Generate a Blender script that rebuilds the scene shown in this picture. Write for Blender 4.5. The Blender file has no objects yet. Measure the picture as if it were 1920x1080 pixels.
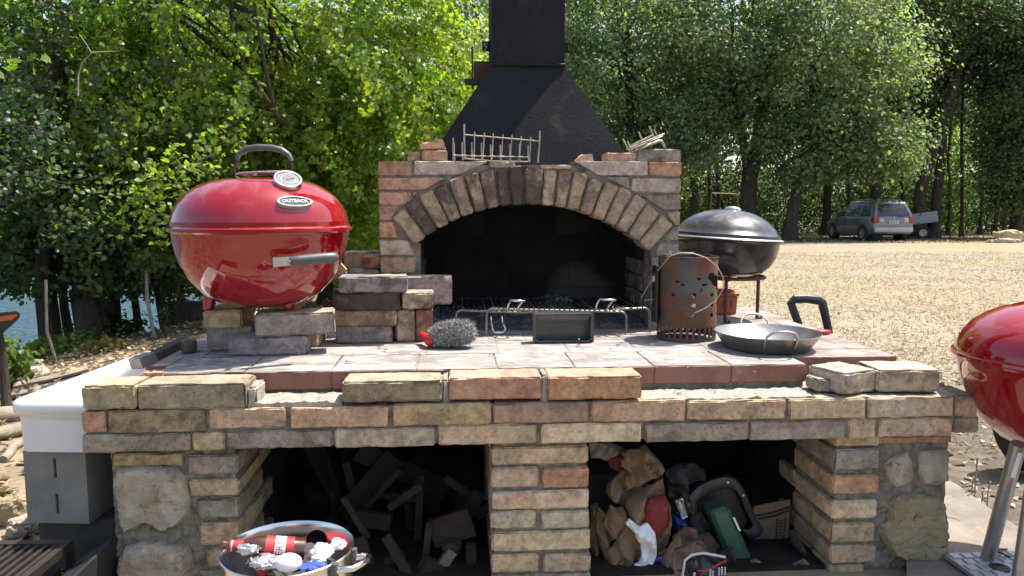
import bpy, bmesh, math, random
import numpy as np
from mathutils import Vector, Matrix, noise
from mathutils.geometry import delaunay_2d_cdt

R = math.radians
scene = bpy.context.scene
COL = scene.collection
rng = random.Random(7)
nrg = np.random.default_rng(11)

# ------------------------------------------------------------------ camera
F = 1440.0                      # focal length in photo pixels (1920 wide)
PITCH = math.atan(152.0 / F)
CAM = Vector((0, 0, 1.08))
cam_d = bpy.data.cameras.new('camera')
cam_d.sensor_width = 36.0
cam_d.lens = F / 1920 * 36
cam_d.clip_start = 0.05
cam_d.clip_end = 3000
cam_d.dof.use_dof = False
cam = bpy.data.objects.new('camera', cam_d)
COL.objects.link(cam)
cam.location = CAM
cam.rotation_euler = (R(90) - PITCH, 0, 0)
scene.camera = cam

# ------------------------------------------------------------------ sky, sun, exposure
SUN = Vector((0.42, 0.183, 1.0)).normalized()
world = bpy.data.worlds.new('World')
scene.world = world
world.use_nodes = True
wn = world.node_tree
bg = wn.nodes['Background']
sky = wn.nodes.new('ShaderNodeTexSky')
sky.sky_type = 'NISHITA'
sky.sun_disc = False
sky.sun_elevation = math.asin(SUN.z)
sky.sun_rotation = math.atan2(SUN.x, SUN.y)
sky.air_density = 1.0
sky.dust_density = 2.5
sky.ozone_density = 0.7
wn.links.new(sky.outputs['Color'], bg.inputs['Color'])
bg.inputs['Strength'].default_value = 0.14
sl = bpy.data.lights.new('sun', 'SUN')
sl.energy = 4.7
sl.angle = R(0.53)
sl.color = (1.0, 0.95, 0.87)
so = bpy.data.objects.new('sun', sl)
COL.objects.link(so)
so.location = SUN * 60
so.rotation_euler = SUN.to_track_quat('Z', 'Y').to_euler()
vs = scene.view_settings
vs.view_transform = 'Standard'
try:
    vs.look = 'None'
except Exception:
    pass
vs.exposure = 1.08
vs.gamma = 1.0
vs.use_curve_mapping = False
scene.cycles.max_bounces = 8
scene.cycles.diffuse_bounces = 4
scene.cycles.transmission_bounces = 6

# ------------------------------------------------------------------ frames
YAW = R(4.0)
CA, SA = math.cos(YAW), math.sin(YAW)
ZAX = Vector((0, 0, 1))

def W(u, v, z=0.0):
    return Vector((u * CA - v * SA, u * SA + v * CA, z))

def ray(px, py):
    x = (px - 960) / F
    y = (py - 540) / F
    f = Vector((0, math.cos(PITCH), -math.sin(PITCH)))
    up = Vector((0, math.sin(PITCH), math.cos(PITCH)))
    return Vector((x, 0, 0)) + f - up * y

def onv(px, py, v):
    """(u, z) where the sight line meets the vertical plane v of the barbecue."""
    d = ray(px, py)
    du, dv = d.x * CA + d.y * SA, -d.x * SA + d.y * CA
    t = v / dv
    return du * t, CAM.z + d.z * t

def onz(px, py, z):
    """(u, v) where the sight line meets the level z."""
    d = ray(px, py)
    t = (z - CAM.z) / d.z
    du, dv = d.x * CA + d.y * SA, -d.x * SA + d.y * CA
    return du * t, dv * t

def wy(px, py, y):
    """world point at distance y in front of the camera"""
    d = ray(px, py)
    return CAM + d * (y / d.y)

def s2l(c):
    c = c / 255.0
    return c / 12.92 if c < 0.04045 else ((c + 0.055) / 1.055) ** 2.4

def rgb(r, g, b, k=1.0):
    return (s2l(r) * k, s2l(g) * k, s2l(b) * k)

# ------------------------------------------------------------------ mesh builder
class MB:
    def __init__(self):
        self.v, self.f, self.m = [], [], []

    def add(self, vs_, fs, mat=0, M=None):
        o = len(self.v)
        for p in vs_:
            p = Vector(p)
            if M is not None:
                p = M @ p
            self.v.append(p)
        for f in fs:
            self.f.append([i + o for i in f])
            self.m.append(mat)
        return self

    def box(self, x0, y0, z0, x1, y1, z1, mat=0, M=None, b=0.0):
        if b > 0:
            bm = bmesh.new()
            bmesh.ops.create_cube(bm, size=1)
            for v in bm.verts:
                v.co = Vector(((x0 + x1) / 2 + v.co.x * (x1 - x0), (y0 + y1) / 2 + v.co.y * (y1 - y0),
                               (z0 + z1) / 2 + v.co.z * (z1 - z0)))
            bmesh.ops.bevel(bm, geom=list(bm.edges), offset=b, segments=2, profile=0.6, affect='EDGES')
            bm.verts.index_update()
            self.add([v.co.copy() for v in bm.verts], [[v.index for v in f.verts] for f in bm.faces], mat, M)
            bm.free()
            return self
        v = [(x0, y0, z0), (x1, y0, z0), (x1, y1, z0), (x0, y1, z0), (x0, y0, z1), (x1, y0, z1), (x1, y1, z1), (x0, y1, z1)]
        f = [(0, 3, 2, 1), (4, 5, 6, 7), (0, 1, 5, 4), (1, 2, 6, 5), (2, 3, 7, 6), (3, 0, 4, 7)]
        return self.add(v, f, mat, M)

    def tube(self, pts, r, n=8, mat=0, M=None, closed=False, flat=None):
        pts = [Vector(p) for p in pts]
        k = len(pts)
        rs = r if isinstance(r, (list, tuple)) else [r] * k
        up = None
        vs_, fs = [], []
        for i, p in enumerate(pts):
            if closed:
                t = pts[(i + 1) % k] - pts[i - 1]
            else:
                t = pts[min(i + 1, k - 1)] - pts[max(i - 1, 0)]
            t = t.normalized() if t.length > 1e-9 else Vector((0, 0, 1))
            if up is None:
                up = Vector((0, 0, 1)) if abs(t.z) < 0.9 else Vector((1, 0, 0))
            a = (up - t * up.dot(t))
            a = a.normalized() if a.length > 1e-6 else t.orthogonal().normalized()
            up = a
            b = t.cross(a)
            for j in range(n):
                th = 2 * math.pi * j / n
                ca, cb = math.cos(th) * rs[i], math.sin(th) * rs[i]
                if flat:
                    ca *= flat
                vs_.append(p + a * ca + b * cb)
        m = k if closed else k - 1
        for i in range(m):
            i2 = (i + 1) % k
            for j in range(n):
                j2 = (j + 1) % n
                fs.append((i * n + j, i * n + j2, i2 * n + j2, i2 * n + j))
        if not closed:
            fs.append(tuple(reversed(range(n))))
            fs.append(tuple((k - 1) * n + j for j in range(n)))
        return self.add(vs_, fs, mat, M)

    def lathe(self, prof, n=32, mat=0, M=None, cap0=False, cap1=False, wob=0):
        vs_, fs = [], []
        for (r, z) in prof:
            for j in range(n):
                th = 2 * math.pi * j / n
                vs_.append((r * math.cos(th), r * math.sin(th), z))
        for i in range(len(prof) - 1):
            for j in range(n):
                j2 = (j + 1) % n
                fs.append((i * n + j, i * n + j2, (i + 1) * n + j2, (i + 1) * n + j))
        if cap0:
            fs.append(tuple(reversed(range(n))))
        if cap1:
            fs.append(tuple((len(prof) - 1) * n + j for j in range(n)))
        return self.add(vs_, fs, mat, M)

    def prism(self, poly, v0, v1, mat=0, M=None):
        """poly in (u, z), swept along v"""
        k = len(poly)
        vs_ = [(u, v0, z) for u, z in poly] + [(u, v1, z) for u, z in poly]
        fs = [tuple(range(k)), tuple(reversed(range(k, 2 * k)))]
        for i in range(k):
            j = (i + 1) % k
            fs.append((j, i, i + k, j + k))
        return self.add(vs_, fs, mat, M)

    def hexa(self, quad, v0, v1, bev=0.006, wear=0.003, n=(4, 2, 2), rg=rng, chip=0.18, mat=0, rough=0.0012, M=None):
        """worn block: quad is (u,z) corners bl, br, tr, tl; swept v0..v1, edges rounded and chipped"""
        (au, az), (bu, bz), (cu, cz), (du, dz) = quad
        lu = max(0.5 * (math.hypot(bu - au, bz - az) + math.hypot(cu - du, cz - dz)), 1e-4)
        lz = max(0.5 * (math.hypot(du - au, dz - az) + math.hypot(cu - bu, cz - bz)), 1e-4)
        lv = max(abs(v1 - v0), 1e-4)
        def par(L, k):
            e = min(bev / L, 0.3)
            return [0.0, e] + [e + (1 - 2 * e) * i / k for i in range(1, k)] + [1 - e, 1.0]
        A, B, Cc = par(lu, n[0]), par(lv, n[1]), par(lz, n[2])
        na, nb, nc = len(A), len(B), len(Cc)
        idx, vs_ = {}, []
        sd = rg.uniform(0, 90)
        def vert(i, j, k):
            key = (i, j, k)
            if key in idx:
                return idx[key]
            a, b, c = A[i], B[j], Cc[k]
            ex = (i in (0, na - 1), j in (0, nb - 1), k in (0, nc - 1))
            if sum(ex) >= 2:
                q_ = Vector((a * lu, b * lv, c * lz))
                e_ = noise.noise(q_ * 34 + Vector((sd, 0, 0))) + 0.6 * noise.noise(q_ * 85 + Vector((0, sd, 0)))
                p = bev * 0.42 + wear * max(0.0, 0.35 + 0.9 * e_)
                g_ = noise.noise(q_ * 13 + Vector((sd, sd, 0)))
                if g_ > 0.42 - chip:
                    p += wear * 4.5 * (g_ - 0.42 + chip)
                if sum(ex) == 3:
                    p *= 1.35
                if ex[0]: a += (0.5 - a) * 2 * p / lu
                if ex[1]: b += (0.5 - b) * 2 * p / lv
                if ex[2]: c += (0.5 - c) * 2 * p / lz
            u = (1 - a) * (1 - c) * au + a * (1 - c) * bu + a * c * cu + (1 - a) * c * du
            z = (1 - a) * (1 - c) * az + a * (1 - c) * bz + a * c * cz + (1 - a) * c * dz
            v = v0 + (v1 - v0) * b
            w_ = Vector((u * 22 + sd, v * 22, z * 22))
            f_ = noise.noise(w_) + 0.5 * noise.noise(w_ * 2.7)
            j_ = rg.uniform(-.35, .35)
            vs_.append((u + rough * (f_ * (1 if i else -1) * ex[0] + j_), v + rough * (f_ * 1.4 * ex[1] + j_), z + rough * (f_ * ex[2] + j_)))
            idx[key] = len(vs_) - 1
            return idx[key]
        fs = []
        for i in range(na - 1):
            for k in range(nc - 1):
                fs.append((vert(i, 0, k), vert(i + 1, 0, k), vert(i + 1, 0, k + 1), vert(i, 0, k + 1)))
                fs.append((vert(i, nb - 1, k), vert(i, nb - 1, k + 1), vert(i + 1, nb - 1, k + 1), vert(i + 1, nb - 1, k)))
            for j in range(nb - 1):
                fs.append((vert(i, j, 0), vert(i, j + 1, 0), vert(i + 1, j + 1, 0), vert(i + 1, j, 0)))
                fs.append((vert(i, j, nc - 1), vert(i + 1, j, nc - 1), vert(i + 1, j + 1, nc - 1), vert(i, j + 1, nc - 1)))
        for j in range(nb - 1):
            for k in range(nc - 1):
                fs.append((vert(0, j, k), vert(0, j, k + 1), vert(0, j + 1, k + 1), vert(0, j + 1, k)))
                fs.append((vert(na - 1, j, k), vert(na - 1, j + 1, k), vert(na - 1, j + 1, k + 1), vert(na - 1, j, k + 1)))
        return self.add(vs_, fs, mat, M)

    def mesh(self, name, mats, off=(0, 0, 0), smooth=None):
        me = bpy.data.meshes.new(name)
        o = Vector(off)
        me.from_pydata([tuple(p - o) for p in self.v], [], self.f)
        for m in (mats if isinstance(mats, (list, tuple)) else [mats]):
            me.materials.append(m)
        if any(self.m):
            me.polygons.foreach_set('material_index', self.m)
        me.update()
        if smooth:
            me.polygons.foreach_set('use_smooth', [True] * len(me.polygons))
            me.set_sharp_from_angle(angle=R(smooth))
        return me

def build(name, mb, mats, parent=None, off=(0, 0, 0), smooth=None, loc=None, rot=None, color=None):
    me = mb.mesh(name, mats, off, smooth)
    o = bpy.data.objects.new(name, me)
    COL.objects.link(o)
    if parent is not None:
        o.parent = parent
    if loc is not None:
        o.location = loc
    if rot is not None:
        o.rotation_euler = rot
    if color is not None:
        o.color = color
    return o

def tag(o, label=None, cat=None, group=None, kind=None):
    if label: o['label'] = label
    if cat: o['category'] = cat
    if group: o['group'] = group
    if kind: o['kind'] = kind
    return o

def root(name, loc, rotz, label, cat, group=None):
    o = bpy.data.objects.new(name, None)
    o.empty_display_size = 0.1
    COL.objects.link(o)
    o.location = loc
    o.rotation_euler = (0, 0, rotz)
    return tag(o, label, cat, group)

def sroot(name, u, v, z, label, cat, group=None):
    """root in the barbecue's frame; its parts are given in (u, v, z) and built with off=o.off"""
    return root(name, W(u, v, z), YAW, label, cat, group), (u, v, z)

def single(name, mb, mats, label, cat, group=None, smooth=None, color=None, rotz=0.0):
    """a one-mesh thing given in (u, v, z): origin goes to its base"""
    xs = [p.x for p in mb.v]; ys = [p.y for p in mb.v]; zs = [p.z for p in mb.v]
    b = ((min(xs) + max(xs)) / 2, (min(ys) + max(ys)) / 2, min(zs))
    o = build(name, mb, mats, None, b, smooth, W(*b), (0, 0, YAW + rotz), color)
    return tag(o, label, cat, group)

# ------------------------------------------------------------------ materials
class NT:
    def __init__(self, name):
        self.mat = bpy.data.materials.new(name)
        self.mat.use_nodes = True
        self.t = self.mat.node_tree
        self.b = self.t.nodes['Principled BSDF']
        self.out = self.t.nodes['Material Output']
        self.co = None
    def n(self, typ, **kw):
        x = self.t.nodes.new('ShaderNode' + typ)
        for k, v in kw.items():
            setattr(x, k, v)
        return x
    def l(self, a, b):
        self.t.links.new(a, b)
    def set(self, sock, val):
        if hasattr(val, 'links'):
            self.l(val, sock)
        else:
            if isinstance(val, (tuple, list)) and len(val) == 3 and sock.type == 'RGBA':
                val = (*val, 1)
            sock.default_value = val
    def coord(self):
        if self.co is None:
            tc = self.n('TexCoord')
            oi = self.n('ObjectInfo')
            mul = self.n('VectorMath', operation='SCALE')
            cb = self.n('CombineXYZ')
            for i in range(3):
                self.l(oi.outputs['Random'], cb.inputs[i])
            self.l(cb.outputs[0], mul.inputs[0]); mul.inputs['Scale'].default_value = 37.0
            ad = self.n('VectorMath', operation='ADD')
            self.l(tc.outputs['Object'], ad.inputs[0]); self.l(mul.outputs[0], ad.inputs[1])
            self.co = ad.outputs[0]
        return self.co
    def noise(self, scale, detail=6, rough=0.6, dist=0.0, stretch=None):
        x = self.n('TexNoise')
        x.inputs['Scale'].default_value = scale
        x.inputs['Detail'].default_value = detail
        x.inputs['Roughness'].default_value = rough
        x.inputs['Distortion'].default_value = dist
        c = self.coord()
        if stretch:
            mp = self.n('VectorMath', operation='MULTIPLY')
            self.l(c, mp.inputs[0]); mp.inputs[1].default_value = stretch
            c = mp.outputs[0]
        self.l(c, x.inputs['Vector'])
        return x.outputs['Fac']
    def ramp(self, fac, a, b, c0=(0, 0, 0), c1=(1, 1, 1)):
        x = self.n('MapRange', interpolation_type='SMOOTHSTEP')
        self.set(x.inputs['Value'], fac)
        x.inputs['From Min'].default_value = a
        x.inputs['From Max'].default_value = b
        return x.outputs['Result']
    def mix(self, fac, a, b, mode='MIX'):
        x = self.n('Mix', data_type='RGBA', blend_type=mode)
        self.set(x.inputs['Factor'], fac)
        self.set(x.inputs[6], a)
        self.set(x.inputs[7], b)
        return x.outputs[2]
    def math(self, op, a, b=0.0):
        x = self.n('Math', operation=op)
        self.set(x.inputs[0], a); self.set(x.inputs[1], b)
        return x.outputs[0]
    def bump(self, h, strength, dist, prev=None):
        x = self.n('Bump')
        x.inputs['Strength'].default_value = strength
        x.inputs['Distance'].default_value = dist
        self.l(h, x.inputs['Height'])
        if prev is not None:
            self.l(prev, x.inputs['Normal'])
        return x.outputs['Normal']
    def upness(self, lo=0.5, hi=0.9):
        g = self.n('NewGeometry')
        s = self.n('SeparateXYZ')
        self.l(g.outputs['True Normal'], s.inputs[0])
        return self.ramp(s.outputs['Z'], lo, hi)

def surf(name, c1, c2=None, scale=8, rough=0.6, metal=0.0, bump=0.3, bscale=45, bdist=0.003, c3=None, s3=4, t3=(0.5, 0.65),
         coat=0.0, spec=0.5, stretch=None, rough2=None, bstretch=None):
    t = NT(name)
    c2 = c2 or tuple(x * 0.75 for x in c1)
    f = t.ramp(t.noise(scale, 8, 0.62, stretch=stretch), 0.3, 0.7)
    col = t.mix(f, c1, c2)
    if c3 is not None:
        f3 = t.ramp(t.noise(s3, 8, 0.65, 0.4, stretch=stretch), *t3)
        col = t.mix(f3, col, c3)
        if rough2 is not None:
            mr = t.n('MapRange')
            t.l(f3, mr.inputs['Value'])
            mr.inputs['To Min'].default_value = rough
            mr.inputs['To Max'].default_value = rough2
            t.l(mr.outputs[0], t.b.inputs['Roughness'])
    t.set(t.b.inputs['Base Color'], col)
    if rough2 is None:
        t.b.inputs['Roughness'].default_value = rough
    t.b.inputs['Metallic'].default_value = metal
    t.b.inputs['Specular IOR Level'].default_value = spec
    if coat:
        t.b.inputs['Coat Weight'].default_value = coat
        t.b.inputs['Coat Roughness'].default_value = 0.04
    if bump > 0:
        t.l(t.bump(t.noise(bscale, 8, 0.65, stretch=bstretch), bump, bdist), t.b.inputs['Normal'])
    return t.mat

def brick_mat():
    t = NT('brick')
    oi = t.n('ObjectInfo')
    n1 = t.ramp(t.noise(9, 9, 0.7, 0.4), 0.28, 0.72)
    n2 = t.ramp(t.noise(60, 8, 0.75), 0.3, 0.7)
    n0 = t.ramp(t.noise(26, 8, 0.7, 0.3), 0.3, 0.7)
    n3 = t.noise(6, 9, 0.7, 0.6)
    n4 = t.noise(21, 9, 0.75, 0.5)
    v = t.math('ADD', t.math('ADD', t.math('MULTIPLY', n1, 0.45), t.math('MULTIPLY', n2, 0.52)), t.math('MULTIPLY', n0, 0.46))
    v = t.math('ADD', v, 0.36)
    g = t.n('CombineColor')
    for i in range(3):
        t.l(v, g.inputs[i])
    # each brick fired unevenly: warmer and paler zones
    warm = t.mix(t.math('MULTIPLY', t.ramp(t.noise(7.5, 6, 0.6, 0.8), 0.46, 0.66), 0.55), oi.outputs['Color'], t.mix(1.0, oi.outputs['Color'], (1.12, 0.92, 0.78), 'MULTIPLY'))
    col = t.mix(1.0, warm, g.outputs[0], 'MULTIPLY')
    col = t.mix(t.math('MULTIPLY', t.ramp(n4, 0.55, 0.66), 0.6), col, (0.44, 0.385, 0.30))
    col = t.mix(t.math('MULTIPLY', t.ramp(n3, 0.53, 0.63), 0.35), col, (0.15, 0.13, 0.085))
    col = t.mix(t.math('MULTIPLY', t.ramp(t.noise(15, 10, 0.78, 0.6), 0.57, 0.66), 0.5), col, (0.11, 0.085, 0.06))
    # dark pits
    vo = t.n('TexVoronoi')
    vo.inputs['Scale'].default_value = 95
    t.l(t.coord(), vo.inputs['Vector'])
    pit = t.math('MULTIPLY', t.math('SUBTRACT', 1.0, t.ramp(vo.outputs['Distance'], 0.08, 0.30)), t.ramp(t.noise(30, 3, 0.5), 0.5, 0.62))
    col = t.mix(t.math('MULTIPLY', pit, 0.7), col, (0.07, 0.055, 0.04))
    lo = t.math('SUBTRACT', 0.64, t.math('MULTIPLY', oi.outputs['Alpha'], 0.44))
    mr = t.n('MapRange', interpolation_type='SMOOTHSTEP')
    t.l(t.noise(10, 10, 0.72, 0.5), mr.inputs['Value'])
    t.l(lo, mr.inputs['From Min'])
    t.l(t.math('ADD', lo, 0.2), mr.inputs['From Max'])
    sf = t.math('MULTIPLY', mr.outputs[0], t.math('ADD', 0.35, t.math('MULTIPLY', oi.outputs['Alpha'], 0.6)))
    col = t.mix(sf, col, (0.040, 0.034, 0.030))
    # pale dust settled on upper faces
    col = t.mix(t.math('MULTIPLY', t.math('MULTIPLY', t.upness(0.6, 0.95), n1), 0.55), col, (0.50, 0.44, 0.36))
    t.l(col, t.b.inputs['Base Color'])
    t.b.inputs['Roughness'].default_value = 0.95
    t.b.inputs['Specular IOR Level'].default_value = 0.18
    b1 = t.bump(t.noise(24, 10, 0.78, 0.3), 0.9, 0.014)
    b2 = t.bump(t.noise(110, 8, 0.75), 0.5, 0.003, b1)
    b3 = t.bump(t.math('SUBTRACT', 1.0, pit), 0.6, 0.003, b2)
    t.l(b3, t.b.inputs['Normal'])
    return t.mat

def tile_mat():
    t = NT('tile')
    t.co = t.n('NewGeometry').outputs['Position']
    oi = t.n('ObjectInfo')
    n1 = t.noise(9, 9, 0.7)
    c = t.mix(t.ramp(n1, 0.3, 0.7), (0.20, 0.09, 0.06), (0.27, 0.145, 0.105))
    c = t.mix(t.ramp(t.noise(24, 8, 0.7), 0.6, 0.72), c, (0.36, 0.27, 0.21))
    d = t.n('CombineColor')
    # ash and dust lying on the upper faces
    ash = t.mix(t.ramp(t.noise(5, 10, 0.7, 0.7, stretch=(1, 2.2, 1)), 0.40, 0.66), (0.185, 0.176, 0.165), (0.37, 0.345, 0.31))
    ash = t.mix(t.ramp(t.noise(13, 9, 0.7, 0.3, stretch=(1, 2.5, 1)), 0.52, 0.64), ash, (0.50, 0.465, 0.42))
    ash = t.mix(t.math('MULTIPLY', t.ramp(t.noise(3.2, 7, 0.6), 0.54, 0.72), 0.28), ash, (0.31, 0.245, 0.20))
    k = t.math('MULTIPLY', t.upness(0.55, 0.95), oi.outputs['Alpha'])
    c = t.mix(k, c, ash)
    t.l(c, t.b.inputs['Base Color'])
    t.b.inputs['Roughness'].default_value = 0.9
    t.b.inputs['Specular IOR Level'].default_value = 0.2
    b1 = t.bump(t.noise(30, 9, 0.7), 0.4, 0.005)
    t.l(b1, t.b.inputs['Normal'])
    return t.mat

def enamel(name, c, scratch=(0.55, 0.3, 0.28), dust=0.25, r0=0.07, r1=0.17, coat=0.6):
    t = NT(name)
    n1 = t.ramp(t.noise(7, 9, 0.7, 0.5), 0.45, 0.75)
    n2 = t.ramp(t.noise(60, 6, 0.75), 0.66, 0.76)
    col = t.mix(t.math('MULTIPLY', n1, dust * 0.5), c, scratch)
    col = t.mix(t.math('MULTIPLY', n2, dust), col, scratch)
    up = t.math('MULTIPLY', t.upness(0.45, 0.95), t.math('MULTIPLY', n1, dust))
    col = t.mix(up, col, (0.5, 0.4, 0.34))
    t.l(col, t.b.inputs['Base Color'])
    mr = t.n('MapRange')
    t.l(n1, mr.inputs['Value'])
    mr.inputs['To Min'].default_value = r0
    mr.inputs['To Max'].default_value = r1
    t.l(mr.outputs[0], t.b.inputs['Roughness'])
    t.b.inputs['Coat Weight'].default_value = coat
    t.b.inputs['Coat Roughness'].default_value = 0.05
    return t.mat

def leaf_mat(name, trans=0.42, rough=0.42, tcol=(1.9, 2.1, 0.6)):
    t = NT(name)
    at = t.n('Attribute', attribute_name='leafcolour')
    t.l(at.outputs['Color'], t.b.inputs['Base Color'])
    t.b.inputs['Roughness'].default_value = rough
    t.b.inputs['Specular IOR Level'].default_value = 0.45
    tr = t.n('BsdfTranslucent')
    t.l(t.mix(1.0, at.outputs['Color'], tcol, 'MULTIPLY'), tr.inputs['Color'])
    mx = t.n('MixShader')
    mx.inputs[0].default_value = trans
    t.l(t.b.outputs[0], mx.inputs[1]); t.l(tr.outputs[0], mx.inputs[2])
    t.l(mx.outputs[0], t.out.inputs['Surface'])
    return t.mat

def water_mat():
    t = NT('lake_water')
    t.set(t.b.inputs['Base Color'], (0.045, 0.10, 0.165))
    t.b.inputs['Roughness'].default_value = 0.12
    t.b.inputs['IOR'].default_value = 1.33
    b1 = t.bump(t.noise(1.1, 5, 0.6, stretch=(1, 2.4, 1)), 1.0, 0.6)
    b2 = t.bump(t.noise(4.5, 4, 0.6, stretch=(1, 2.0, 1)), 1.0, 0.2, b1)
    t.l(b2, t.b.inputs['Normal'])
    return t.mat

def ground_mat():
    t = NT('ground')
    at = t.n('Attribute', attribute_name='zone')
    sp = t.n('SeparateColor')
    t.l(at.outputs['Color'], sp.inputs[0])
    straw = t.mix(t.ramp(t.noise(0.8, 8, 0.7, 0.6), 0.35, 0.7), (0.275, 0.235, 0.168), (0.23, 0.192, 0.132))
    straw = t.mix(t.ramp(t.noise(0.33, 6, 0.6), 0.5, 0.72), straw, (0.235, 0.215, 0.12))
    straw = t.mix(t.ramp(t.noise(9, 9, 0.75, stretch=(1, 1, 1)), 0.54, 0.68), straw, (0.305, 0.265, 0.195))
    straw = t.mix(t.math('MULTIPLY', t.ramp(t.noise(3.0, 9, 0.75, 0.4), 0.55, 0.70), 0.45), straw, (0.19, 0.14, 0.085))
    straw = t.mix(t.math('MULTIPLY', t.ramp(t.noise(0.16, 4, 0.5, 0.5), 0.46, 0.62), 0.5), straw, (0.26, 0.20, 0.125))
    litter = t.mix(t.ramp(t.noise(7, 10, 0.75), 0.42, 0.62), (0.085, 0.062, 0.042), (0.30, 0.225, 0.14))
    soil = t.mix(t.ramp(t.noise(12, 10, 0.75), 0.4, 0.68), (0.08, 0.068, 0.055), (0.18, 0.15, 0.115))
    c = t.mix(sp.outputs[0], straw, litter)
    c = t.mix(sp.outputs[1], c, soil)
    c = t.mix(sp.outputs[2], c, t.mix(t.ramp(t.noise(0.09, 9, 0.75), 0.4, 0.65), (0.045, 0.07, 0.03), (0.085, 0.115, 0.05)))
    t.l(c, t.b.inputs['Base Color'])
    t.b.inputs['Roughness'].default_value = 1.0
    t.b.inputs['Specular IOR Level'].default_value = 0.1
    t.l(t.bump(t.noise(14, 9, 0.75), 0.5, 0.025), t.b.inputs['Normal'])
    return t.mat

M = {}
M['brick'] = brick_mat()
M['tile'] = tile_mat()
M['mortar'] = surf('mortar', (0.31, 0.27, 0.205), (0.14, 0.122, 0.094), 34, 0.95, bump=0.9, bscale=38, bdist=0.012, c3=(0.30, 0.27, 0.21), s3=15, t3=(0.55, 0.7), spec=0.15)
M['archmortar'] = surf('arch_mortar', (0.27, 0.225, 0.17), (0.15, 0.125, 0.097), 30, 0.95, bump=0.9, bscale=38, bdist=0.01, c3=(0.06, 0.052, 0.045), s3=6, t3=(0.52, 0.68), spec=0.15)
M['lime'] = surf('lime_mortar', (0.38, 0.355, 0.30), (0.27, 0.245, 0.205), 22, 0.95, bump=1.0, bscale=30, bdist=0.015, spec=0.15)
M['soot_shade'] = surf('sooty_and_shaded_wall', (0.018, 0.017, 0.017), (0.035, 0.033, 0.030), 6, 0.95, bump=0.6, bscale=30, bdist=0.006, c3=(0.075, 0.07, 0.062), s3=2.5, t3=(0.55, 0.75), spec=0.15)  # soot in the fire box; on the storage walls its dark is painted shade
M['shadefloor'] = surf('shade_dark_floor', (0.035, 0.03, 0.025), (0.02, 0.017, 0.015), 14, 0.95, bump=0.8, bscale=25, bdist=0.02, spec=0.1)  # near-black floor colour paints in the shade of the storage openings
M['ash'] = surf('ash', (0.16, 0.155, 0.15), (0.07, 0.068, 0.066), 30, 1.0, bump=1.0, bscale=45, bdist=0.015, c3=(0.27, 0.26, 0.25), s3=18)
M['stone'] = surf('pale_stone', (0.52, 0.44, 0.33), (0.36, 0.30, 0.22), 18, 0.93, bump=1.0, bscale=22, bdist=0.03, c3=(0.17, 0.15, 0.12), s3=26, t3=(0.56, 0.68), spec=0.2)
M['tufa'] = surf('porous_stone', (0.58, 0.46, 0.28), (0.42, 0.33, 0.20), 16, 0.95, bump=1.2, bscale=42, bdist=0.03, c3=(0.13, 0.10, 0.06), s3=34, t3=(0.59, 0.68), spec=0.2)
M['concrete'] = surf('concrete', (0.28, 0.258, 0.222), (0.20, 0.186, 0.162), 9, 0.92, bump=0.5, bscale=60, bdist=0.004, spec=0.25)
M['path'] = surf('path_concrete', (0.27, 0.235, 0.19), (0.17, 0.148, 0.12), 6, 0.95, bump=0.8, bscale=32, bdist=0.012, c3=(0.19, 0.175, 0.155), s3=4.5, t3=(0.52, 0.66), spec=0.2)
M['plate'] = surf('galvanised_plate', (0.40, 0.40, 0.40), (0.30, 0.30, 0.305), 14, 0.55, 0.55, bump=0.2)
M['hood'] = surf('black_painted_steel', (0.0065, 0.0075, 0.0095), (0.0125, 0.0135, 0.016), 3.5, 0.62, 0.0, bump=0.3, bscale=85, bdist=0.005, c3=(0.032, 0.027, 0.024), s3=5, t3=(0.55, 0.72), spec=0.18)
M['iron'] = surf('dark_iron', (0.035, 0.031, 0.029), (0.06, 0.042, 0.032), 18, 0.6, 0.6, bump=0.3, bscale=90)
M['rust'] = surf('rusty_sheet', (0.10, 0.095, 0.082), (0.045, 0.04, 0.036), 9, 0.6, 0.25, bump=0.4, bscale=60, c3=(0.135, 0.056, 0.027), s3=7, t3=(0.42, 0.58), rough2=0.9)
M['brown_rust'] = surf('brown_rust', (0.13, 0.055, 0.032), (0.07, 0.032, 0.022), 12, 0.85, 0.1, bump=0.5, bscale=60)
M['black'] = surf('black_plastic', (0.016, 0.016, 0.017), (0.024, 0.024, 0.025), 10, 0.48, bump=0.15, bscale=120, bdist=0.001)
M['tray'] = surf('blackened_tray', (0.05, 0.05, 0.05), (0.09, 0.087, 0.08), 10, 0.35, 0.3, bump=0.2, bscale=70, c3=(0.15, 0.14, 0.12), s3=9, t3=(0.58, 0.72), rough2=0.7)
M['greycase'] = surf('grey_case_plastic', (0.05, 0.052, 0.052), (0.032, 0.033, 0.034), 9, 0.6, bump=0.3, bscale=60, c3=(0.10, 0.10, 0.095), s3=14, t3=(0.58, 0.72))
M['grey_grip'] = surf('grey_grip', (0.085, 0.085, 0.09), (0.06, 0.06, 0.062), 12, 0.42, bump=0.1, bscale=120, bdist=0.001)
M['steel'] = surf('bright_steel', (0.62, 0.61, 0.60), (0.5, 0.49, 0.47), 12, 0.20, 1.0, bump=0.05, bscale=60, c3=(0.42, 0.40, 0.37), s3=18, t3=(0.6, 0.75), rough2=0.4)
M['pot'] = surf('stockpot_steel', (0.70, 0.69, 0.68), (0.62, 0.61, 0.60), 4, 0.2, 1.0, bump=0.04, bscale=8, c3=(0.5, 0.48, 0.45), s3=22, t3=(0.62, 0.75), rough2=0.3)
M['wire'] = surf('weathered_wire', (0.42, 0.37, 0.30), (0.30, 0.24, 0.18), 30, 0.5, 0.5, bump=0.2, bscale=90)
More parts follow.
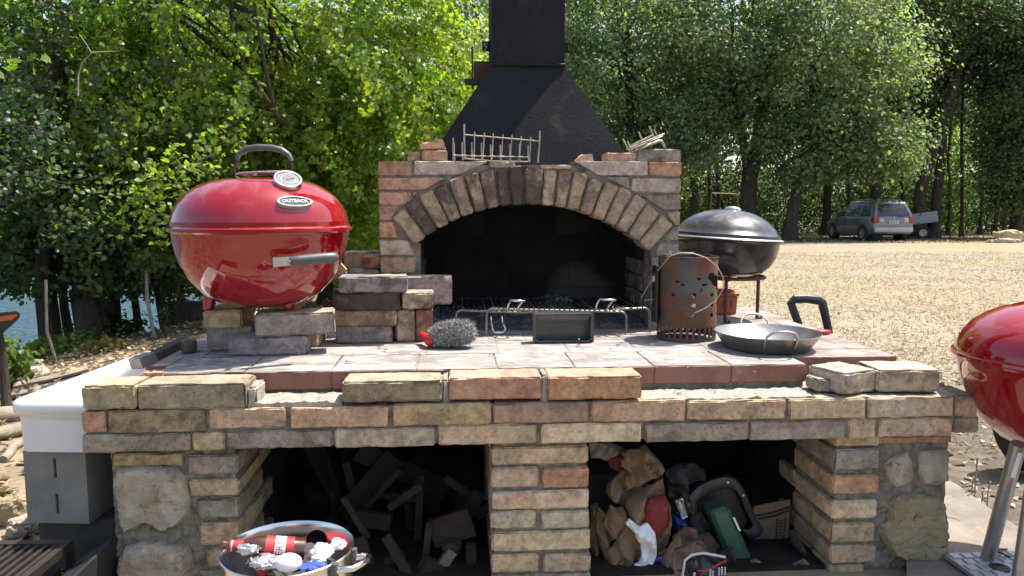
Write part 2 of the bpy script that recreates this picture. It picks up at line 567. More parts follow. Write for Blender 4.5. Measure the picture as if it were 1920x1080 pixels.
M['grate'] = surf('used_grate_wire', (0.30, 0.28, 0.25), (0.17, 0.15, 0.13), 22, 0.4, 0.75, bump=0.2, bscale=90)
M['alu'] = surf('dull_aluminium', (0.46, 0.45, 0.43), (0.36, 0.35, 0.33), 18, 0.38, 0.85, bump=0.08, bscale=70)
M['pan'] = surf('carbon_steel_pan', (0.36, 0.345, 0.32), (0.24, 0.225, 0.205), 10, 0.36, 0.85, bump=0.2, bscale=45, bdist=0.002, c3=(0.20, 0.11, 0.06), s3=13, t3=(0.60, 0.72), rough2=0.7)
M['red'] = enamel('red_enamel', (0.245, 0.0035, 0.006), (0.34, 0.15, 0.13), 0.26)
M['blackenamel'] = enamel('black_enamel', (0.020, 0.020, 0.021), (0.13, 0.13, 0.13), 0.35, 0.22, 0.42, 0.15)
M['redplastic'] = surf('red_plastic', (0.55, 0.018, 0.02), (0.45, 0.015, 0.018), 10, 0.35, bump=0.05)
M['ceramic'] = surf('white_ceramic', (0.74, 0.735, 0.71), (0.70, 0.69, 0.66), 5, 0.12, bump=0.0, c3=(0.52, 0.48, 0.41), s3=9, t3=(0.64, 0.8), coat=0.5)
M['terracotta'] = surf('terracotta', (0.37, 0.105, 0.05), (0.30, 0.085, 0.042), 12, 0.75, bump=0.2)
M['wood'] = surf('pale_wood', (0.46, 0.31, 0.175), (0.38, 0.25, 0.135), 5, 0.75, bump=0.3, bscale=30, stretch=(1, 9, 9), bstretch=(1, 9, 9))
M['firewood'] = surf('shade_dark_wood', (0.042, 0.027, 0.018), (0.018, 0.013, 0.010), 6, 0.85, bump=0.5, bscale=24, stretch=(1.2, 8, 8), bstretch=(1, 8, 8))  # shade of the left opening is put into this wood colour
M['shadewood'] = surf('shade_dark_scraps', (0.020, 0.015, 0.012), (0.012, 0.010, 0.008), 7, 0.9, bump=0.6, bscale=24)  # deeper shade at the back of the opening, painted into the wood
M['greywood'] = surf('grey_weathered_wood', (0.27, 0.225, 0.17), (0.15, 0.125, 0.10), 7, 0.9, bump=0.7, bscale=24, bdist=0.01)
M['bark'] = surf('bark', (0.095, 0.075, 0.055), (0.042, 0.034, 0.027), 5, 0.95, bump=1.0, bscale=9, bdist=0.06, stretch=(2, 2, 0.5), bstretch=(2.5, 2.5, 0.5), spec=0.2)
M['palebark'] = surf('pale_bark', (0.30, 0.26, 0.20), (0.20, 0.17, 0.13), 8, 0.9, bump=0.5, bscale=20)
M['redbag'] = surf('red_bag_print', (0.19, 0.012, 0.014), (0.14, 0.009, 0.011), 14, 0.7, bump=0.3, bscale=22, c3=(0.25, 0.12, 0.08), s3=20, t3=(0.6, 0.72))
M['paper'] = surf('brown_paper', (0.25, 0.165, 0.092), (0.165, 0.108, 0.06), 9, 0.85, bump=0.35, bscale=22, bdist=0.008)
M['card'] = surf('cardboard', (0.20, 0.125, 0.075), (0.155, 0.098, 0.058), 7, 0.88, bump=0.2, bscale=40)
M['whitepaper'] = surf('white_paper', (0.78, 0.78, 0.79), (0.72, 0.72, 0.74), 9, 0.8, bump=0.3, bscale=20, bdist=0.006)
M['redprint'] = surf('red_print', (0.42, 0.02, 0.025), (0.33, 0.016, 0.02), 14, 0.6, bump=0.25, bscale=22)
M['bluefilm'] = surf('blue_film', (0.05, 0.09, 0.42), (0.04, 0.06, 0.30), 14, 0.35, bump=0.3, bscale=30)
M['darkcloth'] = surf('dark_cloth', (0.03, 0.028, 0.032), (0.05, 0.045, 0.05), 22, 0.9, bump=0.5, bscale=40)
M['redcloth'] = surf('dark_red_cloth', (0.11, 0.022, 0.02), (0.07, 0.016, 0.016), 18, 0.9, bump=0.5, bscale=30)
M['green'] = surf('green_plastic', (0.028, 0.095, 0.058), (0.022, 0.072, 0.046), 9, 0.5, bump=0.2, bscale=40, c3=(0.12, 0.15, 0.12), s3=17, t3=(0.63, 0.75))
M['ink'] = surf('print_ink', (0.02, 0.018, 0.016), rough=0.8, bump=0)
M['whiteink'] = surf('white_print', (0.75, 0.74, 0.72), rough=0.6, bump=0)
M['blackfilm'] = surf('black_printed_film', (0.025, 0.023, 0.022), (0.045, 0.04, 0.038), 12, 0.3, bump=0.4, bscale=25, bdist=0.006)
M['silverfilm'] = surf('silver_foil', (0.62, 0.62, 0.64), (0.5, 0.5, 0.53), 14, 0.3, 0.8, bump=0.6, bscale=35, bdist=0.006)
M['bristle'] = surf('grey_bristles', (0.40, 0.385, 0.36), (0.22, 0.21, 0.20), 30, 0.9, bump=0)
M['rubber'] = surf('rubber', (0.018, 0.0175, 0.017), (0.03, 0.028, 0.026), 14, 0.8, bump=0.2)
M['carpaint'] = surf('car_paint', (0.20, 0.213, 0.245), (0.19, 0.202, 0.23), 2, 0.3, 0.45, bump=0, coat=0.8)
M['bumper'] = surf('silver_trim', (0.42, 0.42, 0.42), (0.36, 0.36, 0.36), 4, 0.35, 0.5, bump=0)
M['carglass'] = surf('car_glass', (0.02, 0.024, 0.026), (0.024, 0.028, 0.03), 3, 0.06, bump=0, spec=0.8)
M['taillight'] = surf('red_lens', (0.30, 0.012, 0.012), (0.24, 0.01, 0.01), 9, 0.15, bump=0, coat=0.6)
M['clearlens'] = surf('pale_lens', (0.68, 0.52, 0.50), rough=0.15, bump=0, coat=0.6)
M['numberplate'] = surf('number_plate', (0.62, 0.65, 0.70), rough=0.4, bump=0)
M['blueplate'] = surf('plate_blue', (0.03, 0.06, 0.25), rough=0.4, bump=0)
M['trailer'] = surf('zinc_sheet', (0.36, 0.37, 0.39), (0.30, 0.31, 0.325), 6, 0.5, 0.4, bump=0.1)
M['orange'] = surf('orange_plastic', (0.52, 0.10, 0.015), (0.45, 0.085, 0.014), 9, 0.4, bump=0.1)
M['gaugeface'] = surf('gauge_face', (0.13, 0.14, 0.15), (0.10, 0.105, 0.11), 30, 0.3, bump=0, coat=0.8)
M['badge'] = surf('badge_grey', (0.07, 0.085, 0.10), (0.055, 0.07, 0.085), 8, 0.6, 0.0, bump=0, spec=0.2)
M['badgerim'] = surf('badge_rim', (0.32, 0.33, 0.34), (0.26, 0.27, 0.28), 8, 0.5, 0.3, bump=0)
M['shadeconcrete'] = surf('shade_dark_concrete', (0.075, 0.07, 0.062), (0.05, 0.047, 0.042), 9, 0.95, bump=0.5, bscale=50)  # concrete with the shade put into its colour
M['leaf'] = leaf_mat('oak_leaf', 0.58, 0.42)
M['leaf_far'] = leaf_mat('far_leaf', 0.55, 0.48, (2.1, 2.25, 1.1))
M['straw'] = leaf_mat('dry_blade', 0.25, 0.8, (1.1, 1.0, 0.8))
M['ground'] = ground_mat()
M['water'] = water_mat()

def sootback():
    t = NT('sooty_back')
    t.co = t.n('NewGeometry').outputs['Position']
    c = t.mix(t.ramp(t.noise(6, 8, 0.65), 0.3, 0.7), (0.012, 0.0115, 0.0115), (0.022, 0.021, 0.020))
    # patch where the soot has burnt off, low right of the middle
    d = t.n('VectorMath', operation='DISTANCE')
    p = W(onv(1085, 560, 3.29)[0], 3.29, onv(1085, 560, 3.29)[1])
    sc = t.n('VectorMath', operation='MULTIPLY')
    t.l(t.co, sc.inputs[0]); sc.inputs[1].default_value = (1.0, 0.0, 1.15)
    t.l(sc.outputs[0], d.inputs[0]); d.inputs[1].default_value = (p.x, 0.0, p.z * 1.15)
    w = t.math('ADD', d.outputs['Value'], t.math('MULTIPLY', t.math('SUBTRACT', t.noise(9, 7, 0.65), 0.5), 0.16))
    k = t.math('SUBTRACT', 1.0, t.ramp(w, 0.11, 0.19))
    c = t.mix(t.math('MULTIPLY', k, 0.8), c, (0.085, 0.08, 0.072))
    t.l(c, t.b.inputs['Base Color'])
    t.b.inputs['Roughness'].default_value = 0.95
    t.b.inputs['Specular IOR Level'].default_value = 0.1
    t.l(t.bump(t.noise(30, 8, 0.65), 0.5, 0.004), t.b.inputs['Normal'])
    return t.mat
M['sootback'] = sootback()

def glass_mat():
    t = NT('brown_glass')
    t.set(t.b.inputs['Base Color'], (0.085, 0.028, 0.006))
    t.b.inputs['Roughness'].default_value = 0.04
    t.b.inputs['Coat Weight'].default_value = 1.0
    t.b.inputs['Transmission Weight'].default_value = 0.35
    return t.mat
M['brownglass'] = glass_mat()

# ------------------------------------------------------------------ lettering
def text_geo(body, size=1.0, extrude=0.02, align='CENTER'):
    cu = bpy.data.curves.new('lettering', 'FONT')
    cu.body = body
    cu.size = size
    cu.extrude = extrude
    cu.resolution_u = 2
    cu.align_x = align
    cu.align_y = 'CENTER'
    ob = bpy.data.objects.new('lettering', cu)
    COL.objects.link(ob)
    dg = bpy.context.evaluated_depsgraph_get()
    ev = ob.evaluated_get(dg)
    me = ev.to_mesh()
    vs_ = [v.co.copy() for v in me.vertices]
    fs = [list(p.vertices) for p in me.polygons]
    ev.to_mesh_clear()
    bpy.data.objects.remove(ob)
    bpy.data.curves.remove(cu)
    return vs_, fs

TXT = {}
TXT['badge'] = text_geo('OUTBACK', 0.021, 0.0012)
TXT['beer'] = text_geo('PERONI', 0.026, 0.0002)
TXT['per'] = text_geo('PER', 0.024, 0.0003)
TXT['egi'] = text_geo('E GI', 0.024, 0.0003)
TXT['plate'] = text_geo('DB 666PA', 0.085, 0.002)
TXT['mm'] = text_geo('A M', 0.035, 0.0003)

# ================================================================== SETTING
def sst(a, b, x):
    t = min(1.0, max(0.0, (x - a) / (b - a)))
    return t * t * (3 - 2 * t)

def shore(x, y):
    return (x + 4.8) * -0.93 + (y - 8) * 0.37

def gh(x, y):
    """terrain height"""
    h = -0.012 * max(y - 3, 0) if y < 60 else -0.684
    h -= 0.125 * min(max(-1.5 - x, 0), 12) * sst(2.0, 5.0, y)
    h += 0.10 * sst(0.35, 1.3, -1.6 - x) * sst(5.5, 3.2, y)
    s = shore(x, y)
    h -= 2.7 * sst(0.0, 6.5, s)
    h += 46 * sst(190, 420, s) * (0.75 + 0.5 * noise.noise(Vector((x * 0.006, y * 0.006, 0))))
    h += 30 * sst(110, 420, y) * sst(-40, -130, s)
    if abs(x) < 60 and y < 80:
        h += 0.035 * noise.noise(Vector((x * 0.7, y * 0.7, 2))) * sst(3.2, 6, math.hypot(x, y))
    return h

def spaced(lo, hi, n, k):
    t = np.linspace(math.asinh(lo / k), math.asinh(hi / k), n)
    return np.sinh(t) * k

def make_ground():
    xs = spaced(-520, 520, 230, 5.0)
    ys = np.concatenate([np.linspace(-14, 0, 12)[:-1], spaced(0, 620, 210, 6.0)])
    nx, ny = len(xs), len(ys)
    co = np.zeros((ny, nx, 3), np.float32)
    zone = np.zeros((ny, nx, 4), np.float32)
    for j, y in enumerate(ys):
        for i, x in enumerate(xs):
            co[j, i] = (x, y, gh(float(x), float(y)))
            n = noise.noise(Vector((x * 0.45, y * 0.45, 5)))

            lit = sst(29.5, 33.5, y + 1.5 * n - 0.05 * x) if x > -6 else 0
            lit = max(lit, sst(-1.3, -2.4, x + 0.5 * n) * sst(20, 12, y))
            soil = sst(4.9, 4.0, y + 0.9 * n) * sst(1.0, 1.5, x) * 0.92
            soil = max(soil, sst(43, 48, y) * 0.9 * sst(140, 100, y))
            soil = max(soil, 0.8 * sst(0.3, 1.4, shore(x, y)) * sst(60, 30, shore(x, y)))
            far = max(sst(150, 190, shore(x, y)), sst(75, 95, y) * sst(30, 0, shore(x, y)))
            zone[j, i] = (lit, soil, far, 1)
    me = bpy.data.meshes.new('ground')
    me.vertices.add(nx * ny)
    me.vertices.foreach_set('co', co.ravel())
    jj, ii = np.meshgrid(np.arange(ny - 1), np.arange(nx - 1), indexing='ij')
    a = (jj * nx + ii).ravel()
    q = np.stack([a, a + 1, a + nx + 1, a + nx], 1).astype(np.int32)
    me.loops.add(q.size); me.loops.foreach_set('vertex_index', q.ravel())
    me.polygons.add(len(q)); me.polygons.foreach_set('loop_start', np.arange(len(q), dtype=np.int32) * 4)
    me.polygons.foreach_set('use_smooth', np.ones(len(q), bool))
    at = me.attributes.new('zone', 'FLOAT_COLOR', 'POINT')
    at.data.foreach_set('color', zone.ravel())
    me.materials.append(M['ground'])
    me.update(calc_edges=True); me.validate()
    o = bpy.data.objects.new('ground', me)
    COL.objects.link(o)
    tag(o, kind='structure')
make_ground()

wb = MB()
wb.add([(-520, -60, -2.2), (30, -60, -2.2), (30, 500, -2.2), (-520, 500, -2.2)], [(0, 1, 2, 3)])
tag(build('lake_water', wb, M['water']), kind='structure')

# ---- concrete path and plate to the right of the barbecue
def path_slab():
    mb = MB()
    pts = [(1700, 935), (1745, 908), (1778, 899), (1800, 912), (1835, 938), (1868, 962), (1905, 985), (1990, 1010), (2120, 1060), (2300, 1200), (1900, 1300), (1700, 1240)]
    poly = [onz(px, py, 0.035) for px, py in pts]
    n = len(poly)
    vs_ = [(u, v, 0.035) for u, v in poly] + [(u + 0.02, v + 0.03, -0.15) for u, v in poly]
    fs = [tuple(range(n))[::-1]]
    for i in range(n):
        fs.append((i, (i + 1) % n, (i + 1) % n + n, i + n))
    mb.add(vs_, fs)
    o = build('concrete_path', mb, M['path'], rot=(0, 0, YAW))
    # cracks as thin dark recessed strips
    return tag(o, kind='structure')
path_slab()

def crack(pts, w):
    mb = MB()
    vs_ = []
    for i, (px, py) in enumerate(pts):
        u, v = onz(px, py, 0.039)
        k = w * (1 - abs(2 * i / (len(pts) - 1) - 1) * 0.7)
        vs_ += [(u, v - k, 0.039), (u, v + k, 0.039)]
    mb.add(vs_, [(2 * i, 2 * i + 2, 2 * i + 3, 2 * i + 1) for i in range(len(pts) - 1)])
    return mb
ck = crack([(1772, 967), (1790, 970), (1803, 975), (1812, 981), (1828, 990), (1842, 999), (1850, 1003), (1862, 1010), (1880, 1030), (1898, 1042)], 0.007)
tag(build('path_crack', ck, M['mortar'], rot=(0, 0, YAW)), kind='structure')

def plate():
    r_, off = sroot('drain_cover', *onz(1825, 1065, 0.035), 0.041, 'pale metal drain cover with raised squares under the right red kettle legs', 'drain cover')
    u0, v1 = onz(1768, 1040, 0.05)
    u1, _ = onz(1832, 1040, 0.05)
    v0 = v1 - 0.34
    u1 = u0 + 0.34
    mb = MB().box(u0, v0, 0.041, u1, v1, 0.055, b=0.003)
    build('plate', mb, M['plate'], r_, off)
    k = 9
    s = 0.33 / k
    for j in range(k):
        for i in range(k):
            x = u0 + 0.006 + s * (i + (0.5 if j % 2 else 0)); y = v0 + 0.006 + s * j
            if x + s > u1: continue
            if i == 2 and j in (6, 5): continue
            b = MB()
            b.add([(x, y, .0555), (x + s * .9, y, .0555), (x + s * .9, y + s * .9, .0555), (x, y + s * .9, .0555),
                   (x + .003, y + .003, .0585), (x + s * .9 - .003, y + .003, .0585), (x + s * .9 - .003, y + s * .9 - .003, .0585), (x + .003, y + s * .9 - .003, .0585)],
                  [(4, 5, 6, 7), (0, 1, 5, 4), (1, 2, 6, 5), (2, 3, 7, 6), (3, 0, 4, 7)])
            build('raised_square', b, M['plate'], r_, off)
    h = MB().lathe([(0.026, 0.0), (0.026, 0.004), (0.020, 0.004), (0.020, 0.001), (0.0, 0.001)], 20, M=Matrix.Translation((u0 + 0.10, v0 + 0.235, 0.0560)))
    build('lifting_hole', h, M['iron'], r_, off, 40)
plate()

# ================================================================== BARBECUE
VB = 2.08                       # front of the brick edge
VT = 2.21                       # front of the tiles
VA = 2.87                       # front of the arch
_, ZT = onv(960, 690, VT)       # level of the tiled top
_, ZA = onv(1000, 755, VB)      # level of the upper brick course
_, ZB0 = onv(1000, 832, VB)     # underside of the edge
BO = (0.2, 2.6, 0.0)
bbq, _ = sroot('brick_barbecue', *BO, 'long outdoor brick barbecue with an arched fire opening, tiled top and two storage openings below', 'barbecue')

T = {'olive': (0.31, 0.262, 0.172), 'tan': (0.45, 0.355, 0.235), 'orange': (0.44, 0.272, 0.168), 'mustard': (0.42, 0.325, 0.185), 'pink': (0.43, 0.295, 0.20),
     'grey': (0.30, 0.27, 0.215), 'buff': (0.54, 0.435, 0.30), 'brown': (0.34, 0.235, 0.16), 'arch': (0.37, 0.295, 0.215), 'archb': (0.345, 0.255, 0.185), 'dark': (0.21, 0.165, 0.13), 'pale': (0.42, 0.37, 0.29), 'red': (0.33, 0.155, 0.105),
     'ashy': (0.27, 0.24, 0.22)}

def tint(k, soot=0.25):
    c = [T[k][0] * 1.10, T[k][1] * 1.04, T[k][2] * 1.02]
    j = rng.uniform(0.92, 1.10)
    return (c[0] * j, c[1] * j * rng.uniform(0.96, 1.04), c[2] * j * rng.uniform(0.93, 1.07), soot)

def pxquad(x0, y0, x1, y1, v):
    xm, ym = (x0 + x1) / 2, (y0 + y1) / 2
    u0, u1 = onv(x0, ym, v)[0], onv(x1, ym, v)[0]
    z0, z1 = onv(xm, y1, v)[1], onv(xm, y0, v)[1]
    return [(u0, z0), (u1, z0), (u1, z1), (u0, z1)]

def brick(px, v, depth, key, soot=0.25, bev=0.007, wear=0.0035, quad=None, n=(4, 2, 2), chip=0.2, dv=None):
    n = (n[0] + 6, n[1] + 1, n[2] + 2); bev *= 0.6; wear *= 1.25
    q = quad or pxquad(*px, v)
    mb = MB()
    dv = rng.uniform(-0.003, 0.003) if dv is None else dv
    mb.hexa(q, v + dv, v + depth, bev, wear, n, chip=chip, rough=0.0022)
    return build('brick', mb, M['brick'], bbq, BO, smooth=42, color=tint(key, soot))

# --- loose looking top row of the edge
brick((153, 723, 255, 768), VB - 0.004, 0.115, 'olive', 0.15, 0.010, 0.006)
brick((258, 720, 461, 767), VB, 0.115, 'olive', 0.3, 0.008, 0.005, n=(6, 2, 2))
brick((641, 715, 829, 754), VB, 0.115, 'olive', 0.35, 0.010, 0.006, n=(6, 2, 2))
brick((842, 708, 1016, 749), VB, 0.115, 'orange', 0.2, 0.007, 0.004, n=(6, 2, 2))
brick((1028, 706, 1204, 749), VB, 0.115, 'orange', 0.18, 0.008, 0.004, n=(6, 2, 2))
# --- two courses of the edge
rowA = [(154, 773, 198, 811, 'orange', .1), (203, 769, 384, 811, 'olive', .45), (392, 766, 535, 803, 'tan', .2), (544, 764, 727, 801, 'pink', .2),
        (737, 757, 920, 797, 'mustard', .2), (925, 756, 1102, 793, 'brown', .2), (1110, 752, 1285, 790, 'pink', .2), (1290, 751, 1472, 786, 'tan', .25),
        (1480, 748, 1623, 785, 'tan', .2), (1629, 745, 1787, 782, 'buff', .2), (1793, 745, 1833, 781, 'pink', .2)]
rowB = [(154, 814, 356, 847, 'grey', .35), (361, 812, 420, 844, 'tan', .2), (425, 808, 622, 841, 'grey', .4), (628, 803, 815, 838, 'pale', .2),
        (821, 797, 1006, 833, 'tan', .2), (1015, 794, 1203, 830, 'buff', .15), (1210, 793, 1402, 827, 'grey', .25), (1407, 790, 1585, 825, 'grey', .25),
        (1592, 787, 1643, 823, 'tan', .2), (1650, 784, 1787, 819, 'buff', .25), (1792, 782, 1836, 813, 'grey', .3)]
for x0, y0, x1, y1, k, s in rowA + rowB:
    brick((x0, y0, x1, y1), VB, 0.125, k, s, 0.006, 0.0035, n=(6, 2, 2))
brick((1585, 820, 1785, 832), VB + 0.03, 0.12, 'orange', .1, 0.004, 0.002)
brick((213, 851, 343, 873), VB + 0.03, 0.12, 'mustard', .2, 0.005, 0.003)
# second rank of edge bricks that shows at the right-hand end
ua, ub = onv(1690, 745, VB)[0], onv(1834, 745, VB)[0]
for k in range(4):
    v = VB + 0.135 + k * 0.13
    q = [(ua + 0.02, ZA - 0.055), (ub - 0.012 * k, ZA - 0.055), (ub - 0.012 * k, ZA + 0.002), (ua + 0.02, ZA + 0.002)]
    mb = MB().hexa(q, v, v + 0.122, 0.009, 0.006, (4, 2, 2), chip=0.4)
    build('brick', mb, M['brick'], bbq, BO, color=tint('buff', .15))
    q = [(ua + 0.02, ZB0 + 0.006), (ub - 0.012 * k, ZB0 + 0.006), (ub - 0.012 * k, ZA - 0.066), (ua + 0.02, ZA - 0.066)]
    mb = MB().hexa(q, v, v + 0.122, 0.009, 0.005, (4, 2, 2), chip=0.3)
    build('brick', mb, M['brick'], bbq, BO, color=tint('grey', .3))

def bumpy(name, u0, z0, u1, z1, v0, v1, m, amp=0.004, step=0.016, top=True):
    """mortar body: front and top faces are uneven sheets"""
    mb = MB()
    nu, nz, nv = max(2, int((u1 - u0) / step)), max(2, int((z1 - z0) / step)), max(2, int(min(v1 - v0, 0.5) / (step * 1.5)))
    sd = rng.uniform(0, 99)
    def h(a, b, c):
        return amp * (noise.noise(Vector((a * 28 + sd, b * 28, c * 28))) + 0.7 * noise.noise(Vector((a * 75 + sd, b * 75, c * 75))))
    g = []
    for j in range(nz + 1):
        for i in range(nu + 1):
            u, z = u0 + (u1 - u0) * i / nu, z0 + (z1 - z0) * j / nz
            e = 1.0
            g.append((u, v0 + h(u, z, 0) * e, z + (h(u, z, 9) if j == nz and top else 0)))
    fs = [(j * (nu + 1) + i, j * (nu + 1) + i + 1, (j + 1) * (nu + 1) + i + 1, (j + 1) * (nu + 1) + i) for j in range(nz) for i in range(nu)]
    base = nz * (nu + 1)
    for k in range(1, nv + 1):
        for i in range(nu + 1):
            u = u0 + (u1 - u0) * i / nu
            v = v0 + (v1 - v0) * k / nv
            g.append((u, v, z1 + (h(u, v, 9) if top else 0)))
        a = base if k == 1 else len(g) - 2 * (nu + 1)
        b = len(g) - (nu + 1)
        fs += [(a + i, a + i + 1, b + i + 1, b + i) for i in range(nu)]
    mb.add(g, fs)
    # plain ends, back and underside
    mb.add([(u0, v0, z0), (u0, v0, z1), (u0, v1, z1), (u0, v1, z0), (u1, v0, z0), (u1, v0, z1), (u1, v1, z1), (u1, v1, z0)],
           [(0, 1, 2, 3), (4, 7, 6, 5), (3, 2, 6, 7), (0, 3, 7, 4)])
    return build(name, mb, m, bbq, BO)

uL, uR = onv(157, 800, VB)[0], onv(1832, 790, VB)[0]
uLs = onv(212, 850, VB + 0.1)[0]
bumpy('mortar', uL, ZB0 + 0.004, uR, ZA - 0.004, VB + 0.011, VB + 0.13, M['mortar'], 0.003)
# bedding of the lost bricks in the top row
for (x0, y0, x1, y1) in ((463, 741, 640, 766), (1206, 733, 1532, 757)):
    u0, u1 = onv(x0, y1, VB)[0], onv(x1, y1, VB)[0]
    z1 = onv((x0 + x1) / 2, y1 - 5, VB)[1]
    bumpy('mortar', u0, ZA - 0.006, u1, z1 + 0.006, VB + 0.012, VB + 0.125, M['lime'], 0.006, 0.010)
u0, u1 = onv(1533, 750, VB)[0], onv(1800, 750, VB)[0]
bumpy('mortar', u0, ZA - 0.012, u1, ZA - 0.003, VB + 0.010, VB + 0.6, M['lime'], 0.004, 0.014)
for (x0, y0, x1, y1, k) in ((255, 725, 262, 768, 0), (461, 728, 481, 768, 1), (828, 714, 843, 752, 1), (1014, 706, 1030, 750, 1)):
    u0, u1 = onv(x0, y1, VB)[0], onv(x1, y1, VB)[0]
    z1, z0 = onv(x0, y0, VB)[1], ZA - 0.006
    mb = MB().hexa([(u0, z0), (u1, z0), (u1, z1), (u0, z1)], VB + 0.012, VB + 0.11, 0.006, 0.006, (3, 4, 4), rough=0.004)
    build('mortar', mb, M['lime'] if k else M['mortar'], bbq, BO)

# --- body of the counter
uTL, _ = onz(265, 690, ZT)
uTR = onz(1720, 680, ZT)[0]
VBK = 3.52
mb = MB().box(uLs, VB + 0.131, ZB0 + 0.008, uR - 0.05, VBK, ZA - 0.008)
build('slab', mb, M['mortar'], bbq, BO)
uTL2 = onz(312, 690, ZT)[0]
mb = MB().box(uTL + 0.012, VT + 0.235, ZA - 0.006, uTR - 0.012, VBK - 0.01, ZT - 0.056)
mb.box(uTL + 0.03, VT + 0.25, ZT - 0.0559, uTR - 0.03, VBK - 0.03, ZT - 0.0022)
mb.box(uTL2, VT + 0.012, ZA - 0.006, onz(1528, 690, ZT)[0], VT + 0.2349, ZT - 0.056)
build('bed', mb, M['mortar'], bbq, BO)

# --- tiles
uAL, uAR = onv(710, 500, VA)[0], onv(1275, 500, VA)[0]
tw = 0.2335
def tile(u0, v0, u1, v1, dz=0.0, bev=0.0009):
    g = 0.0004
    mb = MB().hexa([(u0 + g, ZT - 0.055), (u1 - g, ZT - 0.055), (u1 - g, ZT + dz), (u0 + g, ZT + dz)], v0 + g, v1 - g, bev, bev, (9, 5, 2), chip=0.10, rough=0.0007)
    d = min(1.0, max(0.3, 1.0 - 0.6 * max(0, abs((u0 + u1) / 2) - 0.85)))
    return build('tile', mb, M['tile'], bbq, BO, smooth=42, color=(1, 1, 1, d * rng.uniform(0.88, 1.0)))
front_px = [307, 467, 625, 780, 932, 1080, 1232, 1382, 1530]
us = [onz(p, 690, ZT)[0] for p in front_px]
for a, b in zip(us[:-1], us[1:]):
    tile(a, VT, b, VT + tw, rng.uniform(-.001, .0005), 0.003)
tile(uTL, VT + 0.105, us[0], VT + tw)
u = us[-1]
for w_ in (0.125, 0.0):
    b = uTR if w_ == 0 else u + w_
    tile(u, VT + 0.10, b, VT + tw, rng.uniform(-.002, 0)); u = b
v = VT + tw
k = 0
while v < VBK - 0.05:
    v1 = min(v + tw, VBK)
    u = uTL + (0 if k % 2 else -0.11)
    while u < uTR - 0.02:
        a, b = max(u, uTL), min(u + tw, uTR + rng.uniform(-0.01, 0.008))
        if b - a > 0.03 and not (v > 2.95 and a > uAL and b < uAR):
            tile(a, v, b, v1, rng.uniform(-.0012, .0004))
        u += tw
    v = v1; k += 1
# hearth floor and ash in the fire opening
jL, jR = onv(788, 520, VA)[0], onv(1221, 520, VA)[0]
mb = MB().box(jL - 0.02, 2.951, ZT - 0.02, jR + 0.02, 3.30, ZT + 0.004)
build('hearth_floor', mb, M['soot_shade'], bbq, BO)
def ashheap():
    mb = MB()
    nu, nv = 90, 26
    u0, u1, v0, v1 = jL + 0.01, jR - 0.01, 2.90, 3.29
    g = []
    for j in range(nv + 1):
        for i in range(nu + 1):
            u, v = u0 + (u1 - u0) * i / nu, v0 + (v1 - v0) * j / nv
            e = sst(0, 0.45, j / nv)
            h = e * (0.030 + 0.020 * noise.noise(Vector((u * 9, v * 9, 3))) + 0.020 * abs(noise.noise(Vector((u * 40, v * 40, 1)))) + 0.012 * noise.noise(Vector((u * 90, v * 90, 7))))
            h += 0.05 * math.exp(-((u - 0.42) / 0.14) ** 2) * e
            g.append((u, v, ZT + 0.0045 + max(h, 0) - (0.006 if j == 0 else 0)))
    mb.add(g, [(j * (nu + 1) + i, j * (nu + 1) + i + 1, (j + 1) * (nu + 1) + i + 1, (j + 1) * (nu + 1) + i) for j in range(nv) for i in range(nu)])
    o = build('ash', mb, M['ash'])
    o.rotation_euler = (0, 0, YAW)
    tag(o, 'heap of grey ash and charcoal lying in the fire opening', 'ash', kind='stuff')
ashheap()

# --- storage openings
vp = VB + 0.03
lx0, lx1 = onv(210, 950, vp)[0], onv(449, 950, vp)[0]
rx0, rx1 = onv(1560, 950, vp)[0], onv(1777, 950, vp)[0]
cx0, cx1 = onv(922, 950, vp)[0], onv(1104, 950, vp)[0]
bumpy('mortar', lx0, 0.0, lx1 - 0.010, ZB0 + 0.006, vp + 0.014, vp + 0.27, M['mortar'], 0.010, 0.011, top=False)
bumpy('mortar', rx0 + 0.010, 0.0, rx1 - 0.003, ZB0 + 0.006, vp + 0.014, vp + 0.27, M['mortar'], 0.010, 0.011, top=False)
bumpy('mortar', cx0 + 0.010, 0.0, cx1 - 0.010, ZB0 + 0.006, vp + 0.012, vp + 0.62, M['mortar'], 0.004, 0.014, top=False)
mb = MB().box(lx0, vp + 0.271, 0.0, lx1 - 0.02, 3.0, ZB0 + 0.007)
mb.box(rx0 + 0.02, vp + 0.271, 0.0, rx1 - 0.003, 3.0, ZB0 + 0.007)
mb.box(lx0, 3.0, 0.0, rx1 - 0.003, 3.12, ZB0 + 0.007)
build('inner_wall', mb, M['soot_shade'], bbq, BO)  # wall colour carries the shade inside the storage openings
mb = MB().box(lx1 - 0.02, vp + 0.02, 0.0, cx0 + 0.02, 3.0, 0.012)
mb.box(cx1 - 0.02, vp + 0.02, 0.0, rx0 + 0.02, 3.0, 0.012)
build('storage_shade_sheet', mb, M['shadefloor'], bbq, BO)  # dark sheet laid in to stand for the shade on the floor
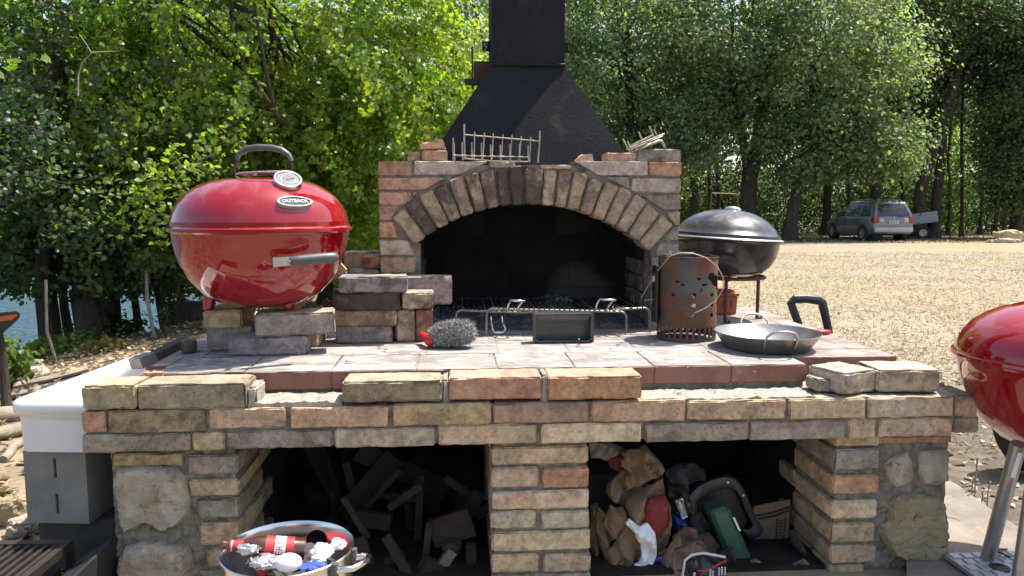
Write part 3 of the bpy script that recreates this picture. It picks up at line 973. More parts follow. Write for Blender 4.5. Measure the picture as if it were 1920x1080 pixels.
# centre pier
for i, (y0, y1, cuts) in enumerate([(838, 870, [(921, 1103)]), (877, 914, [(921, 1010), (1018, 1104)]), (921, 954, [(922, 1104)]), (959, 991, [(921, 1005), (1016, 1105)]),
                                    (997, 1033, [(923, 1108)]), (1040, 1073, [(921, 1010), (1019, 1108)]), (1079, 1112, [(922, 1108)])]):
    for (x0, x1) in cuts:
        brick((x0, y0, x1, y1), vp, 0.125, ['buff', 'tan', 'buff', 'pale', 'buff', 'tan', 'buff'][i] if x0 < 1000 or i != 1 else 'orange', 0.12 + 0.1 * rng.random(), 0.007, 0.0045, n=(6, 2, 2))
    q = pxquad(cuts[0][0], y0, cuts[-1][1], y1, vp)
    for j in range(2):
        a = vp + 0.14 + j * 0.25
        brick(None, a, 0.235, 'tan', 0.3, quad=q, dv=0)
# right pier: front bricks run back as its inner face
for i, (x0, y0, x1, y1, k) in enumerate([(1580, 815, 1649, 836, 'tan'), (1566, 842, 1649, 880, 'grey'), (1562, 892, 1649, 927, 'pink'), (1558, 939, 1644, 972, 'buff'), (1555, 981, 1641, 1017, 'tan'), (1556, 1023, 1642, 1055, 'tan'), (1555, 1060, 1620, 1096, 'mustard')]):
    q = pxquad(x0, y0, x1, y1, vp)
    q[0] = (rx0, q[0][1]); q[3] = (rx0, q[3][1])
    d = 0.25 if i % 2 else 0.125
    brick(None, vp, d, k, 0.15, 0.007, 0.0045, quad=q, n=(4, 4, 2))
    qq = [(rx0 + 0.002, q[0][1]), (rx0 + 0.11, q[0][1]), (rx0 + 0.11, q[2][1]), (rx0 + 0.002, q[2][1])]
    brick(None, vp + d + 0.012, 0.27 - d - 0.012 if d < 0.2 else 0.12, 'tan', 0.2, quad=qq, dv=0)
# left pier
for i, (x0, y0, x1, y1, k) in enumerate([(352, 853, 449, 889, 'grey'), (355, 900, 449, 930, 'tan'), (369, 936, 448, 972, 'grey'), (374, 982, 448, 1021, 'tan'), (388, 1029, 446, 1064, 'tan'), (372, 1071, 446, 1105, 'grey')]):
    q = pxquad(x0, y0, x1, y1, vp)
    q[1] = (lx1, q[1][1]); q[2] = (lx1, q[2][1])
    d = 0.25 if i % 2 else 0.125
    brick(None, vp, d, k, 0.25, 0.008, 0.005, quad=q, n=(4, 4, 2))
    qq = [(lx1 - 0.11, q[0][1]), (lx1 - 0.002, q[0][1]), (lx1 - 0.002, q[2][1]), (lx1 - 0.11, q[2][1])]
    brick(None, vp + d + 0.012, 0.27 - d - 0.012 if d < 0.2 else 0.12, 'grey', 0.25, quad=qq, dv=0)

def stone(pts, v, th, m, seed, amp=0.012):
    """rough stone face: outline in photo pixels on plane v, domed and broken"""
    poly = [Vector(onv(px, py, v)) for px, py in pts]
    out = []
    for a, b in zip(poly, poly[1:] + poly[:1]):
        k = max(1, int((b - a).length / 0.014))
        for i in range(k):
            p = a.lerp(b, i / k)
            j = noise.noise(Vector((p.x * 60 + seed, p.y * 60, 0))) * 0.004
            out.append(p + Vector((j, -j)))
    mb = MB()
    sheet(mb, out, v, th, 0.009, lambda u, z, d: amp * (1.2 * noise.noise(Vector((u * 10 + seed, z * 10, 0))) - 1.1 * abs(noise.noise(Vector((u * 22 + z * 12, z * 17 + seed, 3)))) - .55 * abs(noise.noise(Vector((u * 55 - z * 20, z * 50 + seed, 7)))) - .3 * abs(noise.noise(Vector((u * 130, z * 130 + seed, 7)))) + .7), 0.012, 0.08)
    return build('stone', mb, m, bbq, BO, smooth=32)

def sheet(mb, out, v, th, step, fn, edge=0.03, back=0.03, jit=0.35, mat=0):
    """pillow surface inside outline `out` ((u,z) list); front bulges towards the viewer"""
    us_ = [p[0] for p in out]; zs_ = [p[1] for p in out]
    n = len(out)
    pts = [Vector((p[0], p[1])) for p in out]
    arr = np.array([(p[0], p[1]) for p in out])
    nx = arr[np.r_[1:n, 0]]
    def inside_dist(x, z):
        e = nx - arr
        w = np.array([x, z]) - arr
        t = np.clip((w * e).sum(1) / np.maximum((e * e).sum(1), 1e-12), 0, 1)
        d = np.sqrt((((w - e * t[:, None]) ** 2).sum(1)).min())
        c = (arr[:, 1] > z) != (nx[:, 1] > z)
        xi = arr[:, 0] + (z - arr[:, 1]) / np.where(np.abs(nx[:, 1] - arr[:, 1]) < 1e-12, 1e-12, nx[:, 1] - arr[:, 1]) * (nx[:, 0] - arr[:, 0])
        return (np.count_nonzero(c & (x < xi)) % 2 == 1), d
    z = min(zs_)
    k = 0
    while z < max(zs_):
        u = min(us_) + (step / 2 if k % 2 else 0)
        while u < max(us_):
            pu, pz = u + rng.uniform(-jit, jit) * step, z + rng.uniform(-jit, jit) * step
            ins, d = inside_dist(pu, pz)
            if ins and d > step * 0.45:
                pts.append(Vector((pu, pz)))
            u += step
        z += step * 0.87
        k += 1
    r = delaunay_2d_cdt(pts, [], [list(range(n))], 1, 1e-6)
    vv, ff = r[0], r[2]
    front, bk = [], []
    for p in vv:
        _, d = inside_dist(p.x, p.y)
        e = min(1.0, d / edge)
        dome = th * math.sqrt(max(0.0, 1 - (1 - e) ** 2))
        front.append((p.x, v - dome - fn(p.x, p.y, d) * min(1.0, d / (edge * 0.4) if edge else 1), p.y))
        bk.append((p.x, v + back, p.y))
    m = len(front)
    fs = []
    for f in ff:
        a, b, c = [vv[i] for i in f[:3]]
        cr = (b.x - a.x) * (c.y - a.y) - (b.y - a.y) * (c.x - a.x)
        g = list(f) if cr > 0 else list(reversed(f))
        fs.append(g)
        fs.append([i + m for i in reversed(g)])
    # rim: boundary edges of the front joined to the back
    cnt = {}
    for f in fs[::2]:
        for a, b in zip(f, f[1:] + f[:1]):
            cnt[(a, b)] = 1
    for (a, b) in cnt:
        if (b, a) not in cnt:
            fs.append([b, a, a + m, b + m])
    mb.add(front + bk, fs, mat)
    return mb

stone([(214, 893), (222, 878), (260, 874), (300, 876), (330, 880), (348, 895), (356, 935), (355, 965), (340, 980), (312, 995), (298, 994), (285, 984), (272, 978), (255, 992), (234, 998), (228, 985), (219, 950)], vp, 0.016, M['stone'], 3)
stone([(222, 1052), (236, 1026), (262, 1018), (290, 1016), (315, 1022), (352, 1027), (361, 1050), (358, 1110), (226, 1110)], vp, 0.03, M['stone'], 8, 0.017)
stone([(1664, 880), (1668, 862), (1690, 850), (1702, 849), (1711, 865), (1712, 895), (1700, 912), (1682, 913), (1668, 905)], vp, 0.010, M['stone'], 12, 0.008)
stone([(1722, 865), (1728, 847), (1755, 844), (1779, 845), (1778, 900), (1760, 910), (1730, 908), (1724, 890)], vp, 0.010, M['stone'], 17, 0.008)
stone([(1650, 1000), (1655, 985), (1668, 975), (1672, 945), (1685, 930), (1720, 926), (1758, 932), (1772, 945), (1778, 1000), (1776, 1040), (1765, 1050), (1700, 1052), (1672, 1040)], vp, 0.016, M['tufa'], 23, 0.010)
brick((1690, 1075, 1780, 1090), vp - 0.02, 0.2, 'red', 0.1, 0.003, 0.002)

# --- arch
_, zsp = onv(777, 459, VA)
def arc(px, py):
    return Vector(onv(px, py, VA))
pc, pl_, pr_ = arc(990, 383), arc(777, 459), arc(1218, 471)
# circle through the three intrados points
def circ(a, b, c):
    ax, ay, bx, by, cx, cy = a.x, a.y, b.x, b.y, c.x, c.y
    d = 2 * (ax * (by - cy) + bx * (cy - ay) + cx * (ay - by))
    ux = ((ax * ax + ay * ay) * (by - cy) + (bx * bx + by * by) * (cy - ay) + (cx * cx + cy * cy) * (ay - by)) / d
    uy = ((ax * ax + ay * ay) * (cx - bx) + (bx * bx + by * by) * (ax - cx) + (cx * cx + cy * cy) * (bx - ax)) / d
    return ux, uy, math.hypot(ax - ux, ay - uy)
cu_, cz_, RI = circ(pc, pl_, pr_)
th = onv(990, 313, VA)[1] - onv(990, 383, VA)[1]
RO = RI + th
aL, aR = math.atan2(pl_.x - cu_, pl_.y - cz_), math.atan2(pr_.x - cu_, pr_.y - cz_)
wts = [1.05, 1, 1, .95, 1, .95, .95, .85, .95, 1.25, .9, .95, .95, 1, 1, 1, 1, 1.1, 1.1]
keys = ['arch', 'archb', 'arch', 'arch', 'arch', 'archb', 'arch', 'archb', 'archb', 'archb', 'arch', 'arch', 'arch', 'arch', 'archb', 'arch', 'arch', 'arch', 'arch']
soots = [.35, .7, .4, .65, .5, .6, .55, .8, .85, .7, .5, .45, .4, .4, .3, .3, .4, .3, .3]
tot = sum(wts)
acc = 0
for w_, k, s in zip(wts, keys, soots):
    a0, a1 = aL + (aR - aL) * acc / tot, aL + (aR - aL) * (acc + w_) / tot
    acc += w_
    gi = 0.0042
    ro = RO + rng.uniform(-0.008, 0.006)
    ri = RI + rng.uniform(-0.002, 0.002)
    def pt(a, r, s_):
        a += s_ * gi / r
        return (cu_ + math.sin(a) * r, cz_ + math.cos(a) * r)
    t_ = rng.uniform(-0.012, 0.012)
    q = [pt(a0, ri, 1), pt(a1, ri, -1), pt(a1 + t_ * .3, ro, -1), pt(a0 + t_ * .3, ro, 1)]
    mb = MB().hexa(q, VA - 0.012 + rng.uniform(-.004, .004), VA + 0.12, 0.0045, 0.006, (4, 3, 8), chip=0.25, rough=0.0022)
    build('brick', mb, M['brick'], bbq, BO, smooth=42, color=tint(k, s))
zTop = onv(995, 303, VA)[1]
# solid behind the arch bricks: piers, spandrels and vault in one
poly = [(jL, ZT), (jL, pl_.y + 0.004)]
for i in range(25):
    a = aL + (aR - aL) * i / 24
    poly.append((cu_ + math.sin(a) * (RI + 0.006), cz_ + math.cos(a) * (RI + 0.006)))
poly += [(jR, pr_.y + 0.004), (jR, ZT), (uAR - 0.006, ZT), (uAR - 0.006, zTop - 0.012), (uAL + 0.006, zTop - 0.012), (uAL + 0.006, ZT)]
mb = MB().prism(poly, VA + 0.007, VA + 0.122)
build('mortar', mb, M['archmortar'], bbq, BO)
mb = MB().prism(poly, VA + 0.1225, 3.42)
mb.box(jL - 0.05, 3.302, ZT, jR + 0.05, 3.419, cz_ + RI + 0.03)
build('vault', mb, M['soot_shade'], bbq, BO)

def arch_u(z, side, gap=0.012):
    r = RO + gap
    d = z - cz_
    aE = aL if side < 0 else aR
    ze = cz_ + math.cos(aE) * r
    if z < ze:      # below the skewback the courses run on to the jamb
        zi = cz_ + math.cos(aE) * RI
        if z < zi - .004:
            return 9.0 if side < 0 else -9.0
        rr = (z - cz_) / math.cos(aE)
        return cu_ + math.sin(aE) * rr + side * .010
    if abs(d) >= r:
        return cu_
    return cu_ + side * math.sqrt(r * r - d * d)

def spandrel(x0, y0, x1, y1, k, s, clip=0, dep=0.12, n=(4, 2, 2)):
    q = pxquad(x0, y0, x1, y1, VA)
    if clip < 0:      # left of the arch: right edge follows the arch
        e0, e1 = arch_u(q[0][1], -1), arch_u(q[2][1], -1)
        q[1] = (min(q[1][0], e0), q[1][1]); q[2] = (min(q[2][0], e1), q[2][1])
    if clip > 0:
        e0, e1 = arch_u(q[0][1], 1), arch_u(q[2][1], 1)
        q[0] = (max(q[0][0], e0), q[0][1]); q[3] = (max(q[3][0], e1), q[3][1])
    if q[1][0] - q[0][0] < 0.006 and q[2][0] - q[3][0] < 0.006:
        return
    brick(None, VA, dep, k, s, 0.006, 0.004, quad=q, n=n)

for a in [(709, 302, 773, 330, 'brown', .35, 0), (776, 302, 916, 328, 'pale', .3, -1), (918, 303, 966, 315, 'grey', .35, 0), (1013, 309, 1070, 317, 'pale', .2, 0), (1076, 302, 1215, 329, 'pale', .2, 1), (1218, 303, 1278, 330, 'orange', .2, 0),
          (709, 333, 838, 356, 'orange', .25, -1), (1116, 332, 1180, 360, 'grey', .25, 1), (1184, 334, 1277, 361, 'pale', .25, 0),
          (710, 359, 771, 384, 'pink', .2, 0), (774, 360, 812, 384, 'brown', .35, -1), (1190, 366, 1276, 393, 'grey', .3, 1),
          (711, 387, 765, 413, 'pink', .25, -1), (1226, 397, 1275, 423, 'grey', .3, 1), (711, 416, 745, 446, 'orange', .25, -1), (1243, 426, 1273, 452, 'grey', .3, 1),
          (712, 450, 777, 479, 'pale', .25, -1), (1229, 456, 1273, 478, 'grey', .25, 1),
          (713, 483, 779, 512, 'pink', .15, 0), (713, 516, 781, 543, 'grey', .25, 0), (713, 547, 781, 574, 'tan', .3, 0), (714, 578, 782, 604, 'grey', .3, 0), (714, 608, 783, 626, 'grey', .3, 0),
          (1222, 482, 1273, 508, 'grey', .25, 0), (1221, 512, 1273, 539, 'grey', .25, 0), (1221, 543, 1273, 570, 'pale', .25, 0), (1221, 574, 1273, 600, 'grey', .25, 0), (1221, 603, 1273, 621, 'grey', .25, 0)]:
    spandrel(*a)
# right-hand side face of the fire box
z = ZT + 0.004
j = 0
while z < zTop - 0.05:
    v = VA + 0.13 - (0.06 if j % 2 else 0)
    while v < 3.36:
        mb = MB().hexa([(uAR - 0.04, z), (uAR, z), (uAR, z + 0.056), (uAR - 0.04, z + 0.056)], max(v, VA + 0.128), min(v + 0.24, 3.415), 0.007, 0.004, (2, 4, 2))
        build('brick', mb, M['brick'], bbq, BO, color=tint(rng.choice(['grey', 'tan', 'pink']), .2))
        v += 0.25
    z += 0.064
    j += 1
# sooty lining: jambs and back wall
z = ZT + 0.006
j = 0
while z < pr_.y + 0.12:
    h_ = min(0.064, 9)
    if z + h_ < pr_.y + 0.01:
        for v0, v1 in (((VA + 0.128, VA + 0.245), (VA + 0.25, 3.30)) if j % 2 else ((VA + 0.128, VA + 0.36), (VA + 0.365, 3.30))):
            for s_, uj in ((1, jR), (-1, jL)):
                a, b = (uj - 0.008, uj + 0.03) if s_ > 0 else (uj - 0.03, uj + 0.008)
                mb = MB().hexa([(a, z), (b, z), (b, z + h_ - 0.006), (a, z + h_ - 0.006)], v0, v1, 0.005, 0.003, (2, 4, 2))
                build('brick', mb, M['brick'], bbq, BO, color=tint('dark' if s_ < 0 else 'grey', .85 if s_ < 0 else .6))
    z += h_
    j += 1
z = ZT + 0.006
j = 0
while z < cz_ + RI - 0.02:
    u = jL - (0.13 if j % 2 else 0.0)
    half = jR - jL
    while u < jR:
        a, b = max(u, jL), min(u + 0.2494, jR)
        zm = z + 0.11
        lim = math.sqrt(max(0.0, RI ** 2 - max(0.0, zm - cz_) ** 2)) - 0.004
        a, b = max(a, cu_ - lim), min(b, cu_ + lim)
        if b - a > 0.03:
            mb = MB().hexa([(a, z), (b, z), (b, min(z + 0.1143, cz_ + RI)), (a, min(z + 0.1143, cz_ + RI))], 3.296, 3.301, 0.0012, 0.0004, (3, 1, 2), rough=.0003)
            build('brick', mb, M['sootback'], bbq, BO, color=tint('dark', .9))
        u += 0.25
    z += 0.115
    j += 1
# flat top of the fire box round the hood
mb = MB().box(uAL + 0.01, VA + 0.125, zTop - 0.0115, uAR - 0.01, 3.418, zTop - 0.006)
build('top_bed', mb, M['lime'], bbq, BO)

# ================================================================== CHIMNEY
def chimney():
    vf0, vf1 = 3.005, 3.115
    c = onv(989, 300, 3.05)[0]
    ch, off = sroot('chimney', c, 3.2, zTop, 'black painted steel chimney hood with a square flue standing on the brick arch', 'chimney')
    z0 = zTop - 0.004
    b0, b1 = onv(799, 300, vf0)[0], onv(1184, 300, vf0)[0]
    t0, t1 = onv(921.5, 122, vf1)[0], onv(1058.5, 122, vf1)[0]
    z1 = onv(990, 122, vf1)[1]
    vb0, vb1 = 3.40, 3.375
    mb = MB()
    nu, nz = 14, 12
    def ring(t):
        a, b = b0 + (t0 - b0) * t, b1 + (t1 - b1) * t
        f, k = vf0 + (vf1 - vf0) * t, vb0 + (vb1 - vb0) * t
        z = z0 + (z1 - z0) * t
        p = []
        for i in range(nu): p.append((a + (b - a) * i / nu, f, z))
        for i in range(nu): p.append((b, f + (k - f) * i / nu, z))
        for i in range(nu): p.append((b + (a - b) * i / nu, k, z))
        for i in range(nu): p.append((a, k + (f - k) * i / nu, z))
        return [(x, y + 0.003 * noise.noise(Vector((x * 5, y * 5, z * 5))), zz) for x, y, zz in p]
    vs_ = []
    for k in range(nz + 1):
        vs_ += ring(k / nz)
    n = 4 * nu
    mb.add(vs_, [(k * n + i, k * n + (i + 1) % n, (k + 1) * n + (i + 1) % n, (k + 1) * n + i) for k in range(nz) for i in range(n)])
    hood = build('hood', mb, M['hood'], ch, off, 30)
    # weld seam between hood and flue
    e = 0.004
    pts = []
    for a, b in (((t0, vf1), (t1, vf1)), ((t1, vf1), (t1, vb1)), ((t1, vb1), (t0, vb1)), ((t0, vb1), (t0, vf1))):
        for i in range(14):
            pts.append((a[0] + (b[0] - a[0]) * i / 14, a[1] + (b[1] - a[1]) * i / 14, z1 + rng.uniform(-.0025, .0025)))
    build('weld_seam', MB().tube(pts, [0.006 + rng.uniform(0, .003) for _ in pts], 6, closed=True), M['hood'], ch, off, 60)
    zt = z1 + 1.9
    fl = MB().box(t0, vf1, z1, t1, vb1, zt)
    fl.box(t0 - 0.012, vf1 - 0.012, z1 + 0.74, t1 + 0.012, vb1 + 0.012, z1 + 0.77)
    build('flue', fl, M['hood'], ch, off)
    # lugs with eyelets
    zl = onv(913, 87, 3.2)[1]
    for x0, x1 in ((onv(904, 87, 3.2)[0], t0 - 0.001), (t1 + 0.001, onv(1066, 87, 3.2)[0])):
        build('lug', MB().box(x0, 3.2, zl - 0.02, x1, 3.206, zl + 0.02, b=0.001), M['hood'], ch, off)
    xe = onv(911, 88, 3.19)[0]
    build('hook', MB().tube([(xe + 0.006 * math.cos(a), 3.192, zl + 0.004 + 0.006 * math.sin(a)) for a in np.linspace(0.3, 5.6, 12)] + [(xe - 0.002, 3.192, zl - 0.016), (xe - 0.006, 3.192, zl - 0.03)], 0.0022, 6), M['wire'], ch, off, 60)
    # rusty damper bracket at the left of the flue
    bx0, bx1 = onv(888, 140, 3.26)[0], onv(930, 140, 3.26)[0]
    za, zb_ = onv(900, 157, 3.26)[1], onv(900, 116, 3.26)[1]
    build('damper_box', MB().box(bx0, 3.24, za, bx1, 3.30, zb_, b=0.003), M['brown_rust'], ch, off)
    build('bracket', MB().box(onv(871, 155, 3.26)[0], 3.22, onv(880, 161, 3.26)[1], onv(905, 155, 3.26)[0], 3.255, onv(880, 150, 3.26)[1], b=0.002)
          .box(onv(884, 130, 3.26)[0], 3.245, onv(884, 168, 3.26)[1], onv(887, 130, 3.26)[0], 3.262, onv(884, 88, 3.26)[1]), M['iron'], ch, off)
chimney()

# ================================================================== LOOSE BRICKS
def loose(px, v, depth, key, soot, label, group, rot=0.0, bev=0.007, wear=0.0035, z0=None, n=(5, 3, 2), quad=None, chip=0.2, mat='brick', name='loose_brick'):
    q = quad or pxquad(*px, v)
    if z0 is not None:
        dz = z0 - min(q[0][1], q[1][1])
        q = [(a, b + dz) for a, b in q]
    mb = MB().hexa(q, v, v + depth, bev * .65, wear * 1.5, (n[0] + 5, n[1] + 3, n[2] + 2), chip=chip, rough=.0022)
    return single(name, mb, M[mat], label, 'brick', group, smooth=42, color=tint(key, soot), rotz=rot)

G1 = 'bricks propping up the red kettle grill'
v1 = onz(500, 667, ZT)[1]
loose((426, 632, 574, 667), v1, 0.115, 'ashy', .35, 'grey brick lying flat at the very front under the red kettle, carrying the slanted brick', G1, R(1.5), .008, .006, z0=ZT + .001)
zlow = onv(500, 632, v1)[1]
loose((474, 590, 622, 632), v1 + 0.005, 0.115, 'ashy', .3, 'large grey brick set askew on the front brick, under the right leg of the kettle', G1, R(9), .009, .006, z0=zlow + .003)
loose((560, 625, 597, 654), v1 + 0.14, 0.2, 'tan', .2, 'tan brick end peeping out behind the front grey brick beside the brick stack', G1, 0, z0=ZT + .001)
v2 = onz(400, 661, ZT)[1] + 0.03
loose((385, 617, 470, 661), v2, 0.2, 'grey', .3, 'dull grey brick at bottom left under the red kettle, half hidden by the front brick', G1, R(3), .006, .004, z0=ZT + .001)
zl2 = onv(425, 617, v2)[1]
loose((378, 583, 450, 617), v2 - 0.01, 0.2, 'mustard', .25, 'yellowish brown block under the left leg of the red kettle grill', G1, R(3), .008, .004, z0=zl2 + .002)
loose((402, 574, 450, 583), v2 + 0.05, 0.14, 'mustard', .25, 'thin yellowish slip of brick on top of the brown block beneath the red kettle', G1, 0, .004, .002)

G2 = 'bricks stacked loose on the table before the arch'
va = onz(680, 645, ZT)[1]
loose((630, 612, 735, 645), va + 0.01, 0.11, 'ashy', .4, 'lowest brick of the stack, short and sooty, standing on the tiled table', G2, R(-1.5), z0=ZT + .001)
loose((620, 583, 742, 612), va - 0.005, 0.115, 'tan', .55, 'second brick from the bottom of the stack, brown with dark smears', G2, R(1))
loose((622, 550, 749, 582), va - 0.01, 0.115, 'dark', .75, 'blackest brick of the stack, third from the bottom', G2, R(-1))
loose((633, 519, 762, 549), va - 0.012, 0.115, 'ashy', .5, 'top left brick of the stack with a bright dusty upper edge', G2, R(1.5), .008, .005)
loose((743, 582, 777, 641), va + 0.03, 0.115, 'tan', .5, 'tan brick standing upright in the stack, left of the reddish upright one', G2, R(1), n=(2, 3, 4), z0=ZT + .001)
loose((778, 582, 810, 641), va + 0.03, 0.20, 'red', .5, 'reddish brick standing upright at the right edge of the stack', G2, R(2), n=(2, 3, 4), z0=ZT + .001)
loose((751, 550, 811, 580), va + 0.02, 0.21, 'tan', .6, 'brick laid end on across the two upright bricks of the stack', G2, R(2))
loose((763, 518, 847, 571), va + 0.15, 0.06, 'ashy', .45, 'large flat brick on edge at the top right of the stack, before the dark opening', G2, R(-2))

G3 = 'bricks behind the stack against the left pier'
vb_ = VA - 0.02
loose((652, 507, 710, 530), vb_, 0.11, 'ashy', .45, 'purplish grey brick lying low between the red kettle and the left pier', G3)
loose((679, 480, 713, 505), vb_ + 0.02, 0.1, 'red', .6, 'small plum coloured half brick touching the left pier', G3)
loose((645, 472, 712, 506), vb_ + 0.14, 0.08, 'mustard', .15, 'pale yellow block behind the plum coloured half brick by the left pier', G3)
# support under those three, hidden from the front
loose((648, 531, 712, 612), vb_ + 0.03, 0.17, 'grey', .3, 'grey block carrying the bricks beside the left pier, mostly behind the stack', G3, z0=ZT + .001)

G4 = 'loose bricks along the front edge of the barbecue'
zE = ZA + 0.004
vr = onz(1600, 738, zE)[1]
loose((1560, 696, 1642, 736), max(vr, VB + 0.02), 0.14, 'pale', .25, 'half brick lying askew on the front edge beside the small mortar lump', G4, R(22), .009, .005, z0=zE)
loose((1650, 694, 1764, 735), VB + 0.03, 0.14, 'pale', .35, 'pale brick lying at the right end of the front edge', G4, R(-3), .009, .005, z0=zE)
loose((1531, 711, 1561, 734), VB + 0.05, 0.07, 'grey', .1, 'small cube of old mortar on the front edge beside the half brick', G4, R(5), .006, .006, z0=zE)
loose((263, 709, 304, 722), VB + 0.118, 0.05, 'orange', .1, 'small orange brick splinter behind the left end of the front edge', G4, R(4), .008, .006, z0=zE + 0.05, n=(3, 2, 2))

G5 = 'loose bricks on top of the arch'
zt_ = zTop + 0.001
loose((790, 281, 838, 302), VA + 0.03, 0.11, 'brown', .3, 'brown brick lying flat on the top left of the arch, under the slanting piece', G5, R(2), z0=zt_)
loose((765, 283, 789, 302), VA + 0.05, 0.1, 'pink', .3, 'small pinkish brick end at the far left on top of the arch', G5, z0=zt_)
q = [onv(x, y, VA + .04) for x, y in ((788, 280), (836, 280), (829, 259), (786, 270))]
loose(None, VA + .04, 0.09, 'pink', .2, 'broken wedge of brick slanting on top of the brown brick beside the hood', G5, quad=q, bev=.005)
loose((1137, 285, 1195, 303), VA + 0.03, 0.11, 'pink', .25, 'low pink brick on top of the arch at the right foot of the hood', G5, z0=zt_)
loose((1196, 278, 1277, 303), VA + 0.02, 0.12, 'grey', .45, 'grey brick at the right top corner of the arch, under the bundle of wires', G5, z0=zt_)
q = [onv(x, y, VA + .05) for x, y in ((1078, 303), (1113, 303), (1111, 288), (1090, 290))]
loose(None, VA + .05, 0.05, 'pink', .15, 'small pale brick fragment on top of the arch in front of the hood', G5, quad=q, bev=.004)

# ================================================================== GRILLS
def rot_to(d, up=Vector((0, 0, 1))):
    return Vector(d).to_track_quat('Z', 'Y').to_matrix().to_4x4()

def kettle_lid_prof(r, h, pts):
    return [(r * a, h * b) for a, b in pts]

def surface_at(prof, r):
    for (r0, z0), (r1, z1) in zip(prof[:-1], prof[1:]):
        if (r0 - r) * (r1 - r) <= 0 and r0 != r1:
            t = (r - r0) / (r1 - r0)
            n = Vector((-(z1 - z0), (r1 - r0)))
            if n.y < 0: n = -n
            return z0 + (z1 - z0) * t, n.normalized()
    return prof[-1][1], Vector((0, 1))

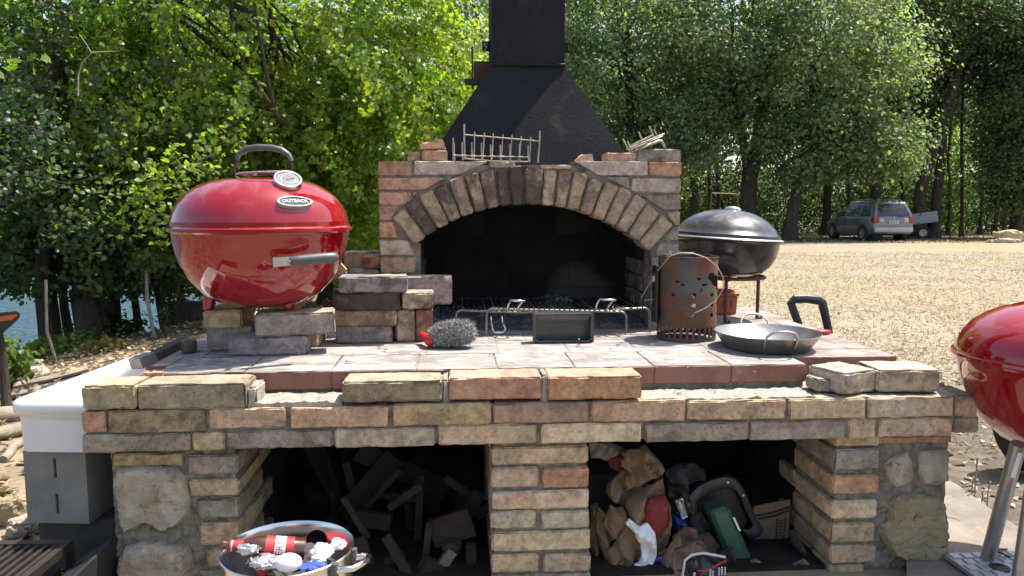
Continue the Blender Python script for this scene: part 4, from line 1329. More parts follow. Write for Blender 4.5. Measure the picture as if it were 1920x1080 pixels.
def red_kettle():
    D = 2.53
    c = wy(491, 430, D)
    k = D / F
    r = 162 * k
    r_ = root('kettle_grill', (c.x, c.y, ZT), YAW, 'round red enamel kettle grill with lid, standing on bricks on the table', 'kettle grill')
    zr = wy(487, 428, D).z - ZT
    zt = wy(487, 336, D).z - ZT
    zb = wy(487, 574, D).z - ZT
    lp = [(1.0, -.004), (1.015, 0.0), (.985, .006), (.985, .02), (.983, .10), (.96, .27), (.915, .45), (.84, .62), (.745, .76), (.64, .86), (.52, .93), (.39, .975), (.25, .993), (.001, 1.0)]
    lid_prof = [(a * r, b if i < 4 else b * (zt - zr)) for i, (a, b) in enumerate(lp)]
    T0 = Matrix.Translation((0, 0, zr + 0.004))
    lid = build('lid', MB().lathe(lid_prof, 72, M=T0), M['red'], r_, smooth=50)
    hb = zr - zb
    bp = [(1.025, .004), (1.025, -.006), (.985, -.010), (.98, -.05), (.972, -.13), (.95, -.25), (.90, -.43), (.81, -.62), (.66, -.81), (.52, -.91), (.36, -.97), (.18, -.995), (.001, -1.0)]
    bprof = [(a * r, b if i < 3 else b * hb) for i, (a, b) in enumerate(bp)]
    bowl = build('bowl', MB().lathe(bprof, 72, M=Matrix.Translation((0, 0, zr))), M['red'], r_, smooth=50)
    # lid handle: flat strap legs and a grip
    def K(px, py, dy=0.0):
        p = wy(px, py, D + dy)
        q = p - Vector((c.x, c.y, ZT))
        return Vector((q.x * CA + q.y * SA, -q.x * SA + q.y * CA, q.z))
    zz = lambda x: surface_at(lid_prof, abs(x))[0] + zr
    hl, hr_ = K(436, 330), K(548, 330)
    strap = [K(437, 334), K(440, 312), K(447, 292), K(460, 281)]
    strap2 = [K(547, 332), K(547, 312), K(545, 297), K(535, 284)]
    h = build('handle', MB().tube(strap, 0.008, 8, flat=0.5).tube(strap2, 0.008, 8, flat=0.5), M['iron'], lid, smooth=50)
    grip = [K(444, 299), K(449, 288), K(462, 279), K(484, 276), (K(508, 277)), K(528, 281), K(541, 290), K(547, 302)]
    build('handle', MB().tube(grip, [.009, .012, .0135, .014, .014, .0135, .012, .009], 12, flat=0.75), M['grey_grip'], lid, smooth=60)
    build('vent', MB().lathe([(0.0, .012), (0.075, .008), (0.08, .004), (0.078, 0.0)], 32, M=Matrix.Translation(K(488, 327)) @ Matrix.Rotation(R(-3), 4, 'Y')), M['steel'], lid, smooth=40)
    # gauge and badge sit on the lid towards the viewer
    def on_lid(az, rad):
        z, n = surface_at(lid_prof, rad)
        p = Vector((math.sin(az) * rad, -math.cos(az) * rad, z + zr + 0.004))
        nn = Vector((math.sin(az) * n.x, -math.cos(az) * n.x, n.y)).normalized()
        return p, nn
    p, nn = on_lid(R(40), r * 0.64)
    nn = (nn + Vector((-.02, -.28, 0))).normalized()
    p = p - nn * .006
    x = nn.cross(Vector((0, 0, 1))).normalized() * -1
    def frame(p, nn, roll=0.0):
        up = (Vector((0, 0, 1)) - nn * nn.z).normalized()
        x = up.cross(nn).normalized()
        m = Matrix((x, up, nn)).transposed().to_4x4()
        return Matrix.Translation(p) @ m @ Matrix.Rotation(roll, 4, 'Z')
    G = frame(p, nn)
    s = 0.0435
    build('thermometer', MB().lathe([(s, -.006), (s, .02), (s * .97, .026), (s * .84, .026), (s * .80, .021), (0, .021)], 40, M=G), M['steel'], lid, smooth=40)
    dial = MB().lathe([(s * .79, .0215), (s * .79, .0225), (0, .0228)], 36, M=G)
    build('dial', dial, M['gaugeface'], lid, smooth=40)
    ring = MB()
    for i in range(21):
        a = R(-130 + i * 13)
        ring.box(-.0007, s * .60, .0235, .0007, s * (.72 if i % 5 else .74), .0242, M=G @ Matrix.Rotation(-a, 4, 'Z'))
    ring.lathe([(s * .52, .0235), (s * .50, .0240), (s * .48, .0235)], 30, M=G)
    build('dial_mark', ring, M['whiteink'], lid)
    build('pointer', MB().box(-.001, -.006, .0245, .001, s * .55, .0255, M=G @ Matrix.Rotation(R(-70), 4, 'Z')), M['redplastic'], lid)
    p, nn = on_lid(R(32), r * 0.80)
    p, nn = on_lid(R(36), r * 0.90)
    B = frame(p, (nn * 0.75 + Vector((0.25, -0.55, 0.75)) * 0.25).normalized())
    E = Matrix.Diagonal((1.0, 0.36, 1.0, 1.0))
    w = 0.056
    build('badge', MB().lathe([(w * .99, -.012), (w, .004), (w * .97, .009), (w * .88, .009), (w * .87, .006)], 48, M=B @ E), M['badgerim'], lid, smooth=40)
    build('badge_panel', MB().lathe([(w * .875, .0055), (0, .0065)], 48, M=B @ E), M['badge'], lid, smooth=40)
    vs_, fs = TXT['badge']
    build('badge_lettering', MB().add(vs_, fs, M=B @ Matrix.Translation((0, 0, .0085)) @ Matrix.Diagonal((.82, .82, 1, 1))), M['whiteink'], lid)
    # side handle on the bowl
    a0, a1 = K(513, 492, -0.29), K(634, 482, -0.20)
    d = (a1 - a0).normalized()
    g = MB().tube([a0 + d * (a1 - a0).length * t for t in (.24, .26, .4, .6, .8, .95, 1.0)], [.0105, .0135, .0155, .017, .017, .0155, .008], 14)
    build('bowl_handle', g, M['grey_grip'], bowl, smooth=50)
    pa = MB()
    L = (a1 - a0).length
    f = Vector((0, -1, 0))
    up = Vector((0, 0, 1))
    pts = [(a0, .0135), (a0 + d * L * .27, .013)]
    vs_ = []
    for p_, hh in pts:
        vs_ += [p_ + up * hh - f * .001, p_ - up * hh - f * .001, p_ - up * hh + f * .004, p_ + up * hh + f * .004]
    pa.add(vs_, [(0, 1, 2, 3), (4, 7, 6, 5), (0, 4, 5, 1), (1, 5, 6, 2), (2, 6, 7, 3), (3, 7, 4, 0)])
    pa.box(-.002, 0, -.0135, .002, .16, .0135, M=Matrix.Translation(a0))
    pa.lathe([(.004, -.002), (.004, .006), (0, .008)], 12, M=Matrix.Translation(a0 + d * L * .25 + f * .004) @ rot_to(f))
    build('bowl_bracket', pa, M['alu'], bowl)
    for px, py0, py1, dy in ((391, 548, 581, -0.02), (541, 552, 588, -0.06), (470, 560, 585, 0.2)):
        a, b = K(px + 3, py0, dy), K(px, py1, dy)
        build('leg', MB().tube([a, a.lerp(b, .5), b], [.021, .0195, .017], 20), M['red'], r_, smooth=50)
red_kettle()

def black_kettle():
    D = 3.22
    c = wy(1362, 452, D)
    k = D / F
    r = 98 * k
    zr = wy(1362, 447, D).z
    r_ = root('kettle_grill', (c.x, c.y, ZT), YAW, 'black enamel kettle grill with lid on an iron rod stand, right of the arch', 'kettle grill')
    zr -= ZT
    tilt = Matrix.Translation((0, 0, zr)) @ Matrix.Rotation(R(3.4), 4, 'Y')
    hl, hb = 54 * k, 70 * k
    lp = [(1.0, -.003), (1.03, 0.002), (.99, .008), (.985, .02), (.96, .18), (.90, .36), (.80, .56), (.66, .74), (.48, .88), (.28, .97), (.1, 1.0), (.001, 1.0)]
    prof = [(a * r, b if i < 4 else b * hl) for i, (a, b) in enumerate(lp)]
    lid = build('lid', MB().lathe(prof, 64, M=tilt), M['blackenamel'], r_, smooth=50)
    build('rim_band', MB().lathe([(r * 1.035, -.001), (r * 1.045, .002), (r * 1.035, .0055), (r * .995, .0075)], 64, M=tilt), M['alu'], lid, smooth=50)
    bp = [(1.02, -.004), (1.0, -.010), (.975, -.08), (.965, -.22), (.93, -.45), (.84, -.68), (.70, -.86), (.50, -.96), (.25, -1.0), (.001, -1.0)]
    bprof = [(a * r, b if i < 2 else b * hb) for i, (a, b) in enumerate(bp)]
    bowl = build('bowl', MB().lathe(bprof, 64, M=tilt), M['blackenamel'], r_, smooth=50)
    build('vent', MB().lathe([(.034, -.004), (.034, .003), (.028, .010), (.012, .014), (0, .015)], 28, M=tilt @ Matrix.Translation((0.012, -0.01, hl))), M['steel'], lid, smooth=50)
    # front bracket
    b = MB()
    b.box(-.06, -.004, -.018, .062, .004, .002, M=Matrix.Translation((-.098, -r * 1.06, -.068 + zr)))
    b.box(.058, 0, -.018, .062, .05, .002, M=Matrix.Translation((-.098, -r * 1.06, -.068 + zr)))
    b.box(-.06, 0, -.018, -.056, .05, .002, M=Matrix.Translation((-.098, -r * 1.06, -.068 + zr)))
    build('bowl_bracket', b, M['iron'], bowl)
    zs = zr - hb - .004
    st = []
    def L(px, py, y):
        p = wy(px, py, y)
        q = p - Vector((c.x, c.y, ZT))
        return Vector((q.x * CA + q.y * SA, -q.x * SA + q.y * CA, q.z))
    build('stand_ring', MB().tube([(0.13 * math.cos(a) + .03, 0.13 * math.sin(a), zs) for a in np.linspace(0, 2 * math.pi, 30)[:-1]], .007, 8, closed=True), M['brown_rust'], r_, smooth=50)
    for (x, y) in ((.135, -.02), (-.04, -.125), (-.03, .15)):
        d = Vector((x, y, 0)).normalized()
        pts = [Vector((0.03, 0, zs - .008)) + d * .02, Vector((x - d.x * .012, y - d.y * .012, zs - .006)), Vector((x, y, zs - .018)), Vector((x, y, zs * .5)), Vector((x, y, .002)), Vector((x + .02, y, .006))]
        build('leg', MB().tube(pts, .0075, 8), M['brown_rust'], r_, smooth=50)
black_kettle()

def right_kettle():
    D = 2.15
    c = wy(1999, 672, D)
    k = D / F
    r = 186 * k
    zr = wy(1999, 672, D).z
    r_ = root('kettle_grill', (c.x, c.y, 0.04), YAW, 'red enamel kettle grill on grey tube legs at the right edge of the photo', 'kettle grill')
    o = Vector((c.x, c.y, 0.04))
    zr -= o.z
    hl, hb = 98 * k, 182 * k
    lp = [(1.0, -.002), (1.0, 0.012), (.975, .15), (.93, .34), (.85, .53), (.73, .70), (.58, .84), (.42, .93), (.25, .98), (.001, 1.0)]
    prof = [(a * r, b if i < 2 else b * hl + .01) for i, (a, b) in enumerate(lp)]
    lid = build('lid', MB().lathe(prof, 72, M=Matrix.Translation((0, 0, zr + .006))), M['red'], r_, smooth=50)
    bp = [(1.0, .010), (1.03, .008), (1.035, 0.0), (1.01, -.008), (.985, -.012), (.96, -.16), (.915, -.34), (.83, -.54), (.71, -.72), (.55, -.87), (.36, -.96), (.15, -1.0), (.001, -1.0)]
    bprof = [(a * r, b if i < 5 else b * hb) for i, (a, b) in enumerate(bp)]
    bowl = build('bowl', MB().lathe(bprof, 72, M=Matrix.Translation((0, 0, zr))), M['red'], r_, smooth=50)
    def L(px, py, y):
        p = wy(px, py, y) - o
        return Vector((p.x * CA + p.y * SA, -p.x * SA + p.y * CA, p.z))
    hp = [L(1864, 596, D + .1), L(1874, 582, D + .1), L(1895, 574, D + .1), L(1925, 570, D + .1), L(1975, 568, D + .1), L(2000, 575, D + .1), L(2010, 592, D + .1)]
    build('handle', MB().tube(hp, .009, 10), M['alu'], lid, smooth=50)
    build('handle_plate', MB().tube([L(1862, 590, D + .1), L(1872, 594, D + .1), L(1880, 588, D + .1)], .008, 8), M['black'], lid, smooth=50)
    build('handle_plate', MB().tube([L(1893, 585, D + .16), L(1930, 577, D + .16)], .012, 8), M['wood'], lid, smooth=50)
    build('vent', MB().lathe([(.0, .02), (.03, .015), (.032, 0)], 20, M=Matrix.Translation(L(1818, 634, D + .12))), M['steel'], lid, smooth=50)
    gx = 1.0
    legs = [((1910, 832), (1850, 1058), 2.03, 2.15), ((1948, 838), (1908, 1110), 1.98, 1.97), ((2070, 838), (2130, 1060), 2.15, 2.2)]
    for (a, b, ya, yb) in legs:
        pa, pb = L(*a, ya), L(*b, yb)
        pb.z = max(pb.z, 0.012)
        build('leg', MB().tube([pa, pa.lerp(pb, .5), pb], .0195, 16), M['alu'], r_, smooth=50)
    # wire brace between the legs
    pa = L(1862, 1030, 2.14)
    build('brace', MB().tube([pa, pa + Vector((.12, .10, -.05))], .003, 6).tube([pa, pa + Vector((.14, .04, -.07))], .003, 6), M['iron'], r_, smooth=50)
    build('sticker', MB().box(-.006, -.0015, -.035, .006, .0015, .035, M=Matrix.Translation(L(1896, 868, 2.02) + Vector((0, -.02, 0))) @ Matrix.Rotation(R(14), 4, 'Y')), M['whiteink'], r_)
right_kettle()

# black wheel behind the right kettle
def tyre():
    p = wy(1935, 905, 3.05)
    z = gh(p.x, p.y)
    o = root('barrow_wheel', (p.x, p.y, z), R(20), 'black rubber wheel leaning in the shade behind the right red kettle', 'wheel')
    rr, tw_ = .20, .055
    prof = [(rr - .055, -tw_ * .7), (rr - .02, -tw_), (rr, -tw_ * .6), (rr + .006, 0), (rr, tw_ * .6), (rr - .02, tw_), (rr - .055, tw_ * .7), (rr - .06, 0), (rr - .055, -tw_ * .7)]
    Mx = Matrix.Translation((0, 0, rr + .005)) @ Matrix.Rotation(R(76), 4, 'X')
    build('tyre', MB().lathe(prof, 40, M=Mx), M['rubber'], o, smooth=40)
    build('rim', MB().lathe([(rr - .056, -.03), (.05, -.012), (.03, -.04), (.0, -.04)], 30, M=Mx).lathe([(rr - .056, .03), (.05, .012), (.03, .04), (0, .04)], 30, M=Mx), M['black'], o, smooth=40)
    build('axle', MB().tube([(-.32, -.02, rr + .06), (.3, -.03, rr + .045)], .006, 8), M['iron'], o, smooth=40)
tyre()

# ================================================================== THINGS ON THE TABLE
def grate(z, v0, v1, u0, u1, label, sag=0.0, dz=0.0, loops=(), foot=0.0, bars=24, zr=0.0, hang=None):
    r_, off = sroot('grill_grate', (u0 + u1) / 2, v0, ZT, label, 'grill grate', 'wire grates in the fire opening')
    def bar(v, zz, tilt):
        c = .018
        pts = [(u0 - foot, v, ZT + .006), (u0, v, zz - c), (u0 + c * .3, v, zz - c * .3), (u0 + c, v, zz)]
        for t in (.2, .35, .5, .65, .8):
            pts.append((u0 + (u1 - u0) * t, v, zz + tilt * t - sag * math.sin(math.pi * t)))
        pts += [(u1 - c, v, zz + tilt), (u1 - c * .3, v, zz + tilt - c * .3), (u1, v, zz + tilt - c), (u1 + foot, v, ZT + .006)]
        return MB().tube(pts, .0046, 8)
    build('frame_bar', bar(v0, z, dz), M['grate'], r_, off, 60)
    build('frame_bar', bar(v1, z + zr, dz), M['iron'], r_, off, 60)
    for i in range(bars):
        t = (i + .7) / (bars + .4)
        u = u0 + .012 + (u1 - u0 - .024) * t
        zz = z + dz * t - sag * math.sin(math.pi * t) + .004
        build('grate_bar', MB().tube([(u, v0 - .006, zz), (u + rng.uniform(-.003, .003), (v0 + v1) / 2, zz + zr / 2 - .004), (u, v1 + .006, zz + zr)], .0028, 6), M['iron'] if i % 4 else M['grate'], r_, off, 60)
    for (px0, px1, py0, py1, f) in loops:
        a, b = onv(px0, py0, v0)[0], onv(px1, py0, v0)[0]
        zt = onv(px0, py0, v0)[1]
        pts = [(a, v0, z - .004), (a + .004, v0 - .004, z + .016), (a + .012, v0 - .02, zt + .004)]
        pts += [(a + (b - a) * .5, v0 - .035 - f, zt + .002), (b + .012, v0 - .025 - f, zt), (b + .006, v0 - .012, zt - .003), (b - .008, v0 - .003, z + .008), (b - .012, v0, z - .004)]
        build('handle', MB().tube(pts, .0045, 8), M['steel'], r_, off, 60)
    return r_, off

za_ = onv(1040, 576, 2.80)[1]
grate(za_, 2.77, 3.11, onv(912, 590, 2.80)[0], onv(1171, 590, 2.80)[0], 'upper wire grill grate with two shiny handles in the fire opening', 0.0, onv(1150, 577, 2.80)[1] - onv(930, 571, 2.80)[1],
      ((951, 976, 563, 573, 0), (1117, 1145, 561, 575, 0)), .002, 26)
r2, of2 = grate(onv(870, 579, 2.825)[1], 2.785, 3.16, onv(855, 590, 2.825)[0], onv(1212, 590, 2.825)[0], 'wide sagging wire grill grate under the upper one, standing on its bent legs', 0.012, .002, ((1148, 1172, 576, 590, .02),), .004, 34)
# its front grip hangs down
zz = onv(932, 597, 2.84)[1]
a, b = onv(920, 600, 2.84)[0], onv(944, 600, 2.84)[0]
zb_ = onv(932, 621, 2.82)[1]
build('handle', MB().tube([(a, 2.82, zz + .01), (a, 2.80, zz - .005), (a + .004, 2.785, zb_ + .012), (a + .012, 2.78, zb_), (b - .004, 2.78, zb_ + .002), (b + .004, 2.785, zb_ + .012), (b - .006, 2.80, zz - .012), (b - .008, 2.82, zz + .008)], .0055, 8), M['steel'], r2, of2, 60)

def black_tray():
    v = onz(1056, 643, ZT)[1]
    u0, u1 = onv(1001, 620, v)[0], onv(1111, 620, v)[0]
    z0, z1 = ZT + .002, onv(1056, 589, v)[1]
    r_, off = sroot('metal_tray', (u0 + u1) / 2, v, ZT, 'blackened metal tray standing on its side in front of the grates', 'tray')
    d = .045
    t = .002
    mb = MB().box(u0, v + d, z0, u1, v + d + t, z1)
    mb.box(u0, v, z0, u0 + t, v + d - .0005, z1); mb.box(u1 - t, v, z0, u1, v + d - .0005, z1)
    mb.box(u0 + t + .0005, v, z0, u1 - t - .0005, v + d - .0005, z0 + t); mb.box(u0 + t + .0005, v, z1 - t, u1 - t - .0005, v + d - .0005, z1)
    build('pan', mb, M['tray'], r_, off)
    rim = [(u0 + .004, v - .004, z1 - .002), (u0 + .004, v - .004, z0 + .012), (u0 + .014, v - .004, z0 + .003), (u1 - .014, v - .004, z0 + .003), (u1 - .004, v - .004, z0 + .012), (u1 - .004, v - .004, z1 - .002)]
    build('rim', MB().tube(rim, .0045, 8).box(u0 - .004, v - .006, z0, u0 + .003, v - .001, z1 + .004).box(u1 - .003, v - .006, z0, u1 + .004, v - .001, z1 + .004), M['tray'], r_, off, 50)
    fl = [(u0 + .008, z1 - .004), (u1 - .008, z1 - .004), (u1 - .018, z1 - .021), (u0 + .018, z1 - .021)]
    build('flap', MB().prism(fl, v - .004, v - .002), M['tray'], r_, off)
    build('rivet', MB().lathe([(.003, 0), (.0025, .002), (0, .0025)], 10, M=Matrix.Translation((onv(1085, 634, v)[0], v - .0075, onv(1085, 635, v)[1])) @ Matrix.Rotation(R(90), 4, 'X')), M['whiteink'], r_, off)
black_tray()

def brush():
    v = onz(848, 655, ZT)[1] + .03
    u, z = onv(848, 629, v)
    r_, off = sroot('fire_brush', u, v, ZT, 'grey frayed hearth brush with a red handle lying in front of the brick stack', 'brush')
    ax = Vector((1, -.15, .16)).normalized()
    c = Vector((u, v, ZT + .046))
    core = MB()
    vs_ = MB()
    mtx = Matrix.Translation(c) @ ax.to_track_quat('Z', 'Y').to_matrix().to_4x4()
    core.lathe([(0, -.072), (.024, -.066), (.034, -.03), (.036, 0), (.034, .035), (.024, .062), (0, .07)], 20, M=mtx)
    build('head', core, M['bristle'], r_, off, 60)
    for i in range(5200):
        t = rng.uniform(-.07, .07)
        th = rng.uniform(0, 2 * math.pi)
        rad = .036 * math.sqrt(max(0, 1 - (t / .075) ** 2))
        d = Vector((math.cos(th), math.sin(th), rng.gauss(0.15 + t * 6, .45))).normalized()
        p0 = Vector((math.cos(th) * rad * .9, math.sin(th) * rad * .9, t))
        L = rng.uniform(.013, .026)
        bend = Vector((rng.gauss(0, .8), rng.gauss(0, .8), rng.gauss(0, .8)))
        p1 = p0 + d * L * .6
        p2 = p1 + (d + bend).normalized() * L * .5
        s = d.cross(Vector((rng.gauss(0, 1), rng.gauss(0, 1), rng.gauss(0, 1)))).normalized() * .0010
        pts = [mtx @ q for q in (p0 - s, p0 + s, p1 - s, p1 + s, p2)]
        if min(q.z for q in pts) < ZT + .002:
            continue
        vs_.add(pts, [(0, 1, 3, 2), (2, 3, 4)])
    b = build('bristles', vs_, M['bristle'], r_, off)
    tag(b, kind='stuff')
    h0 = Vector((onv(806, 640, v)[0], v - .01, ZT + .026))
    hd = Vector((-.3, .95, .06)).normalized()
    build('handle', MB().tube([h0 + Vector((.012, -.004, .002)), h0, h0 + hd * .012, h0 + hd * .05, h0 + hd * .1], [.014, .019, .018, .012, .011], 14), M['redplastic'], r_, off, 60)
brush()

def chimney_starter():
    v = onz(1288, 643, ZT)[1] + .10
    u = onv(1288, 560, v)[0]
    k = v / F
    r = 56 * k
    h = onv(1288, 481, v)[1] - ZT
    r_, off = sroot('chimney_starter', u, v, ZT, 'rusty perforated charcoal chimney starter with a wire bail, standing right of the fire opening', 'chimney starter')
    n, m = 120, 72
    hole = set()
    def ang(px):
        return math.asin(max(-1, min(1, (px - 1288) / 56.0)))   # 0 faces the viewer
    def cells(px, py, a, b):
        th, zz = ang(px), (onv(1288, py, v)[1] - ZT)
        out = []
        for i in range(n):
            t = (i / n) * 2 * math.pi - math.pi
            for j in range(m):
                z = (j + .5) / m * h
                d = ((t - th) * r / a) ** 2 + ((z - zz) / b) ** 2
                if d < 1 + .25 * noise.noise(Vector((t * 9, z * 90, 1))): out.append((i, j))
        return out
    for px in (1248, 1283, 1321, 1338):
        for py in (549, 567, 586):
            hole.update(cells(px, py, .0075, .0075))
    for px in (1268, 1300, 1240):
        for py in (557, 575):
            pass
    hole.update(cells(1330, 524, .030, .020)); hole.update(cells(1320, 516, .02, .014)); hole.update(cells(1335, 535, .014, .018))
    hole.update(cells(1254, 525, .011, .005)); hole.update(cells(1262, 531, .009, .004)); hole.update(cells(1292, 519, .009, .005)); hole.update(cells(1297, 540, .005, .006))
    hole.update(cells(1303, 530, .012, .004))
    # holes on the far side too
    for i in range(0, n, 10):
        if i < n * .25 or i > n * .75:
            for py in (549, 567, 586):
                j = int((onv(1288, py, v)[1] - ZT) / h * m)
                for a in (0, 1):
                    for b in (0, 1, 2):
                        hole.add((i + a, j + b))
    for i in range(n):
        if i % 4 in (0, 1):
            for j in range(int(.012 / h * m) + 1, int(.052 / h * m)):
                hole.add((i, j))
    mb = MB()
    vs_ = []
    for j in range(m + 1):
        for i in range(n):
            t = (i / n) * 2 * math.pi - math.pi
            z = j / m * h
            if j == m: z += .004 * noise.noise(Vector((math.cos(t) * 5, math.sin(t) * 5, 0))) - .002
            dent = .004 * noise.noise(Vector((math.cos(t) * 2, math.sin(t) * 2, z * 7)))
            rr = r + dent * sst(.05, .2, z)
            vs_.append((u + math.sin(t) * rr, v - math.cos(t) * rr, ZT + .002 + z))
    N = len(vs_)
    for j in range(m + 1):
        for i in range(n):
            x, y, z = vs_[j * n + i]
            vs_.append((u + (x - u) * .985, v + (y - v) * .985, z))
    fs = []
    def solid(i, j):
        return 0 <= j < m and (i % n, j) not in hole
    for j in range(m):
        for i in range(n):
            if not solid(i, j): continue
            i2 = (i + 1) % n
            a, b, c, d = j * n + i, j * n + i2, (j + 1) * n + i2, (j + 1) * n + i
            fs.append((a, b, c, d)); fs.append((d + N, c + N, b + N, a + N))
            for (e0, e1, ii, jj) in ((a, b, i, j - 1), (c, d, i, j + 1), (b, c, i + 1, j), (d, a, i - 1, j)):
                if not solid(ii, jj):
                    fs.append((e1, e0, e0 + N, e1 + N))
    mb.add(vs_, fs)
    build('can', mb, M['rust'], r_, off, 45)
    build('rim', MB().tube([(u + r * 1.005 * math.cos(a), v + r * 1.005 * math.sin(a), ZT + h + .001 + .003 * noise.noise(Vector((math.cos(a) * 5, math.sin(a) * 5, 0)))) for a in np.linspace(0, 2 * math.pi, 48)[:-1]], .0018, 6, closed=True), M['iron'], r_, off, 60)
    # inner coal basket
    build('basket', MB().lathe([(r * .96, .062), (r * .5, .13), (0.004, .17)], 24, M=Matrix.Translation((u, v, ZT))), M['iron'], r_, off, 40)
    # heat shield strip at the left and its wire
    sx = onv(1232, 550, v)[0]
    build('heat_shield', MB().box(sx - .012, v - .03, onv(1232, 603, v)[1], sx - .004, v + .03, onv(1232, 498, v)[1], b=.001), M['iron'], r_, off)
    vf = v - r - .012
    def P(px, py, dv=0.0):
        a, b = onv(px, py, vf + dv)
        return (a, vf + dv, b)
    bail = [P(1234, 507, r * .8), P(1242, 497, r * .4), P(1256, 480, .01), P(1276, 474), P(1300, 475), P(1325, 484), P(1345, 500), P(1355, 519), P(1357, 536), P(1350, 553), P(1338, 567), P(1322, 578), P(1302, 587)]
    build('bail', MB().tube(bail, .0019, 8), M['wire'], r_, off, 60)
    build('bail', MB().tube([P(1237, 498, r), P(1229, 512, r), P(1213, 540, r), P(1202, 559, r), P(1209, 563, r), P(1230, 561, r)], .0013, 6), M['wire'], r_, off, 60)
    e = P(1256, 476, .02)
    build('wire_knot', MB().tube([(e[0] - .01, e[1], e[2] - .012), (e[0], e[1], e[2] + .006), (e[0] + .006, e[1] - .003, e[2] - .004), (e[0] - .004, e[1] - .004, e[2] - .002), (e[0] + .004, e[1], e[2] + .01)], .0022, 6), M['wire'], r_, off, 60)
    for py in (524, 521):
        pass
    lug = P(1229, 523, r)
    build('lug', MB().box(lug[0] - .012, lug[1] - .004, lug[2] - .010, lug[0] + .004, lug[1] + .004, lug[2] + .010, b=.002), M['alu'], r_, off)
chimney_starter()

def pan():
    D = 2.54
    c = wy(1438, 634, D)
    u, v = c.x * CA + c.y * SA, -c.x * SA + c.y * CA
    r = 98 * D / F
    r_, off = sroot('paella_pan', u, v, ZT, 'wide shallow steel pan with two loop handles, on the right of the table', 'pan')
    T_ = Matrix.Translation((u, v, ZT + .003))
    hh = .052
    prof = [(0.001, 0), (r * .76, 0), (r * .80, .003), (r * .985, hh - .003), (r * 1.0, hh), (r * .995, hh + .002), (r * .975, hh - .002), (r * .785, .006), (r * .75, .004), (.001, .003)]
    build('dish', MB().lathe(prof, 72, M=T_), M['pan'], r_, off, 40)
    def handle(az):
        d = Vector((math.sin(az), -math.cos(az), 0)); t = Vector((math.cos(az), math.sin(az), 0))
        o = Vector((u, v, ZT + .003))
        w_ = .047
        pts = [(-1.0, -.004, .022), (-1.03, .004, .045), (-1.0, .010, .062), (-.72, .022, .078), (-.3, .028, .083), (.3, .028, .083), (.72, .022, .078), (1.0, .010, .062), (1.03, .004, .045), (1.0, -.004, .022)]
        pp = []
        for a, b, z in pts:
            # wall radius at this height
            rw = r * (.80 + .19 * min(z, hh) / hh)
            pp.append(o + d * (math.sqrt(max(rw * rw - (a * w_) ** 2, 0)) + b + .004) + t * (a * w_) + Vector((0, 0, z)))
        return build('handle', MB().tube(pp, .0042, 8), M['alu'], r_, off, 60)
    handle(R(-8)); handle(R(172))
pan()

mb = MB()
vq = 2.72
pu, pz = onv(1541, 641, vq)
mb.tube([(pu - .028, vq, ZT + .008), (pu, vq - .012, ZT + .010), (pu + .026, vq, ZT + .009), (pu + .022, vq + .02, ZT + .008), (pu - .015, vq + .025, ZT + .008)], .0085, 10, closed=True)
single('bottle_opener', mb, M['redplastic'], 'small red plastic ring lying behind the shallow pan', 'ring', smooth=60)

def planter():
    v = onz(1365, 590, ZT)[1]
    u0, u1 = onv(1316, 570, v)[0], onv(1384, 570, v)[0]
    z1 = onv(1360, 555, v)[1]
    r_, off = sroot('terracotta_box', (u0 + u1) / 2, v, ZT, 'terracotta coloured box with a lid on the back of the table behind the chimney starter', 'box')
    mb = MB().hexa([(u0 + .006, ZT + .001), (u1 - .006, ZT + .001), (u1 - .002, z1 - .002), (u0 + .002, z1 - .002)], v, v + .13, .004, .001, (2, 2, 2))
    for i in range(4):
        a = u0 + .02 + i * (u1 - u0 - .05) / 3
        mb.box(a, v - .003, ZT + .03, a + .012, v - .0005, z1 - .02)
    build('box', mb, M['terracotta'], r_, off)
    mb = MB().hexa([(u0 - .004, z1 - .001), (u1 + .004, z1 - .001), (u1 + .004, z1 + .013), (u0 - .004, z1 + .013)], v - .008, v + .14, .003, .001, (2, 2, 1))
    mb.hexa([(u0 + .02, z1 + .012), (u1 - .006, z1 + .012), (u1 - .022, z1 + .030), (u0 + .03, z1 + .030)], v + .01, v + .12, .004, .001, (2, 2, 1))
    build('lid', mb, M['terracotta'], r_, off)
planter()

def cooler():
    y = 3.5
    a = wy(1483, 600, y)
    b = wy(1553, 600, y)
    c = (a + b) / 2
    zg = gh(c.x, c.y)
    o = root('cool_box', (c.x, c.y, zg), 0, 'black plastic carrying handle standing up behind the right edge of the table', 'handle')
    def L(px, py):
        return wy(px, py, y) - Vector((c.x, c.y, zg))
    pts = [L(1500, 640), L(1497, 607), L(1489, 585), L(1483, 568), L(1490, 561), L(1512, 560), L(1535, 563), L(1542, 568), L(1547, 590), L(1554, 622), L(1557, 645)]
    build('handle', MB().tube(pts, [.013, .015, .015, .016, .017, .016, .017, .017, .016, .015, .013], 8, flat=1.25), M['black'], o, smooth=35)
    bz = L(1520, 645).z
    build('body', MB().box(-.14, -.10, .05, .14, .16, bz, b=.02), M['black'], o, smooth=40)
    for s_ in (-1, 1):
        build('wheel', MB().lathe([(.05, -.02), (.055, 0), (.05, .02), (0, .02)], 20, M=Matrix.Translation((.155 * s_, .12, .055)) @ Matrix.Rotation(R(90), 4, 'Y')), M['rubber'], o, smooth=40)
cooler()

